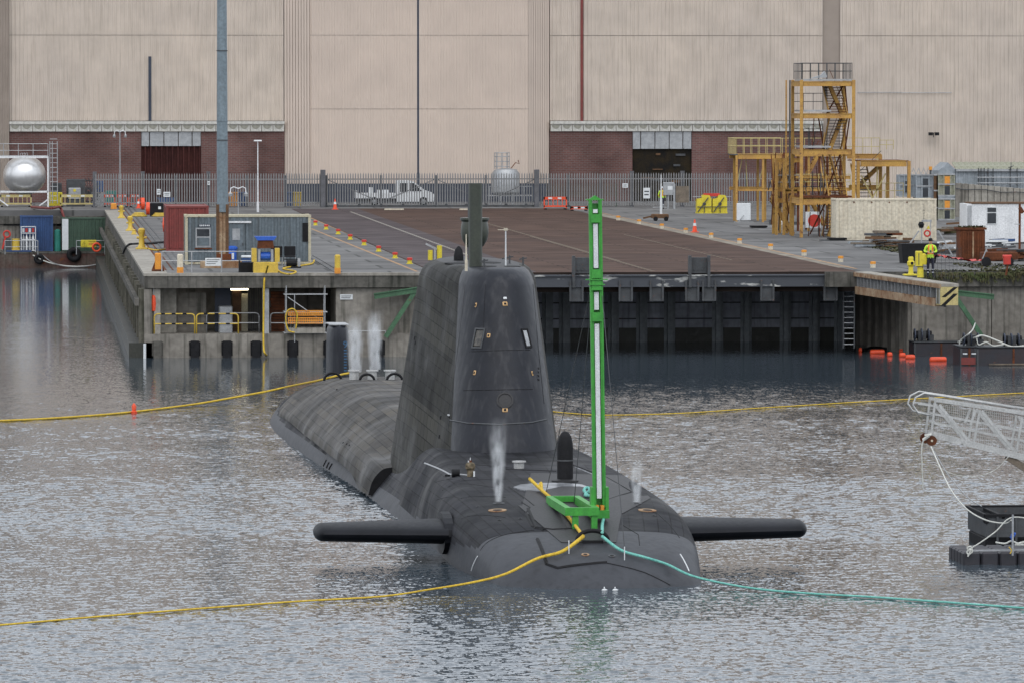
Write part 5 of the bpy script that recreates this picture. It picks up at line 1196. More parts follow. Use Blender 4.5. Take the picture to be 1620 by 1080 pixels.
rope('mooring_rope','slack grey mooring rope looping along the barge side to the quay',[QY(52,404,bp.y-.1),QY(75,415,bp.y-.4),QY(105,421,bp.y-.5),QY(140,421,bp.y-.5),QY(168,415,bp.y-.3)],.05,'ropew')
rope('mooring_rope','second grey rope sagging from the barge deck under the blue container',[QY(68,405,bp.y-.1),QY(88,418,bp.y-.5),QY(120,423,bp.y-.6),QY(160,418,bp.y-.4)],.045,'fence')
rope('red_hose','thick dark red hose hanging over the quay wall above the green container',[OQ(50,328,ZT+.15),OQ(80,330,ZT+.3),QY(94,328,YL-.2),QY(99,338,YL-.4),QY(102,348,YL-.5)],.11,'cont_red','hose')
# left back quay wall: panels
bw=T('back_quay_wall','weathered concrete quay wall behind the work barge','wall',(QY(80,400,YL).x,YL,0))
for k in range(7):
    x0=QY(-120+k*42,400,YL).x-bw.location.x; x1=QY(-120+(k+1)*42,400,YL).x-bw.location.x
    q=MB(); q.box(x0+.03,min(x1,XE-bw.location.x+1.2),-.25,-.003,-1,3.1-.1*(k%2)); q.build('wall_panel',M['concrete'],bw)
q=MB(); q.box(QY(-120,400,YL).x-bw.location.x,XE-bw.location.x+1.2,-.5,-.003,3.15,3.75); q.build('edge_beam',M['conc_dark'],bw)
# sphere tank
ps=OQ(39,328); t=T('sphere_tank','round stainless steel tank in a white square frame at the far left','tank',(ps.x,ps.y,ZT))
kx=1/ppm(ps); z0_=lambda py:(328-py)*kx*1.0
q=MB(); rr=34*kx; ztc=z0_(278); q.lathe([(max(.01,rr*sin(pi*k/20)),-rr*.93*cos(pi*k/20)) for k in range(21)],(0,1.5,ztc),n=36); q.build('vessel',M['tank'],t,smooth=True)
q=MB(); X0=-40*kx; X1=37*kx; Z0=z0_(304); Z1=z0_(249)
for y in (0,3): q.bar((X0,y,Z0),(X1,y,Z0),.12); q.bar((X0,y,Z1),(X1,y,Z1),.16); q.bar((X0,y,Z0),(X0,y,Z1),.12); q.bar((X1,y,z0_(328)),(X1,y,Z1),.12); q.bar((X0,y,z0_(328)),(X0,y,Z1),.12)
q.bar((X1,0,Z0-.6),(X1-.7,0,.1),.1); q.bar((X0,0,Z0-.6),(X0+.7,0,.1),.1); q.bar((X0,0,Z1),(X0,3,Z1),.1); q.bar((X1,0,Z1),(X1,3,Z1),.1); q.build('frame',M['white'],t)
q=MB(); Zr=z0_(228)
for k in range(6): q.cyl((X0-2+k*(X1-X0+2)/5,0,Z1),(X0-2+k*(X1-X0+2)/5,0,Zr),.03,n=6)
for zz in (Z1+.1,(Z1+Zr)/2,Zr): q.cyl((X0-2,0,zz),(X1,0,zz),.03,n=6)
q.build('top_rail',M['galv'],t)
q=MB(); xa,xb=X1+.15,X1+.75
for x in (xa,xb,xa+.2): q.cyl((x,0,0.3),(x,0,z0_(224)),.035,n=6)
for k in range(14): q.cyl((xa,0,.5+k*.38),(xb,0,.5+k*.38),.025,n=6)
q.build('ladder',M['galv'],t)
for k in range(3): q=MB(); q.tube([(-.3+k*.2,1,ztc+rr*.8),(-.35+k*.2,1,ztc+rr*1.0),(-.2+k*.2,1,ztc+rr*1.05),(-.1+k*.2,1,ztc+rr*.85)],.03,6); q.build('top_valve',M['galv'],t)
def simple(name,lab,cat_,px,py,parts,rz=0,kind=None,z=ZT,grp=None):
    p=OQ(px,py,z); t=T(name,lab,cat_,(p.x,p.y,z),rz,grp)
    for nm,mt,fn in parts: q=MB(); fn(q); q.build(nm,M[mt],t)
    return t
simple('yellow_box','yellow box with a grey control unit on top beside the tank','box',88,326,[('box_body','yellow_b',lambda q:q.bev(-.55,.55,-.4,.4,0,1.1,.05)),('control_unit','steel',lambda q:(q.bev(-.35,.5,-.3,.3,1.11,1.85,.04),q.bar((-.3,-.3,1.5),(-.3,-.3,2.1),.05)))])
simple('compressor','grey compressor unit in a dark opening left of the hose carousel','compressor',120,327,[('casing','steel',lambda q:q.bev(-.75,.75,.3,1.2,0,2.2,.05)),('engine','galv',lambda q:(q.bev(-.6,.4,-.3,.29,.6,1.5,.05),q.box(-.5,.3,-.32,-.301,1.0,1.4))),('filter','yellow_b',lambda q:q.cyl((-.1,-.35,1.3),(-.1,-.305,1.3),.12,n=12)),('skid','steel',lambda q:q.box(-.7,.6,-.3,.29,0,.55))])
q=MB(); p=OQ(140,326)
for k in range(22):
    a_=2*pi*k/22; q.tube([(.1*cos(a_),0,1.2+.1*sin(a_)),(.8*cos(a_),-.05,1.2+.85*sin(a_)),(1.0*cos(a_+.15),-.15,1.2+1.05*sin(a_+.15))],.035,5)
q.tube([(.8*cos(2*pi*k/24),0,1.2+.85*sin(2*pi*k/24)) for k in range(24)],.05,6,closed=True); q.bar((-.6,.1,0),(0,.1,1.2),.08); q.bar((.6,.1,0),(0,.1,1.2),.08)
o=q.build('hose_carousel',M['steel']); o.location=(p.x,p.y,ZT); tag(o,'spiky round hose carousel standing by the brick wall','hose carousel')
for i,(px0,px1) in enumerate(((0,50),(95,150))):
    barrier(px0,px1,328,['pale yellow mesh fence panel under the sphere tank','pale yellow mesh fence panel left of the hose carousel'][i],mat='ochre_p',h=1.0,nm='mesh_barrier')
simple('pallet_stack','blue and grey crates behind the red barriers','crates',157,326,[('crate','cont_blue',lambda q:q.box(-.5,.4,1,1.8,1.1,2.0)),('crate','galv',lambda q:q.box(-.6,.6,1,2,0,1.05)),('hose_pile','teald',lambda q:q.box(.5,1.4,.6,1.6,.3,1.2))])
for i,(px,py) in enumerate(((246,302),(262,300),(270,301))):
    pass
# signs behind the fence
def fsign(px,py,w_,h_,lab,mat='plate',yo=-.2):
    p=QY(px,py,YF+yo); q=MB(); q.bev(-w_/2,w_/2,-.03,0,-h_/2,h_/2,.01,0); q.box(-w_*.35,w_*.35,-.034,-.031,h_*.1,h_*.22,1); q.box(-w_*.35,w_*.3,-.034,-.031,-h_*.2,-h_*.08,1); o=q.build('fence_sign',[M[mat],M['steel']]); o.location=p; tag(o,lab,'sign')
fsign(989,294,.45,.35,'small white sign high on the fence right of the green mast'); fsign(1023,306,.55,.85,'pale blue board on the fence by the dark opening'); fsign(1056,300,.5,.9,'grey control board on the fence right of the mast trailer',yo=-.25)
fsign(251,304,.3,.45,'small white panel on the fence left of the row of three'); fsign(264,308,.55,.4,'white triple panel on the fence above the generator'); fsign(330,290,.2,.3,'tiny white sign at the fence post left of the big mast')
# pickup truck behind the gate
YT=YF+5.0; p=QY(624,328,YT); tr=T('pickup_truck','white crew cab tipper pickup parked behind the sliding gate','truck',(p.x,YT,ZT))
u=1/ppm(p); zz=lambda py:(326-py)*u; xx=lambda px:(px-624)*u
q=MB(); q.prism([(xx(628),zz(320)),(xx(686),zz(320)),(xx(687),zz(308)),(xx(682),zz(304)),(xx(672),zz(301)),(xx(655),zz(288)),(xx(648),zz(286)),(xx(628),zz(286))],0,1.9); q.build('cab_body',M['white'],tr)
q=MB(); q.prism([(xx(633),zz(304)),(xx(645),zz(304)),(xx(645),zz(290)),(xx(633),zz(290))],-.02,-.002); q.prism([(xx(649),zz(303)),(xx(668),zz(303)),(xx(655),zz(290)),(xx(649),zz(290))],-.02,-.002); q.build('side_window',M['glass'],tr)
q=MB(); q.box(xx(563),xx(626),0,1.9,zz(314),zz(306)); q.box(xx(563),xx(565),0,1.9,zz(306),zz(302)); q.build('load_bed',M['white'],tr)
q=MB(); q.box(xx(585),xx(590),.5,1.4,zz(306),zz(297)); q.box(xx(598),xx(615),.4,1.4,zz(306),zz(301)); q.build('load',M['plate'],tr)
q=MB(); q.box(xx(565),xx(684),.3,1.6,zz(322),zz(315)); q.build('chassis',M['steel'],tr)
for px in (592,670):
    q=MB(); q.cyl((xx(px),-.03,.36),(xx(px),.25,.36),.36,n=18); w_=q.build('wheel',M['black'],tr); q=MB(); q.cyl((xx(px),-.045,.36),(xx(px),-.031,.36),.19,n=12); q.build('rim',M['galv'],w_)
q=MB(); q.box(xx(684),xx(688),.1,.4,zz(311),zz(307)); q.build('headlight',M['glass'],tr)
# silver tank with cage behind gate
p=QY(802,328,YF+4); u=1/ppm(p); t=T('nitrogen_tank','pale grey upright tank with caged ladder top behind the gate','tank',(p.x,YF+4,ZT))
q=MB(); q.lathe([(.9,.9),(1.15,1.1),(1.15,2.6),(.9,2.95),(.3,3.05)],(-.1,0,0),n=24); q.build('vessel',M['galv'],t,smooth=True)
q=MB(); 
for k in range(8): a_=2*pi*k/8; q.cyl((-.4+.6*cos(a_),.6*sin(a_),3.0),(-.4+.6*cos(a_),.6*sin(a_),4.3),.03,n=5)
for zz_ in (3.2,3.6,4.0,4.3): q.tube([(-.4+.6*cos(2*pi*k/16),.6*sin(2*pi*k/16),zz_) for k in range(16)],.03,5,closed=True)
q.build('cage',M['galv'],t)
q=MB(); q.box(-1.5,2.0,-.9,.9,.8,.88)
for x in (-1.5,-.6,.4,1.3,2.0): q.bar((x,-.9,0),(x,-.9,1.6),.07)
q.bar((-1.5,-.9,1.6),(2.0,-.9,1.6),.06); q.build('stand',M['galv'],t)
q=MB(); q.tube([(.3,0,3.0),(.7,0,3.5),(1.0,0,3.4),(.9,0,3.7)],.04,6); q.build('vent_pipe',M['rust'],t)
# tan mesh panels on the fence and green frame
for i,(x0,x1,y0_,y1_,mt) in enumerate(((864,975,291,312,'timber'),)):
    a_=QY(x0,y1_,YF+.6); b_=QY(x1,y0_,YF+.6); q=MB(); q.box(0,b_.x-a_.x,0,.06,0,b_.z-a_.z); 
    t=T('mesh_screen','tan mesh screen behind the fence above the red barrier','screen',(a_.x,a_.y,ZT)); w2=b_.x-a_.x; H=b_.z-ZT
    for k in range(10): q=MB(); q.box(0,w2,0,.03,a_.z-ZT+k*.11,a_.z-ZT+k*.11+.06); q.build('slat',M['timber'],t)
    for k in range(4): q=MB(); q.box(w2*k/3-.03,w2*k/3+.03,.031,.08,0,H); q.build('stake',M['greend'],t)
# ================================================================== RIGHT SIDE
# ------------- yellow access tower
def tower_piece(name,lab,cat_,pxr,pyr):
    p=OQ(pxr,pyr); t=T(name,lab,cat_,(p.x,p.y,ZT)); u=1/ppm(p)
    return t,u,(lambda px:(px-pxr)*u),(lambda py:(pyr-py)*u)
def ibeam(q,a,b,w,h):
    a=Vector(a); b=Vector(b); q.bar(a,b,w,h*.9)
    q.bar(a+Vector((0,0,h/2)),b+Vector((0,0,h/2)),w*1.6,.03); q.bar(a-Vector((0,0,h/2)),b-Vector((0,0,h/2)),w*1.6,.03)
def rails_(t,X,Z,pts,zb,h,mat,n_=6,r=.022):
    for i in range(len(pts)-1):
        a=Vector((*pts[i],zb)); b=Vector((*pts[i+1],zb)); k_=max(1,int(round((b-a).length/.55)))
        for j in range(k_+1):
            u=a.lerp(b,j/k_); q=MB(); q.cyl(u,u+Vector((0,0,h)),r,n=5); q.build('upright',M[mat],t)
        for f in (.5,1): q=MB(); q.cyl(a+Vector((0,0,h*f)),b+Vector((0,0,h*f)),r,n=5); q.build('handrail',M[mat],t)
def stair(t,x0,x1,z0,z1,y,n_=11,w=.75,mat='rust'):
    q=MB(); 
    for s in (0,w): q.bar((x0,y+s,z0),(x1,y+s,z1),.05,.22)
    q.build('stringer',M['ochre'],t)
    tr_=None
    for k in range(n_):
        u=(k+.5)/n_; loc=(x0+(x1-x0)*u,y,z0+(z1-z0)*u)
        if tr_ is None: tr_=MB().box(-.14,.14,.03,w-.03,-.02,.025).build('tread',M[mat],t); tr_.location=loc
        else: share(tr_,loc)
    q=MB(); q.bar((x0,y,z0+.9),(x1,y,z1+.9),.035); q.build('stair_rail',M[mat],t)
def stair_front(t,xc,w,z0,z1,y0,y1,n_=12,mat='rust'):   # flight seen end on
    for s in (-w/2,w/2): q=MB(); q.bar((xc+s,y0,z0),(xc+s,y1,z1),.06,.22); q.build('stringer',M['ochre'],t)
    tr_=None
    for k in range(n_):
        u=(k+.5)/n_; loc=(xc,y0+(y1-y0)*u,z0+(z1-z0)*u)
        if tr_ is None: tr_=MB().box(-w/2+.03,w/2-.03,-.12,.12,-.02,.025).build('tread',M[mat],t); tr_.location=loc
        else: share(tr_,loc)
tw,u,X,Z=tower_piece('access_tower','tall rusty yellow steel access tower with zigzag stairs and railed top','tower',1305,376)
DP=4.2
for px in (1267,1350):
    for y in (0,DP):
        q=MB(); q.bar((X(px),y,0),(X(px),y,Z(127)),.16,.16); q.bar((X(px),y-.09,0),(X(px),y-.09,Z(127)),.21,.02); q.build('column',M['ochre'],tw)
for py in (133,184,241,319):
    for y in (0,DP): q=MB(); ibeam(q,(X(1267)+.13,y,Z(py)),(X(1350)-.13,y,Z(py)),.12,.27); q.build('cross_beam',M['ochre'],tw)
    for px in (1267,1350): q=MB(); ibeam(q,(X(px),.12,Z(py)),(X(px),DP-.12,Z(py)),.12,.3); q.build('side_beam',M['ochre'],tw)
for py,xb in ((176,1315),(233,1315),(312,1350),(127,1350)):
    q=MB(); q.box(X(1270),X(xb),.15,DP-.15,Z(py)-.05,Z(py)+.06); q.build('landing',M['galv'] if py!=312 else M['rust'],tw)
    rails_(tw,X,Z,[(X(1269),.1),(X(1348),.1),(X(1348),DP),(X(1269),DP),(X(1269),.1)] if py in (127,) else [(X(1269),DP),(X(1316),DP)],Z(py)+.06,1.05 if py!=127 else 1.0,'steel')
for zlo,zhi,d in ((184,133,0),(241,184,1),(319,241,0),(376,319,1)):
    stair_front(tw,X(1328)+.0,1.15,Z(zlo),Z(zhi),.4 if d==0 else DP-.4,DP-.4 if d==0 else .4,12,'steel' if d else 'rust')
    stair(tw,X(1318),X(1340),Z(zlo) if d else Z(zhi),Z(zhi) if d else Z(zlo),1.8,10,.5)
for a_,b_ in (((1316,181),(1340,135)),((1312,238),(1300,186)),((1320,240),(1338,186)),((1312,316),(1335,245)),((1322,372),(1345,322)),((1290,372),(1312,322)),((1350,180),(1342,130)),((1346,238),(1350,186))):
    q=MB(); q.bar((X(a_[0]),DP*.6,Z(a_[1])),(X(b_[0]),DP*.4,Z(b_[1])),.07); q.build('brace',M['rust'],tw)
for k in range(30):
    q=MB(); xx_=X(random.uniform(1284,1347)); y=random.uniform(.3,DP-.3); za=Z(random.choice((376,319,241))); q.bar((xx_,y,za),(xx_+random.uniform(-.2,.2),y,za+random.uniform(1.2,2.6)),.05); q.build('pipe',M[random.choice(('rust','steel','ochre'))],tw)
for px in (1254,1260):
    q=MB(); q.bar((X(px),DP*.8,Z(300)),(X(px),DP*.8,Z(127)),.09); q.build('guide_post',M['ochre'] if px<1258 else M['steel'],tw)
q=MB(); q.prism([(X(1316),Z(133)),(X(1322),Z(133)),(X(1322),Z(175))],DP*.9,DP*.95); q.build('gusset_sheet',M['galv'],tw)
q=MB(); q.prism([(X(1284),Z(125)),(X(1312),Z(123)),(X(1308),Z(113)),(X(1303),Z(119))],1.0,1.6); q.build('top_davit',M['galv'],tw)
# left lower frames
lw,u,X,Z=tower_piece('access_platform','lower yellow steel platform with pale handrails left of the tall tower','platform',1195,352)
cols=[(1165,0),(1207,0),(1225,0),(1175,5),(1225,5),(1213,5)]
for px,y in cols: q=MB(); q.bar((X(px),y,0),(X(px),y,Z(246)),.15); q.build('column',M['ochre'],lw)
for y in (0,5):
    for py in (248,300): 
        q=MB(); ibeam(q,(X(1165)+.1,y,Z(py)),(X(1255),y,Z(py)) if py==248 else (X(1225),y,Z(py)),.14,.32 if py==248 else .2); q.build('cross_beam',M['ochre'],lw)
for a_,b_ in (((1170,290),(1178,252)),((1205,290),(1214,252)),((1184,252),(1186,296))): q=MB(); q.bar((X(a_[0]),1.5,Z(a_[1])),(X(b_[0]),1.5,Z(b_[1])),.06); q.build('brace',M['ochre_p'],lw)
q=MB(); q.box(X(1165),X(1255),.1,4.9,Z(246)-.02,Z(246)+.05); q.build('floor_grating',M['steel'],lw)
rails_(lw,X,Z,[(X(1165),0),(X(1250),0)],Z(244),1.1,'ochre_p'); rails_(lw,X,Z,[(X(1165),0),(X(1165),5),(X(1250),5)],Z(244),1.1,'ochre_p')
# near columns left of tower
nf,u,X,Z=tower_piece('stair_frame','cluster of slim yellow columns and stairs at the left foot of the tall tower','frame',1245,372)
for px,y in ((1228,0),(1240,0),(1251,.0),(1233,3),(1246,4),(1258,4)): q=MB(); q.bar((X(px),y,0),(X(px),y,Z(252 if px!=1251 else 316)),.17); q.build('column',M['ochre'],nf)
for py,a_,b_ in ((254,1226,1266),(300,1228,1266),(313,1250,1266),(318,1226,1240),(303,1240,1262)): q=MB(); ibeam(q,(X(a_),.3,Z(py)),(X(b_),.3,Z(py)),.1,.24); q.build('cross_beam',M['ochre'],nf)
stair(nf,X(1228),X(1262),Z(318),Z(256),2,12,.8); stair(nf,X(1262),X(1228),0,Z(318),2,11,.8)
for k in range(22):
    a_=random.uniform(1226,1264); q=MB(); q.bar((X(a_),random.uniform(1,4),Z(random.uniform(300,370))),(X(a_+random.uniform(-6,6)),random.uniform(1,4),Z(random.uniform(240,300))),.06); q.build('brace',M[random.choice(('rust','steel','ochre'))],nf)
for py in (184,241,319):
    for (xa,xb) in ((1268,1316),(1318,1348)): q=MB(); q.bar((X(xa)+0,.1,Z(py)+1.0),(X(xb),.1,Z(py)+1.0),.03); q.build('handrail',M['steel'],tw) if 0 else None
rails_(nf,X,Z,[(X(1228),.5),(X(1266),.5)],Z(300),.9,'galv'); rails_(nf,X,Z,[(X(1240),0),(X(1266),0)],Z(240),1.0,'steel')
# right wing
rg_,u,X,Z=tower_piece('access_platform','yellow steel platform behind the cream container right of the tower','platform',1398,374)
for px in (1357,1438): q=MB(); q.bar((X(px),0,0),(X(px),0,Z(255)),.2,.2); q.build('column',M['ochre'],rg_)
q=MB(); ibeam(q,(X(1357)+.15,0,Z(259)),(X(1438)-.15,0,Z(259)),.16,.36); q.build('cross_beam',M['ochre'],rg_)
for px,py in ((1411,246),(1423,262),(1375,262)): q=MB(); q.bar((X(px),5,0),(X(px),5,Z(py)),.2); q.build('column',M['ochre'],rg_)
for py,a_,b_ in ((249,1357,1412),(299,1360,1410)): q=MB(); ibeam(q,(X(a_),5,Z(py)),(X(b_),5,Z(py)),.14,.3); q.build('cross_beam',M['ochre'],rg_)
for a_,b_ in (((1364,278),(1382,314)),((1403,275),(1383,312)),((1390,250),(1389,312))): q=MB(); q.bar((X(a_[0]),.6,Z(a_[1])),(X(b_[0]),.6,Z(b_[1])),.08); q.build('brace',M['ochre_p'],rg_)
rails_(rg_,X,Z,[(X(1362),.8),(X(1432),.8)],Z(314),.95,'ochre_p'); rails_(rg_,X,Z,[(X(1355),5),(X(1410),5)],Z(247),1.1,'ochre_p'); rails_(rg_,X,Z,[(X(1410),5),(X(1432),5)],Z(238),.6,'ochre_p')
stair_front(rg_,X(1372),1.0,Z(314),Z(262),1,4,10,'steel'); stair(rg_,X(1365),X(1405),Z(300),Z(262),3,9,.6,'steel')
q=MB(); q.box(X(1357),X(1438),.1,4.9,Z(255)-.03,Z(255)+.03); q.build('floor_grating',M['rust'],rg_)
rf_,u,X,Z=tower_piece('stair_frame','second cluster of rusty columns and stairs standing behind the tall tower','frame',1300,366)
for px,y in ((1243,0),(1262,0),(1279,0),(1296,0),(1313,0),(1330,0),(1252,4),(1288,4),(1322,4)): q=MB(); q.bar((X(px),y,0),(X(px),y,Z(243)),.14); q.build('column',M['ochre'] if px%2 else M['rust'],rf_)
for py in (245,281,300,322): q=MB(); ibeam(q,(X(1243),-.1,Z(py)),(X(1345),-.1,Z(py)),.1,.2); q.build('cross_beam',M['ochre'],rf_)
rails_(rf_,X,Z,[(X(1243),-.2),(X(1345),-.2)],Z(300),1.0,'ochre_p'); rails_(rf_,X,Z,[(X(1243),-.2),(X(1300),-.2)],Z(243),1.0,'ochre_p')
stair(rf_,X(1270),X(1300),Z(300),Z(245),1.5,10,.7); stair(rf_,X(1310),X(1280),Z(358),Z(302),1.5,11,.7); stair_front(rf_,X(1320),1.0,Z(320),Z(250),.5,3.5,12,'rust')
for k in range(18):
    a_=random.uniform(1246,1342); q=MB(); q.bar((X(a_),random.uniform(.2,3.5),Z(random.uniform(300,340))),(X(a_+random.uniform(-10,10)),random.uniform(.2,3.5),Z(random.uniform(245,290)))  ,.05); q.build('brace',M[random.choice(('rust','steel','ochre','brown'))],rf_)
# items under the tower
simple('white_board','white cabinet board standing under the left platform','cabinet',1176,352,[('panel','plate',lambda q:(q.bev(-.5,.5,-.2,.2,.15,1.35,.03),)),('foot','galv',lambda q:(q.bar((-.7,-.3,.02),(.7,-.3,.02),.06),q.bar((-.4,-.3,.0),(-.0,-.3,.5),.05)))])
p=OQ(1294,368); t=T('disc_sign','round red disc on a white square board under the tower','sign',(p.x,p.y+2,ZT)); q=MB(); q.bev(-.55,.45,-.04,.04,.25,1.3,.01); q.build('board',M['plate'],t); q=MB(); q.cyl((.03,-.06,.72),(.03,-.041,.72),.42,n=28); q.build('disc',M['red'],t)
simple('pallet','flat black pallet lying on the apron below the white cabinet','pallet',1200,361,[('board','black',lambda q:q.box(-.55,.55,-.5,.5,.06,.16)),('bearer','steel',lambda q:q.box(-.5,.5,-.4,.4,0,.06))])
simple('pallet','dark pallet lying in front of the cream container left end','pallet',1323,381,[('board','black',lambda q:q.box(-.5,.6,-.5,.5,.06,.18)),('bearer','steel',lambda q:q.box(-1.0,.5,-.4,.4,0,.06))])
simple('clutter_pile','low pile of dark fittings and a white bag at the feet of the columns','pile',1236,356,[('bag','plate',lambda q:q.lathe([(.2,0),(.24,.2),(.1,.4)],n=10)),('fitting','steel',lambda q:(q.box(.3,1.6,-.2,.3,0,.2),q.box(-.8,-.4,0,.5,0,.35)))])
# yellow cable drums
p=OQ(1126,338); t=T('cable_drums','bright yellow cable drum machine with two spools by the fence','cable drum',(p.x,p.y,ZT))
for s in (-1,1):
    q=MB(); pr_=[(s*.6-.55,.12),(s*.6+.55,.12),(s*.6+.55,1.1),(s*.6+.4,1.38),(s*.6-.1,1.4),(s*.6-.2,1.15),(s*.6-.55,1.1)]; q.prism(pr_,-.2,.6); q.box(s*.6-.58,s*.6+.58,-.25,.6,.0,.11); q.build('housing',M['yellow_b'],t)
    q=MB(); q.cyl((s*.6,-.27,.72),(s*.6,-.251,.72),.13,n=16); q.build('spool_hole',M['steel'],t)
    q=MB(); q.bar((s*.6-.5,-.3,.1),(s*.6+.3,-.3,1.2),.07); q.bar((s*.6-.55,-.3,.5),(s*.6+.55,-.3,.5),.06); q.bar((s*.6,-.3,.05),(s*.6,-.3,.5),.05); q.build('lattice_bar',M['steel'],t)
q=MB(); q.box(-.6,.6,-.1,.5,1.3,1.52); q.build('top_cover',M['red'],t); q=MB(); q.box(-1.4,1.5,.0,.5,1.25,1.29); q.build('cross_bar',M['galv'],t)
# mast trailer
p=OQ(1044,350); t=T('mast_trailer','small dark trailer with telescopic white mast on the apron','trailer',(p.x,p.y,ZT))
q=MB(); q.bev(-.6,.6,-.4,.4,.2,.5,.06); q.bar((-1.2,0,.2),(-.5,0,.35),.12); q.build('trailer_bed',M['brown'],t)
for x in (-.35,.4): q=MB(); q.cyl((x,-.45,.16),(x,-.3,.16),.16,n=14); q.build('wheel',M['black'],t)
q=MB(); q.cyl((.08,0,.5),(.08,0,1.6),.09,n=10); q.cyl((.08,0,1.6),(.08,0,3.3),.06,.03,10); q.build('mast_pole',M['plate'],t,smooth=True)
q=MB(); q.box(-.5,.5,.1,.16,.95,1.0); q.box(.05,.11,-.02,.1,.9,1.2); q.build('cross_arm',M['galv'],t)
# grey cabinet and board on the fence right of trailer
simple('control_cabinet','grey control cabinet with small screen on the fence behind the trailer','cabinet',1057,331,[('casing','galv',lambda q:(q.bev(-.4,.5,-.1,.25,1.1,2.1,.03),)),('leg','galv',lambda q:(q.bar((0,.1,0),(0,.1,1.1),.08),)),('screen','plate',lambda q:q.box(-.05,.35,-.12,-.101,1.5,1.8))])
simple('timber_board','tan timber board leaning on the fence near the drums','board',1080,331,[('board','timber',lambda q:q.box(-.55,.5,0,.08,.5,1.8)),('stake','galv',lambda q:(q.box(-.75,-.6,-.1,.1,0,2.0),))])
barrier(902,930,334,'flattened low red barrier right of the standing red barrier',h=.35)
# ------------- cream container
pc=OQ(1323,381); u=1/ppm(pc)
cc_=container('shipping_container','cream corrugated shipping container in front of the yellow tower','container',(pc.x,pc.y,ZT),160*u,2.44,66*u,M['cream'],pitch=.5)
for k in range(4): q=MB(); q.cyl((1.1+k*1.1,.03,66*u-.22),(1.1+k*1.1,.0,66*u-.22),.05,n=8); q.build('vent_cap',M['rust'],cc_)
txt='CTNU 30146'
for k,ch in enumerate(['C','T','N','U','3','0','1','4','6']):
    text(ch,.15,cc_,M['steel'],(5.45,.005,66*u-.42-k*.17),(R(90),0,0),'number_mark')
q=MB(); q.prism([(5.62,.72),(5.86,.72),(5.74,.92)],.0,.012); q.build('hazard_label',M['yellow_b'],cc_)
# ------------- container-like modules stacked
def module(px0,px1,py0,py1,Y,lab,mat,wins,grp='stacked equipment modules'):
    a_=QY(px0,py1,Y); u=1/ppm(a_); W_=(px1-px0)*u; H=(py1-py0)*u; t=T('equipment_module',lab,'module',(a_.x,Y,a_.z),group=grp)
    q=MB(); q.box(.05,W_-.05,.05,1.6,.05,H-.05); q.build('shell',mat,t)
    for x in (0,W_*.3,W_*.7,W_-.1): q=MB(); q.box(x,x+.1,-.03,.06,0,H); q.build('frame_post',mat,t)
    for z in (0,H*.5,H-.1): q=MB(); q.box(.0,W_,-.05,.04,z,z+.1); q.build('frame_rail',M['galv'] if mat is not M['rust'] else mat,t)
    for (wx,wz,ww,wh,wm) in wins: q=MB(); q.box(W_*wx,W_*(wx+ww),-.02,.049,H*wz,H*(wz+wh)); q.build('panel',wm,t)
    return t
YM=G(1490,349,ZT).y
module(1449,1477,276,316,YM+.5,'pale blue grey module with two dark windows right of the yellow platform',M['shed'],[(.35,.55,.35,.28,M['glass']),(.35,.1,.35,.35,M['glass'])])
module(1449,1477,318,348,YM+.5,'blue grey module hidden low behind the cream container',M['shed'],[(.35,.3,.3,.4,M['glass'])])
module(1484,1511,275,311,YM,'upper grey module with an orange panel beside the shed',M['roofm'],[(.32,.48,.4,.4,M['orange']),(.32,.08,.4,.36,M['glass'])])
module(1484,1511,314,349,YM,'lower grey module with an orange panel beside the shed',M['roofm'],[(.32,.48,.4,.4,M['orange']),(.32,.08,.4,.36,M['glass'])])
module(1422,1447,276,312,YM+1.5,'narrow grey module half hidden by the yellow column',M['shed'],[(.3,.2,.5,.5,M['glass'])])
module(1477,1484,276,330,YM+.2,'dark narrow gap module between the two window modules',M['brown'],[])
for k in range(5):
    a_=QY(1441+k*8,276,YM+.7); q=MB(); q.bar((0,0,0),(-.18,0,.45),.05); q.bar((0,0,0),(.2,0,.42),.04); o=q.build('roof_bracket',M['galv']); o.location=a_; tag(o,['leftmost forked bracket on top of the grey modules, by the yellow frame','second forked bracket from the left on top of the grey modules','middle forked bracket of five on top of the grey modules','fourth forked bracket from the left on top of the grey modules','forked bracket nearest the orange beacon on the grey modules'][k],'bracket','forked brackets on the modules')
a_=QY(1472,276,YM); q=MB(); q.cyl((0,0,0),(0,0,.3),.07,n=8,mi=1); q.cyl((0,0,.3),(0,0,.55),.12,n=12,mi=0); o=q.build('beacon_lamp',[M['orange'],M['steel']]); o.location=a_; tag(o,'orange capped beacon on top of the grey modules','beacon')
# ------------- shed
YS=G(1560,345,ZT).y+6
def bx_(px,py,Y): return QY(px,py,Y)
a_=bx_(1512,300,YS); b_=bx_(1700,263,YS); zt_=bx_(1512,268,YS).z-ZT; W_=b_.x-a_.x
t=T('storage_shed','grey sheet metal shed with mossy corrugated roof at the right','shed',(a_.x,YS,ZT))
rib_sheet(0,W_,0,zt_,.35,.05).build('wall_sheet',M['shed'],t)
q=MB(); q.box(.02,W_,.01,4,0,zt_-.02); q.build('wall_core',M['shed'],t)
rid=bx_(1503,257,YS+2).z-ZT
n_=int(W_/.45); 
tile=None
for k in range(n_):
    if tile is None:
        q=MB(); q.add([(0,-.15,zt_),(.22,-.15,zt_+.05),(.44,-.15,zt_),(0,2,rid),(.22,2,rid+.05),(.44,2,rid),(0,-.15,zt_-.04),(.44,-.15,zt_-.04),(0,2,rid-.04),(.44,2,rid-.04)],[(0,1,4,3),(1,2,5,4),(6,7,2,1,0),(8,3,4,5,9),(0,3,8,6),(2,7,9,5)]); tile=q.build('roof_sheet',M['roofm'],t)
    else: share(tile,(k*.45,0,0))
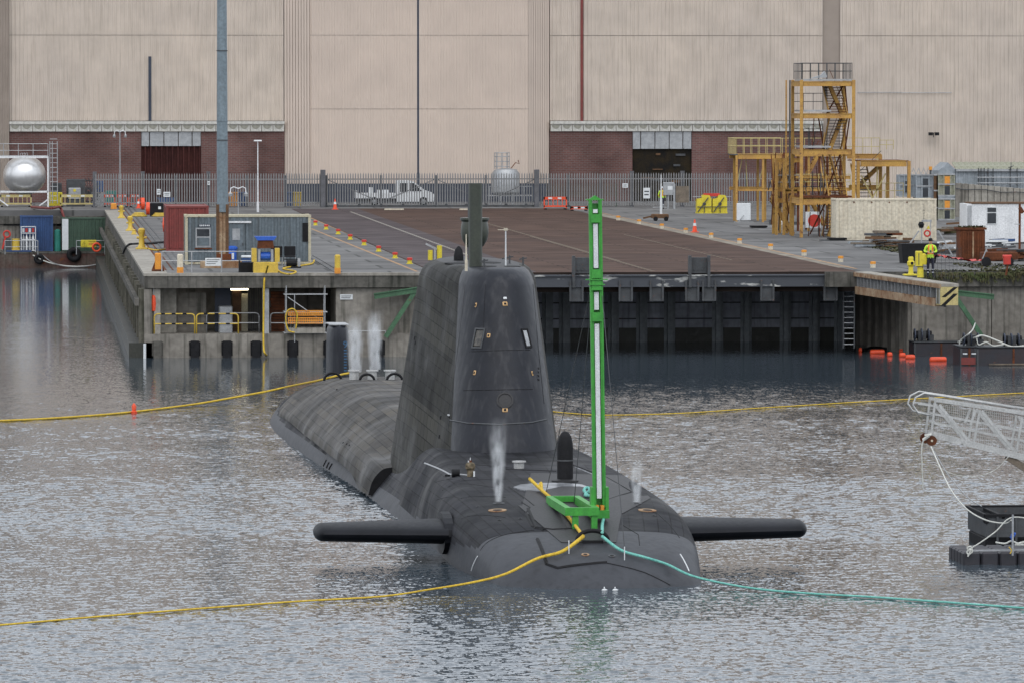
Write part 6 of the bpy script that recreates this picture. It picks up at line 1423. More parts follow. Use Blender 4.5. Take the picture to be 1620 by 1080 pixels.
q=MB(); q.box(0,W_,-.25,-.152,zt_-.16,zt_+.0); q.build('gutter',M['galv'],t)
q=MB(); ga=bx_(1486,262,YS).x-a_.x; q.prism([(ga,0),(-.01,0),(-.01,zt_),(ga*.45,rid),(ga,zt_-.1)],.2,3.8); q.build('gable',M['shed'],t)
for px in (1547,1551,1556,1562,1570,1597,1608): x=bx_(px,280,YS).x-a_.x; q=MB(); q.cyl((x,-.3,zt_-1.7),(x,-.3,zt_+.1),.035,n=6); q.build('pipe',M['steel'],t)
for py in (281,290): z=bx_(1550,py,YS).z-ZT; x0=bx_(1545,py,YS).x-a_.x; q=MB(); q.cyl((x0,-.34,z),(W_,-.34,z),.04,n=6); q.build('pipe',M['galv'],t)
q=MB(); x=bx_(1598,262,YS).x-a_.x; q.bar((x,-.4,zt_-.1),(x,-.4,zt_+.5),.05); q.bar((x-.2,-.4,zt_+.1),(x+.2,-.4,zt_+.25),.05); q.build('aerial',M['steel'],t)
# precast wall slabs in front of shed
YSL=YS-3
a_=bx_(1512,345,YSL); t=T('slab_wall','row of grey upright slabs standing in front of the shed','wall',(a_.x,YSL,ZT))
for k in range(13):
    x0=bx_(1512+k*10.2,300,YSL).x-a_.x; x1=bx_(1512+(k+1)*10.2-.8,300,YSL).x-a_.x; top_=bx_(1512,290+k*.9,YSL).z-ZT
    q=MB(); q.bev(x0,x1,0,.25,0,top_,.02); q.build('slab',M['conc_pale'] if k>1 else M['concrete'],t)
q=MB(); q.tube([(bx_(1512+k*12,297+k*.9+1.0*sin(k),YSL-.1).x-a_.x,-.12,bx_(1512,298+k*.9+1.2*sin(k*1.3),YSL).z-ZT) for k in range(12)],.035,6); q.build('cable',M['steel'],t)
# white cabin
a_=G(1529,386,ZT); u=1/ppm(a_); t=T('white_cabin','white portable cabin with one dark framed window at the right edge','cabin',(a_.x,a_.y,ZT))
H=63*u; W_=130*u
q=MB(); q.box(0,W_,0,2.6,.1,H); q.build('body',M['white'],t); q=MB(); q.box(.3,W_,-.06,2.7,H+.002,H+.08); q.build('roof',M['brown'],t)
for k in range(6): q=MB(); q.box(1.6+k*1.0,1.63+k*1.0,-.015,-.002,.1,H-.02); q.build('wall_batten',M['plate'],t)
x0=33*u; z0=(385-353)*u; w_=14*u; h_=25*u
q=MB(); q.box(x0-.05,x0+w_+.05,-.04,-.002,z0-.05,z0+h_+.05); wf=q.build('window_frame',M['plate'],t); 
q=MB(); q.box(x0,x0+w_,-.055,-.041,z0,z0+h_*.66); q.build('pane',M['glass'],wf); q=MB(); q.box(x0,x0+w_,-.055,-.041,z0+h_*.72,z0+h_); q.build('pane',M['glass'],wf)
q=MB(); q.box(.05,8*u,-.03,-.002,.9,H-.1); q.build('grey_panel',M['galv'],t)
# post with rust
a_=G(1613,395,ZT); u=1/ppm(a_); q=MB(); q.bar((0,0,0),(0,0,72*u),.12,mi=0); q.bar((-.0,0,66*u),(.2,0,58*u),.2,mi=0); q.bar((-.35,-.1,40*u),(.0,-.1,40*u),.04,mi=1); o=q.build('rusty_post',[M['rust'],M['galv']]); o.location=a_; tag(o,'tall rusty post standing before the white cabin','post')
# rusty skip block, piles, etc
a_=G(1519,412,ZT); u=1/ppm(a_)
t=T('rusty_trough','upright rusty steel trough with weeds on top beside the white cabin','steel block',(a_.x,a_.y,ZT))
q=MB(); q.bev(0,40*u,0,1.4,0,48*u,.05); q.build('body',M['rust'],t)
for k in range(5): q=MB(); q.box(.12+k*.27,.2+k*.27,-.08,-.002,.05,45*u); q.build('rib',M['rustp'] if k==2 else M['rust'],t)
q=MB(); q.box(-.1,42*u,-.06,1.5,48*u+.002,50*u+.05); q.build('rim',M['rust'],t)
def tufts(name,lab,x0,x1,y0,y1,z,n_,h,seed=3,cat_='weeds'):
    rr=random.Random(seed); q=MB()
    for k in range(n_):
        x=rr.uniform(x0,x1); y=rr.uniform(y0,y1); hh=h*rr.uniform(.3,1); a_=rr.uniform(0,pi); w_=.03+.03*rr.random(); dx,dy=cos(a_)*w_,sin(a_)*w_; lx,ly=rr.uniform(-.15,.15),rr.uniform(-.2,.1)
        q.add([(x-dx,y-dy,z),(x+dx,y+dy,z),(x+dx+lx,y+dy+ly,z+hh*.7),(x+lx*1.6,y+ly*1.6,z+hh),(x-dx+lx,y-dy+ly,z+hh*.7)],[(0,1,2,3,4)])
    o=q.build(name,M['weed']); o['kind']='stuff'; o['label']=lab; o['category']=cat_; return o
tufts('weeds','weeds growing on top of the rusty trough',a_.x,a_.x+1.4,a_.y,a_.y+1.3,ZT+50*u,160,.18)
# weeds on right coping
c0=G(1516,443,ZT); tufts('weeds','strip of weeds hanging along the right quay edge',c0.x,c0.x+12,YR-.3,YR+.3,ZT,700,.14,5)
rr=random.Random(9); q=MB()
for k in range(650):
    x=c0.x+rr.uniform(0,10); z=ZT-rr.uniform(0,.5)*rr.random(); y=YR-.36-rr.uniform(0,.12); s=.06
    q.add([(x-s,y,z),(x+s,y,z),(x+s*rr.uniform(-1,1),y-.12,z-rr.uniform(.05,.3))],[(0,1,2)])
o=q.build('hanging_weeds',M['weed']); o['kind']='stuff'; o['label']='weeds trailing down the right quay coping'; o['category']='weeds'
g0=G(1440,395,ZT); tufts('grass_patch','thin grass on the ground behind the person',G(1390,395,ZT).x,G(1450,395,ZT).x,G(1390,402,ZT).y,G(1390,392,ZT).y,ZT,500,.12,6)
tufts('grass_patch','green grass on the ground at the right edge by the rusty steel',G(1540,425,ZT).x,G(1640,425,ZT).x,G(1560,433,ZT).y,G(1560,418,ZT).y,ZT,700,.10,8)
# timber and steel heaps
def heap(name,lab,cat_,px0,px1,py,n_,mats,h,seed,yd=2.0):
    rr=random.Random(seed); a_=G(px0,py,ZT); u=1/ppm(a_); W_=(px1-px0)*u; t=T(name,lab,cat_,(a_.x,a_.y,ZT))
    for k in range(n_):
        L_=rr.uniform(.25,.8)*min(W_,2.2); x=rr.uniform(0,max(.05,W_-L_)); y=rr.uniform(0,yd); z=rr.uniform(.02,h)*rr.random()**.7; th=rr.uniform(.05,.16); q=MB()
        q.bar((x,y,z+th/2),(x+L_,y+rr.uniform(-.3,.3),z+th/2+rr.uniform(-.03,.08)*1.0),rr.uniform(.08,.3),th); q.build('piece',M[rr.choice(mats)],t)
    return t
heap('scrap_heap','heap of grey steel lengths and pipes before the cream container','scrap',1345,1452,392,40,['galv','steel','timber','shed','brown'],.55,1)
heap('scrap_heap','heap of brown timbers and pale sheets between container and trough','scrap',1488,1520,402,26,['timber','brown','galv','plate','steel'],.7,2)
heap('scrap_heap','dark rusty steel pile at the right edge under the white cabin','scrap',1556,1640,414,34,['rust','rust','steel','brown'],.8,4,1.5)
heap('scrap_heap','scatter of blue and grey fittings at the cabin foot','scrap',1556,1620,392,16,['cont_blue','galv','steel','plate'],.4,5)
heap('scrap_heap','low pile of timber behind the container right end','scrap',1484,1530,372,22,['timber','conc_pale','weed','brown'],.8,12)
a_=G(1395,390,ZT); u=1/ppm(a_); t=T('timber_block_stack','stack of timber blocks on rusty drums before the cream container','timber stack',(a_.x,a_.y,ZT))
for k in range(3): q=MB(); q.cyl((-.45+k*.4,0,0),(-.45+k*.4,0,.62),.2,n=12); q.build('drum',M['rustp'] if k==1 else M['timber'],t)
for x0,x1,z0,mt in ((-1.0,.6,.64,'steel'),(-.5,1.0,.8,'timber'),(.2,1.2,.66,'rust')): q=MB(); q.bev(x0,x1,-.4,.4,z0,z0+.14,.02); q.build('plank',M[mt],t)
# black tub, red sheet, person support etc.
a_=G(1434,418,ZT); q=MB(); q.prism([(0,0),(1.75,0),(1.95,1.05),(-.1,1.05)],0,1.2); o=q.build('black_tub',M['black']); o.location=(a_.x,a_.y+1.2,ZT); tag(o,'black open tub standing behind the person','tub')
def red_sheet():
    rr=random.Random(3); a_=G(1478,417,ZT); b_=G(1528,412,ZT); n_=22; m_=8; q=MB(); vs=[]
    for i in range(n_):
        for j in range(m_): vs.append((a_.x+(b_.x-a_.x+.4)*i/(n_-1),a_.y+1.4*j/(m_-1),ZT+.05+.16*rr.random()+.35*max(0,1-i/14)*(.7+.3*rr.random())))
    q.add(vs,[(i*m_+j,(i+1)*m_+j,(i+1)*m_+j+1,i*m_+j+1) for i in range(n_-1) for j in range(m_-1)]); o=q.build('red_tarpaulin',M['red'],smooth='all'); tag(o,'crumpled red netting lying on the ground right of the person','tarpaulin')
red_sheet()
a_=G(1593,436,ZT); u=1/ppm(a_); t=T('lifebuoy_post','small red housing on a leaning rusty post at the right quay edge','post',(a_.x,a_.y,ZT)); q=MB(); q.bar((-.05,0,0),(.05,0,.6),.09); q.build('post',M['rust'],t); q=MB(); q.bev(-.18,.18,-.12,.12,.55,1.0,.05); q.cyl((-.22,0,.95),(.22,0,.95),.08,n=8); q.build('housing',M['red'],t)
p=OQ(1557,422); t=T('small_trailer','small dark wheeled trailer beside the rusty steel pile','trailer',(p.x,p.y,ZT)); q=MB(); q.bev(-.1,1.8,0,.9,.35,.75,.04); q.build('tray',M['rust'],t); q=MB(); q.bar((-.1,0,.4),(.2,0,1.1),.05); q.build('handle',M['galv'],t)
for x in (.1,1.3): q=MB(); q.cyl((x,-.12,.25),(x,-.01,.25),.25,n=14); q.build('wheel',M['black'],t)
# capstan + hook by person
a_=G(1441,436,ZT); t=T('mooring_capstan','bright yellow upright capstan left of the person on the quay','capstan',(a_.x,a_.y,ZT)); t.scale=(.62,.62,.72); q=MB(); q.bev(-.6,.5,-.3,.5,0,.1,.03); q.build('base_plate',M['yellow_b'],t)
q=MB(); q.lathe([(.24,.1),(.2,.2),(.19,.6),(.3,.72),(.3,.95),(.2,1.02),(.22,1.2),(.16,1.3)],n=18); q.build('barrel',M['yellow_b'],t,smooth=True); q=MB(); q.cyl((.05,-.33,.85),(.05,-.29,.85),.11,n=12); q.build('eye_hole',M['black'],t)
a_=G(1456,439,ZT); t=T('quick_release_hook','bright yellow box shaped release hook the person leans on','mooring hook',(a_.x,a_.y,ZT)); t.scale=(.62,.62,.74)
q=MB(); q.lathe([(.28,0),(.26,.1),(.24,.9)],n=16); q.build('pedestal',M['yellow_b'],t); q=MB(); q.bev(-.38,.12,-.3,.3,.75,1.75,.04); q.build('housing',M['yellow_b'],t); q=MB(); q.lathe([(.3,.85),(.34,1.1),(.3,1.5),(.15,1.6)],(.2,0,0),n=14); q.build('drum_cover',M['yellow_b'],t,smooth=True)
q=MB(); q.box(-.2,-.14,-.32,-.301,.85,1.6); q.box(-.36,.45,-.32,-.2,.70,.74); q.build('slot_strip',M['steel'],t)  # dark steel strips on the front of the hook housing
# tall gantry poles & ring beacon behind
a_=G(1465,405,ZT); u=1/ppm(a_); t=T('signal_stand','slim pale stand with black head and small red ring behind the person','stand',(a_.x,a_.y,ZT))
q=MB(); q.bar((-.25,0,0),(-.25,0,1.9),.06); q.bar((-.25,0,1.95),(.3,0,1.95),.12); q.bar((.25,0,.7),(.25,0,1.95),.05); q.bar((-1.4,0,-.0),(-.4,0,1.4),.07); q.bar((1.5,0,.0),(.7,0,1.4),.07); q.build('frame',M['galv'],t)
q=MB(); q.lathe([(.1,1.55),(.18,1.75),(.1,1.9)],(-.28,0,0),n=10); q.build('lamp_head',M['black'],t)
q=MB(); q.tube([(.05+.16*cos(2*pi*k/12),-.1,1.25+.16*sin(2*pi*k/12)) for k in range(12)],.05,6,closed=True); q.build('red_ring',M['red'],t)
# mesh cage railing right of person
a_=G(1477,444,ZT-.1); t=T('mesh_guard','thin wire mesh guard rails around the striped walkway end','railing',(a_.x,a_.y,ZT))
L_=1.35
for k in range(8): q=MB(); q.cyl((k*L_/7,0,0),(k*L_/7,0,1.55),.008,n=5); q.build('wire_post',M['steel'],t)
for k in range(6): q=MB(); q.cyl((0,0,.1+k*.27),(L_,0,.1+k*.27),.006,n=5); q.build('wire',M['steel'],t)
# ------------- pontoons and boom floats
def pont(px0,px1,pyb,pyt,Dd,lab,grp=None):
    a_=G(px0,pyb,0); u=1/ppm(a_); W_=(px1-px0)*u; H=(pyb-pyt)*u*.97; t=T('work_pontoon',lab,'pontoon',(a_.x,a_.y,0),group=grp)
    q=MB(); q.bev(0,W_,0,2.2,-.5,H,.05); q.build('float_body',M['pontoon'],t)
    n_=max(2,int(W_/1.2))
    for k in range(n_+1): q=MB(); x=min(W_-.1,k*W_/n_); q.box(x,x+.1,-.03,-.002,0,H-.05); q.build('side_rib',M['rust'] if k%2 else M['steel'],t)
    q=MB(); q.box(-.02,W_+.02,-.05,0.0,H+.002,H+.06); q.box(-.02,W_+.02,.001,2.2,H+.002,H+.05); q.build('deck_rim',M['steel'],t)
    return t,H,W_,a_
t1_,H1,W1_,a1=pont(1446,1530,563,541,3,'long low black pontoon in front of the concrete quay wall')
t2_,H2,W2_,a2=pont(1519,1545,578,548,3,'short black pontoon with white marks and a red side panel'); 
q=MB(); q.box(.05,W2_-.05,-.06,-.031,.05,.4); q.build('red_panel',M['cont_red'],t2_); 
for x in (.12,.55): q=MB(); q.box(x,x+.22,-.065,-.061,.55,.62); q.build('white_mark',M['plate'],t2_)
t3_,H3,W3_,a3=pont(1545,1660,578,549,3,'long black pontoon at the right edge with a pale rubbing strip'); q=MB(); q.box(.6,W3_,-.1,-.031,.03,.1); q.build('rubbing_strip',M['timber'],t3_)
for nm,lab,px,z,par in (('winch_bollard','dark winch on the long low pontoon left end',1458,H1,a1),('pontoon_winch','dark winch heap in the middle of the pontoons',1536,H2,a2),('pontoon_winch','dark twin drum winch near the right picture edge',1600,H3,a3)):
    x=QY(px,550,par.y+.6).x; t=T(nm,lab,'winch',(x,par.y+.6,z+.065)); q=MB(); q.box(-.2,.2,-.2,.2,0,.5); q.box(.3,.6,-.2,.2,0,.3); q.build('block',M['steel'],t); q=MB(); q.cyl((-.4,0,.3),(.5,0,.3),.2,n=12); q.build('drum',M['black'],t); 
    for k in range(3): q=MB(); q.cyl((-.4+k*.35,-.1,.3),(-.35+k*.35,-.1,.3),.32,n=14); q.build('flange',M['navy'],t)
rope('pontoon_rope','pale rope from the green strut down to the pontoon winch',[QY(1543,511,YQ-1.4),QY(1537,524,a2.y+.2),QY(1520,538,a2.y+.3),QY(1518,545,a2.y+.3)],.035,'ropew')
rope('pontoon_rope','bundle of pale rope lying over the pontoon decks',[QY(1500,545,a1.y+.3),QY(1515,541,a1.y+.2),QY(1540,535,a2.y+.4),QY(1555,531,a3.y+.5),QY(1580,540,a3.y+.3),QY(1600,548,a3.y+.1),QY(1620,547,a3.y+.1)],.05,'ropew')
rope('pontoon_rope','thin pale rope crossing in front of the middle winch',[QY(1545,532,a2.y+.2),QY(1548,545,a2.y+.0),QY(1560,541,a3.y+.1),QY(1572,547,a3.y+.05),QY(1590,544,a3.y)],.035,'ropew')
for i,(px0,px1,py,s) in enumerate(((1358,1364,555,1),(1376,1400,558,1),(1403,1412,562,1),(1422,1430,557,1),(1422,1433,563,1),(1432,1448,566,1),(1470,1498,570,1.1))):
    a_=G((px0+px1)/2,py+1,0); u=1/ppm(a_); L_=(px1-px0)*u/2; q=MB(); rr=.12*s+.02; q.lathe([(.02,-L_),(rr*.8,-L_+.03),(rr,-L_+.12 if L_>.2 else -L_*.5),(rr,L_-.12 if L_>.2 else L_*.5),(rr*.8,L_-.03),(.02,L_)],n=14)
    o=q.build('boom_float',M['redor'],smooth=True); o.rotation_euler=(0,R(90),R(4*(-1)**i)); o.location=(a_.x,a_.y,.07)
    tag(o,['short orange float touching the dark pocket corner','long orange float second from the left','small orange float left of the black bag','tiny orange float tucked against the wall','small orange float in front of the tiny one','orange float at the corner of the concrete wall','longest orange float alone before the black pontoons'][i],'float','orange boom floats on the water')
rope('boom_rope','dark line joining the orange floats along the wall foot',[G(1364,553,.06),G(1385,549,.08),G(1410,552,.08),G(1440,556,.08),G(1446,560,.1)],.06,'black')
# ================================================================== FOREGROUND
def SD(px,py,s_):       # world point at pixel in the plane at distance s_ along the boat
    return QD(px,py,152+s_)
def hw_(px,py,lift=.05):
    p,nn=onhull(px,py,BV); return SM@(p+Vector((0,0,lift)))
# green mast
pb=hw_(943,824,0); pb.z-=.02
D0=(pb-C0).dot(HV); u=1/ppm(pb)
gm=T('green_mast','tall bright green steel mast with white core strip standing on the submarine bow','mast',pb,SRZ)
hM=(824-314)*u; lean=-.0
def gxm(px): return (px-946)*u
def gzm(py): return (824-py)*u
ax=lambda z: (948-943)*u + (940.5-948)*u*z/hM         # leans slightly left with height
for s in (-1,1):
    q=MB(); z0=gzm(800); 
    q.bar((ax(z0)+s*.125,.0,z0),(ax(hM)+s*.125,0,hM),.075,.26); q.build('channel',M['green'],gm)
    q=MB(); q.bar((ax(z0)+s*.155,-.135,z0),(ax(hM)+s*.155,-.135,hM),.05,.03); q.build('channel_lip',M['green'],gm)
q=MB(); q.bar((ax(0),.08,gzm(790)),(ax(hM),.08,gzm(320)),.18,.05); q.build('back_plate',M['green'],gm)
for a_,b_ in ((329,335),(352,422),(460,488),(510,786)):
    q=MB(); q.bar((ax(gzm(b_)),-.09,gzm(b_)),(ax(gzm(a_)),-.09,gzm(a_)),.13,.02); q.build('white_strip',M['plate'],gm)
for a_,b_ in ((337,350),(424,438),(440,456),(492,506)):
    q=MB(); z1_,z2_=gzm(b_),gzm(a_); q.bar((ax(z1_),-.16,z1_),(ax(z2_),-.16,z2_),.27,.03); q.build('splice_plate',M['green'],gm)
for py,w_ in ((440,.62),(448,.46),(456,.30)):
    z=gzm(py); q=MB(); q.bar((ax(z)-w_/2,-.18,z),(ax(z)+w_/2,-.18,z),.05,.03); q.build('flange',M['green'],gm)
q=MB(); z=hM; q.bar((ax(z)-.24,0,z),(ax(z)+.24,0,z),.3,.03); q.prism([(ax(z)-.18,z),(ax(z)+.18,z),(ax(z),z+.12)],-.05,.05); q.build('mast_head',M['green'],gm)
z=gzm(800)
for s in (-1,1): q=MB(); q.box(ax(0)+s*.2-.045,ax(0)+s*.2+.045,-.2,.2,.16,gzm(768)); q.build('foot_plate',M['green'],gm)
q=MB(); q.box(ax(0)-.155,ax(0)+.155,.1,.19,.16,gzm(768)); q.build('foot_back',M['green'],gm)
for s in (-1,1): q=MB(); q.box(ax(0)+s*.075-.05,ax(0)+s*.075+.05,-.15,.05,.30,.48); q.build('timber_wedge',M['orange'],gm)
# base frame
def frame_rect(x0,x1,y0,y1,z0,z1,w_,nm='frame_beam'):
    for b in ((x0,x1,y0,y0+w_),(x0,x1,y1-w_,y1),(x0,x0+w_,y0+w_,y1-w_),(x1-w_,x1,y0+w_,y1-w_)):
        q=MB(); q.box(b[0],b[1],b[2],b[3],z0,z1); q.build(nm,M['green'],gm)
frame_rect(gxm(888),gxm(942),-1.3,3.4,.28,.50,.17)
frame_rect(gxm(936),gxm(964),-.5,.7,.14,.36,.1)
for x,y in ((gxm(905),-1.25),(gxm(935),-1.25),(gxm(903),2.2),(gxm(938),2.2)): q=MB(); q.box(x-.08,x+.08,y,y+.2,-.15,.28); q.build('leg',M['green'],gm)
# guy wires
top=SM@(SI@ (gm.matrix_basis@Vector((ax(gzm(450)),0,gzm(450)))))
def wire(lab,a_,b_,r=.011):
    q=MB(); q.cyl(a_,b_,r,n=5); o=q.build('guy_wire',M['steel']); return tag(o,lab,'guy wire','guy wires of the green mast')
wire('guy wire from the green mast to the casing left of the black capsule',top+Vector((-.12,0,.0)),hw_(863,785))
wire('guy wire from the green mast running close behind its left edge',top+Vector((-.1,0,0)),hw_(908,800)); wire('guy wire from the green mast down to the casing on its right',top+Vector((.15,0,0)),hw_(988,868))
# ropes on deck and water
def zi(px,py,z): return G(px,py,z)
ringw=SM@FR
L1=ringw+Vector((-.27,-.05,.12)); R1_=ringw+Vector((.25,-.05,.12))
rope('yellow_mooring_rope','thick yellow mooring rope from the bow ring down to the water at the left',[L1,hw_(890,877,.10),hw_(850,891,.14),zi(800,907,.40),zi(750,920,.25),zi(678,932,.12),zi(600,943,.07),zi(450,952,.04),zi(200,971,.04),zi(0,988,.04),zi(-120,997,.04)],(.055,.026),'ropey','mooring rope',10,sides=8)
rope('yellow_deck_rope','thick yellow rope running along the casing to the bow ring',[hw_(838,772,.28),hw_(858,782,.12),hw_(880,800,.10),hw_(897,820,.10),hw_(912,840,.12),L1],.047,'ropey','mooring rope',8,sides=8)
rope('rope_tail','short knotted yellow tail on the casing rope',[hw_(857,781,.12),hw_(856,775,.22),hw_(852,777,.1)],.04,'ropey')
rope('teal_mooring_rope','teal mooring rope from the bow ring down to the water at the right',[R1_,hw_(982,874,.08),hw_(1020,886,.09),hw_(1055,897,.09),zi(1092,909,.34),zi(1140,921,.15),zi(1200,931,.07),zi(1280,938,.04),zi(1400,945,.04),zi(1620,961,.04),zi(1720,968,.04)],(.045,.030),'ropet','mooring rope',10,sides=8)
rope('teal_deck_rope','short teal rope from the bow ring up behind the green frame',[R1_+Vector((0,0,.1)),hw_(953,836,.15),hw_(955,822,.15),hw_(945,800,.2),hw_(932,786,.2)],.045,'ropet','mooring rope',8)
rope('teal_rope_knot','knot of teal rope on the casing beside the mast foot',[hw_(930,789,.1),hw_(924,783,.15),hw_(929,779,.15),hw_(933,783,.15),hw_(926,788,.1),hw_(936,790,.12)],.05,'ropet')
aft=SM@Vector((onhull(548,592)[0] if onhull(548,592)[0] is not None else toS(QD(548,596,226))))
rope('yellow_stern_rope','yellow mooring rope from the after casing across the water to the left edge',[QD(560,590,226),QD(545,591,225),QD(505,601,224),zi(460,610,.75),zi(420,619,.45),zi(360,630,.22),zi(300,640,.08),zi(200,652,.04),zi(100,660,.04),zi(0,665,.04),zi(-100,668,.04)],.045,'ropey','mooring rope',10)
rope('pale_yellow_rope','thin pale yellow rope floating from behind the fin to the right edge',[zi(870,650,.04),zi(900,653,.04),zi(960,656,.04),zi(1080,653,.04),zi(1200,645,.04),zi(1400,633,.04),zi(1620,621,.04),zi(1700,617,.04)],.026,'ropey','mooring rope',10)
# marker cone float
p=G(212,653,0); q=MB(); q.lathe([(.13,-.1),(.13,.08),(.05,.12)],n=12); q.lathe([(.08,.1),(.10,.3),(.02,.42)],n=10); o=q.build('marker_float',M['redor'],smooth=True); o.location=p; tag(o,'small orange cone float beside the yellow rope at the left','float')
# two white wavy marks on the bow water, modelled as small floating solids
for px,lab in ((956,'small white wavy mark on the water at the bow, left of two'),(973,'small white wavy mark on the water at the bow, right of two')):
    p=G(px,934,0); t=T('wavy_mark',lab,'wavy_mark',p,group='white wavy marks at the bow'); t.scale=(.6,.6,.6); q=MB(); q.lathe([(.01,-.13),(.05,-.08),(.07,0),(.05,.08),(.01,.16)],n=10); o=q.build('mark_body',M['plate'],t,smooth='all'); o.rotation_euler=(0,R(90),R(20)); o.location=(0,0,.04)
    q=MB(); q.cyl((0,0,.05),(.0,0,.13),.02,n=6); q.lathe([(.01,0),(.035,.03),(.01,.07)],(0,0,.12),n=8); q.build('mark_top',M['plate'],t,smooth=True)
# ------------- steam
def steam(px,py0,py1,D,r0,r1,dens,lab,bend=0):
    p=QD(px,py0,D); u=1/ppm(p); H=(py0-py1)*u
    m=bpy.data.materials.new('steam'); m.use_nodes=True; n=m.node_tree.nodes; L=m.node_tree.links; n.remove(n['Principled BSDF'])
    v=n.new('ShaderNodeVolumePrincipled'); v.inputs['Color'].default_value=(.97,.985,1,1); v.inputs['Anisotropy'].default_value=.2
    L.new(v.outputs[0],n['Material Output'].inputs['Volume'])
    tc=n.new('ShaderNodeTexCoord'); sp=n.new('ShaderNodeSeparateXYZ'); L.new(tc.outputs['Object'],sp.inputs[0])
    def math_(op,a,b=None):
        k=n.new('ShaderNodeMath'); k.operation=op
        for i,x in enumerate((a,b)):
            if x is None: continue
            if isinstance(x,(int,float)): k.inputs[i].default_value=x
            else: L.new(x,k.inputs[i])
        return k.outputs[0]
    zf=math_('DIVIDE',sp.outputs[2],H)
    rad=math_('SQRT',math_('ADD',math_('POWER',sp.outputs[0],2),math_('POWER',sp.outputs[1],2)))
    rz=math_('ADD',math_('MULTIPLY',zf,r1-r0),r0)
    fall=math_('POWER',math_('MAXIMUM',math_('SUBTRACT',1,math_('POWER',math_('DIVIDE',rad,rz),2)),0),2)
    zfal=math_('POWER',math_('MAXIMUM',math_('SUBTRACT',1,zf),0),1.6)
    mp=n.new('ShaderNodeMapping'); mp.inputs['Scale'].default_value=(5,5,1.9); L.new(tc.outputs['Object'],mp.inputs[0])
    nz=n.new('ShaderNodeTexNoise'); nz.inputs['Scale'].default_value=1.2; nz.inputs['Detail'].default_value=4; L.new(mp.outputs[0],nz.inputs['Vector'])
    nn=math_('MAXIMUM',math_('MULTIPLY',math_('ADD',nz.outputs[0],-.36),3.6),.02)
    L.new(math_('MULTIPLY',math_('MULTIPLY',math_('MULTIPLY',fall,zfal),nn),dens),v.inputs['Density'])
    q=MB(); q.lathe([(r0*1.05,0),(r0+(r1-r0)*.5,H*.5),(r1,H)],n=20); o=q.build('steam_jet',m); o.location=p; o['kind']='stuff'; return tag(o,lab,'steam')
steam(788,797,655,D0+3.5,.13,.42,16,'white steam jet rising from the casing before the fin')
steam(1007,796,715,D0+3.5,.13,.30,20,'faint steam jet rising at the right shoulder of the bow')
steam(562,588,495,222,.28,.50,22,'bright steam jet beside the rudder')
steam(593,584,488,222,.26,.46,28,'bright steam jet right of the rudder one')
# ------------- gangway and near pontoon (right)
ga=QD(1462,694,168); u=1/ppm(ga)
gw=T('gangway','aluminium gangway with lattice sides and rusty wheels reaching in from the right','gangway',ga,0)
gX=lambda px:(px-1462)*u
gZ=lambda py:(694-py)*u
def gpt(px,py,y=0): return (gX(px),y,gZ(py))
for y in (0,1.0):
    q=MB(); q.bar(gpt(1478,632,y),gpt(1660,660,y),.09,.09); q.build('top_chord',M['alu'],gw)
    q=MB(); q.bar(gpt(1476,687,y),gpt(1640,729,y),.10,.17); q.build('bottom_chord',M['alu'],gw)
    q=MB(); q.tube([gpt(1640,650,y),gpt(1500,627,y),gpt(1462,621,y),gpt(1448,628,y),gpt(1444,640,y),gpt(1452,652,y),gpt(1478,657,y)],.03,6); q.build('handrail',M['alu'],gw,smooth='all')
    for a_,b_ in (((1479,655),(1650,688)),((1478,669),(1650,704)),((1452,638),(1482,642))): q=MB(); q.bar(gpt(*a_,y),gpt(*b_,y),.045); q.build('side_rail',M['alu'],gw)
    for a_,b_ in (((1486,640),(1538,703)),((1554,650),(1608,715)),((1622,662),(1680,735))): q=MB(); q.bar(gpt(*a_,y),gpt(*b_,y),.07,.09); q.build('diagonal',M['alu'],gw)
    for a_,b_ in (((1480,630),(1473,688)),((1551,648),(1541,703)),((1545,648),(1536,672)),((1619,660),(1610,715))): q=MB(); q.bar(gpt(*a_,y),gpt(*b_,y),.06); q.build('upright',M['alu'],gw)
q=MB(); q.add([gpt(1480,688,0),gpt(1640,728,0),gpt(1640,728,1),gpt(1480,688,1),(gX(1480),0,gZ(688)-.05),(gX(1640),0,gZ(728)-.05),(gX(1640),1,gZ(728)-.05),(gX(1480),1,gZ(688)-.05)],[(0,1,2,3),(7,6,5,4),(0,4,5,1),(1,5,6,2),(2,6,7,3),(3,7,4,0)]); q.build('deck_plate',M['alu'],gw)
q=MB(); q.add([gpt(1482,640,.5),gpt(1640,662,.5),gpt(1640,722,.5),gpt(1482,684,.5)],[(0,1,2,3)])
q=MB(); 
for k in range(48):
    f=k/48; x0=1482+f*158; q.bar(gpt(x0,640+f*22,1.03),gpt(x0-3,684+f*40,1.03),.008)
for k in range(12): q.bar(gpt(1480,642+k*3.7,1.03),gpt(1640,664+k*5,1.03),.008)
o=q.build('mesh_infill',M['alu'],gw); o['kind']='stuff'
for y in (-.12,1.1):
    q=MB(); q.cyl((gX(1473),y-.05,gZ(696)),(gX(1473),y+.07,gZ(696)),.15,n=20); w_=q.build('wheel',M['rust'],gw); q=MB(); q.cyl((gX(1473),y-.07,gZ(696)),(gX(1473),y-.051,gZ(696)),.035,n=10); q.build('hub',M['cream'],w_)
q=MB(); q.tube([(gX(1462),-.15,gZ(688)),(gX(1470),-.2,gZ(686)),(gX(1466),-.1,gZ(692)),(gX(1460),-.15,gZ(694)),(gX(1468),-.2,gZ(688))],.05,6); q.build('rope_lashing',M['ropew'],gw)
q=MB(); q.bar(gpt(1503,690,-.06),gpt(1503,704,-.06),.035); q.bar(gpt(1524,692,-.06),gpt(1522,704,-.06),.035); q.bar(gpt(1503,700,-.06),gpt(1523,702,-.06),.035); q.build('step_bracket',M['alu'],gw)
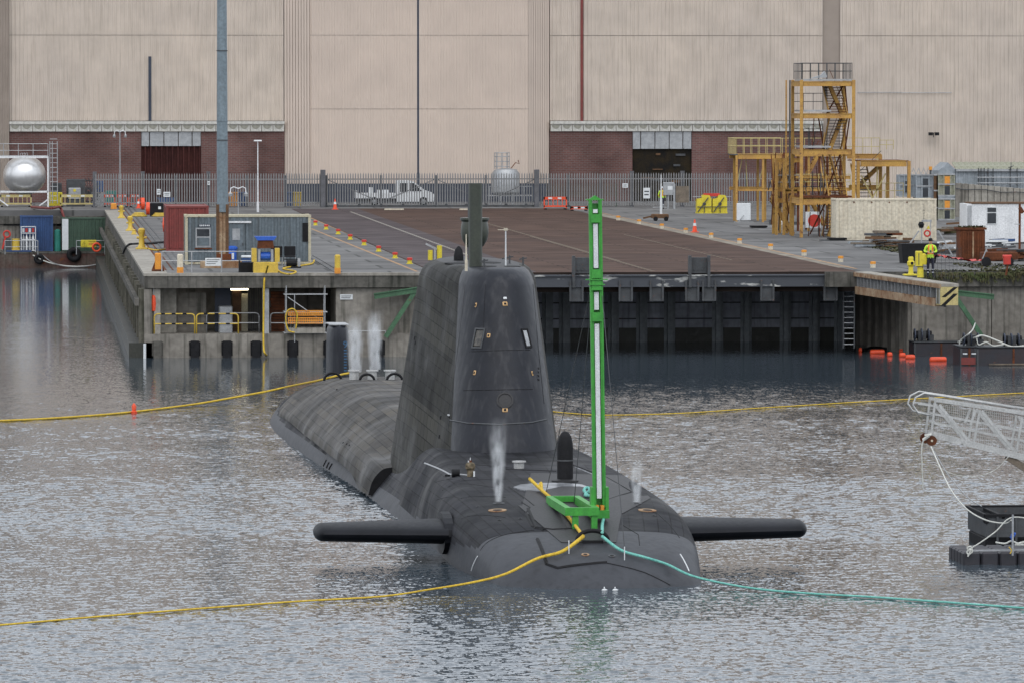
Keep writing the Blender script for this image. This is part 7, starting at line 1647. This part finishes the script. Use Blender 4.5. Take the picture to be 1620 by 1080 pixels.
q=MB(); q.bar(gpt(1595,722,.1),gpt(1650,758,.1),.2,.2); q.build('rusty_support',M['timber'],gw)
pa=G(1524,893,0); u2=1/ppm(pa)
pn=T('float_pontoon','black cube float pontoon with white rope and blue ties at the right edge','pontoon',pa)
fl=None
for i in range(6):
    for j in range(5):
        loc=(i*.52,j*.52+0,0)
        if fl is None: q=MB(); q.bev(0,.49,0,.49,-.2,.36,.05); fl=q.build('float_cube',M['pontoon'],pn); fl.location=loc
        else: share(fl,loc)
q=MB(); q.bar((.3,.1,.4),(2.9,.1,.42),.04); q.build('edge_rail',M['galv'],pn)
# raised dark tank behind
pt=G(1560,868,0); tk=T('raft_tank','open dark steel tray raft standing behind the cube floats','raft',pt)
q=MB(); H=.98
q.box(0,2.5,0,.06,.35,H); q.box(0,.06,.06,3.2,.35,H); q.box(0,2.5,3.2,3.26,.35,H); q.build('wall_plate',M['steel'],tk)
for a_,b_ in (((-.03,0,H),(2.5,0,H)),((-.03,-.0,H),(-.03,3.3,H+.02)),((-.03,3.3,H+.02),(2.5,3.3,H+.02)),((.5,0,H-.05),(.5,3.2,H-.05))): q=MB(); q.bar(a_,b_,.09); q.build('rim_beam',M['black'],tk)
for k in range(4): q=MB(); q.box(.3+k*.55,.36+k*.55,-.05,-.002,.1,H-.03); q.build('stiffener',M['steel'],tk)
q=MB(); q.bev(0,2.4,.1,3.1,-.2,.34,.05); q.build('float_body',M['black'],tk)
q=MB(); q.cyl((0,-.06,H-.15),(0,.1,H-.15),.09,n=12); q.build('eye_ring',M['black'],tk)
W_=lambda px,py,D:QD(px,py,D)
rope('white_rope','white rope sagging from the gangway wheels to the black floats',[W_(1473,706,167),W_(1488,740,166),W_(1505,775,165),W_(1530,805,164),W_(1560,822,163),W_(1590,827,162),W_(1600,822,161)],.022,'ropew')
rope('white_rope','white rope tail hanging straight from the gangway lashing',[W_(1461,695,167),W_(1458,710,167),W_(1459,740,167),W_(1460,772,167)],.018,'ropew')
rope('grey_rope','thinner grey rope from the gangway wheels to the tank corner',[W_(1474,706,168),W_(1500,750,166),W_(1530,785,164),W_(1553,800,163)],.016,'galv')
rope('white_rope','thin rope loop hanging below the gangway middle',[W_(1595,722,168),W_(1575,742,168),W_(1545,753,168),W_(1510,750,168),W_(1480,735,168)],.012,'ropew')
rope('white_rope','white rope tied between the float corner and the upper ring',[W_(1533,868,160),W_(1550,858,160),W_(1575,840,160),W_(1600,818,160),W_(1640,822,160)],.02,'ropew')
rope('rope_knot','white knot of rope hanging at the float corner',[W_(1533,870,159.5),W_(1530,866,159.5),W_(1536,864,159.5),W_(1538,872,159.5),W_(1532,876,159.5),W_(1530,872,159.5),W_(1536,868,159.5),W_(1531,880,159.5)],.025,'ropew')
rope('rope_pile','pile of white and yellow line lying on the cube floats',[W_(1575,857,159.8),W_(1590,859,159.8),W_(1600,855,159.8),W_(1612,859,159.8),W_(1625,855,159.8),W_(1606,861,159.8),W_(1640,860,159.8)],.028,'ropew')
rope('blue_tie','bright blue cord tied to the upright post on the floats',[W_(1603,862,159.5),W_(1600,846,159.5),W_(1606,843,159.5),W_(1602,850,159.5),W_(1598,848,159.5)],.022,'blue')
rope('yellow_tie','small yellow cord on the front of the floats',[W_(1596,864,159.3),W_(1600,870,159.3),W_(1598,875,159.3)],.018,'ropey')
p=W_(1602,878,159.4); q=MB(); q.cyl((0,0,0),(0,0,1.15),.03,n=8); o=q.build('float_post',M['galv']); o.location=p; tag(o,'thin grey upright post on the cube floats','post')

# ------------- people
def skin_person(name,lab,px,py,h,zones,joints,edges,radii,face,bands=(),group=None,extras=None):
    base=OQ(px,py); t=T(name,lab,'person',(base.x,base.y,ZT),0,group)
    me=bpy.data.meshes.new('body'); me.from_pydata([Vector(j)*h for j in joints],edges,[]); ob=bpy.data.objects.new('body',me); COL.objects.link(ob)
    md=ob.modifiers.new('s','SKIN'); 
    sv=me.skin_vertices[0].data
    for i,r in enumerate(radii): sv[i].radius=(r[0]*h,r[1]*h) if isinstance(r,tuple) else (r*h,r*h)
    sv[0].use_root=True
    ms=ob.modifiers.new('d','SUBSURF'); ms.levels=2; ms.render_levels=2
    bpy.context.view_layer.update(); dg_=bpy.context.evaluated_depsgraph_get(); m2=bpy.data.meshes.new_from_object(ob.evaluated_get(dg_))
    bpy.data.objects.remove(ob); m2.name='body'
    m2.materials.clear()
    for m_ in zones[0]: m2.materials.append(M[m_])
    for p in m2.polygons: p.material_index=zones[1](p.center/h); p.use_smooth=True
    o=bpy.data.objects.new('body',m2); COL.objects.link(o); o.parent=t; t.rotation_euler=(0,0,face)
    if extras: extras(t,h)
    return t
def std_pose(hl,hr,headf=-.02):
    J=[(0,0,.53),(0,.0,.60),(0,-.01,.70),(0,-.005,.80),(0,-.01,.845),(0,headf,.885),(0,headf-.012,.935),(0,headf-.005,.975)]
    E=[(0,1),(1,2),(2,3),(3,4),(4,5),(5,6),(6,7)]; Rr=[(.085,.065),(.078,.058),(.092,.062),(.085,.055),(.036,.036),(.046,.052),(.050,.058),(.030,.035)]
    def add(p,par,r): J.append(p); E.append((par,len(J)-1)); Rr.append(r); return len(J)-1
    for s,hand in ((-1,hl),(1,hr)):
        a=add((s*.11,0,.79),3,.040); b_=add((s*hand[0][0],hand[0][1],hand[0][2]),a,.032); c=add((s*hand[1][0],hand[1][1],hand[1][2]),b_,.022); d=add(tuple(x+y for x,y in zip((s*hand[1][0],hand[1][1],hand[1][2]),(-s*.012,-.02,-.006))),c,(.018,.012))
        b0=Vector(J[d]); dirv=Vector((-s*.5,-.85,-.15)).normalized(); sd=Vector((0,0,1)).cross(dirv).normalized()
        for k in range(4):
            f0=add(tuple(b0+sd*(.014*(k-1.5))*.7+dirv*.014),d,.0048); L_=(.026,.030,.028,.022)[k]; f1=add(tuple(Vector(J[f0])+dirv*L_*.6+Vector((0,0,-.004))),f0,.0044); add(tuple(Vector(J[f1])+dirv*L_*.4+Vector((0,0,-.012))),f1,.004)
        th=add(tuple(Vector(J[c])+sd*.016*(-s)+dirv*.008+Vector((0,0,.01))),c,.0055); add(tuple(Vector(J[th])+dirv*.026+Vector((0,0,.004))),th,.0048)
        hp=add((s*.055,0,.49),0,(.052,.056)); kn=add((s*.062,-.012,.28),hp,.036); an=add((s*.068,.012,.055),kn,.025); he=add((s*.07,.0,.022),an,.027); add((s*.078,-.075,.017),he,(.024,.016))
    return J,E,Rr
def worker_zone(c):
    if c.z<.06: return 3
    if abs(c.z-.13)<.012 or abs(c.z-.20)<.01: return 4
    if c.z<.5: return 0
    if c.z>.845: return 2
    if c.y<-.12: return 2
    if abs(abs(c.x)-.05)<.016 and c.z<.83 and c.z>.60 and abs(c.y)>.02: return 5
    if abs(c.z-.60)<.014 : return 5
    return 1
J,E,Rr=std_pose(((.155,.01,.66),(.07,-.135,.655)),((.155,.01,.66),(.06,-.14,.645)),-.035)
def wk_extras(t,h):
    q=MB(); q.lathe([(.052,.93),(.056,.955),(.05,.985),(.03,1.003),(.005,1.008)],(0,-.042,0),n=18); q.v=[tuple(Vector(v)*h) for v in q.v]; q.build('cap',M['black'],t,smooth=True)
    q=MB(); q.bev(-.022,.022,-.185,-.165,.64,.70,.004); q.v=[tuple(Vector(v)*h) for v in q.v]; q.build('handset',M['steel'],t)
    q=MB()
    for s in (-1,1): q.lathe([(.002,0),(.006,.004),(.002,.008)],(s*.018,-.098,.925),n=8)
    q.v=[tuple(Vector(v)*h) for v in q.v]; q.build('eyes',M['black'],t)
    q=MB(); q.prism([(-.008,.905),(.008,.905),(0,.93)],-.112,-.09); q.v=[tuple(Vector(v)*h) for v in q.v]; q.build('nose',M['skin'],t)
skin_person('person','person in bright yellow jacket with orange braces and dark trousers leaning on the yellow hook',1472,439,1.92,(['trous','hivis','skin','black','refl','hivor'],worker_zone),J,E,Rr,R(-8),extras=wk_extras)
J2,E2,R2=std_pose(((.15,.0,.64),(.15,-.06,.50)),((.15,.0,.64),(.15,-.05,.50)))
def hat(t,h):
    q=MB(); q.lathe([(.07,.945),(.062,.955),(.058,.98),(.035,1.01),(.005,1.018)],(0,-.03,0),n=16); q.v=[tuple(Vector(v)*h) for v in q.v]; q.build('hard_hat',M['plate'],t,smooth=True)
skin_person('person','person in yellow green jacket and white hard hat behind the fence by the trailer mast',1047,331,1.75,(['trous','hivis','skin','black','refl','hivor'],worker_zone),J2,E2,R2,R(160),extras=hat)
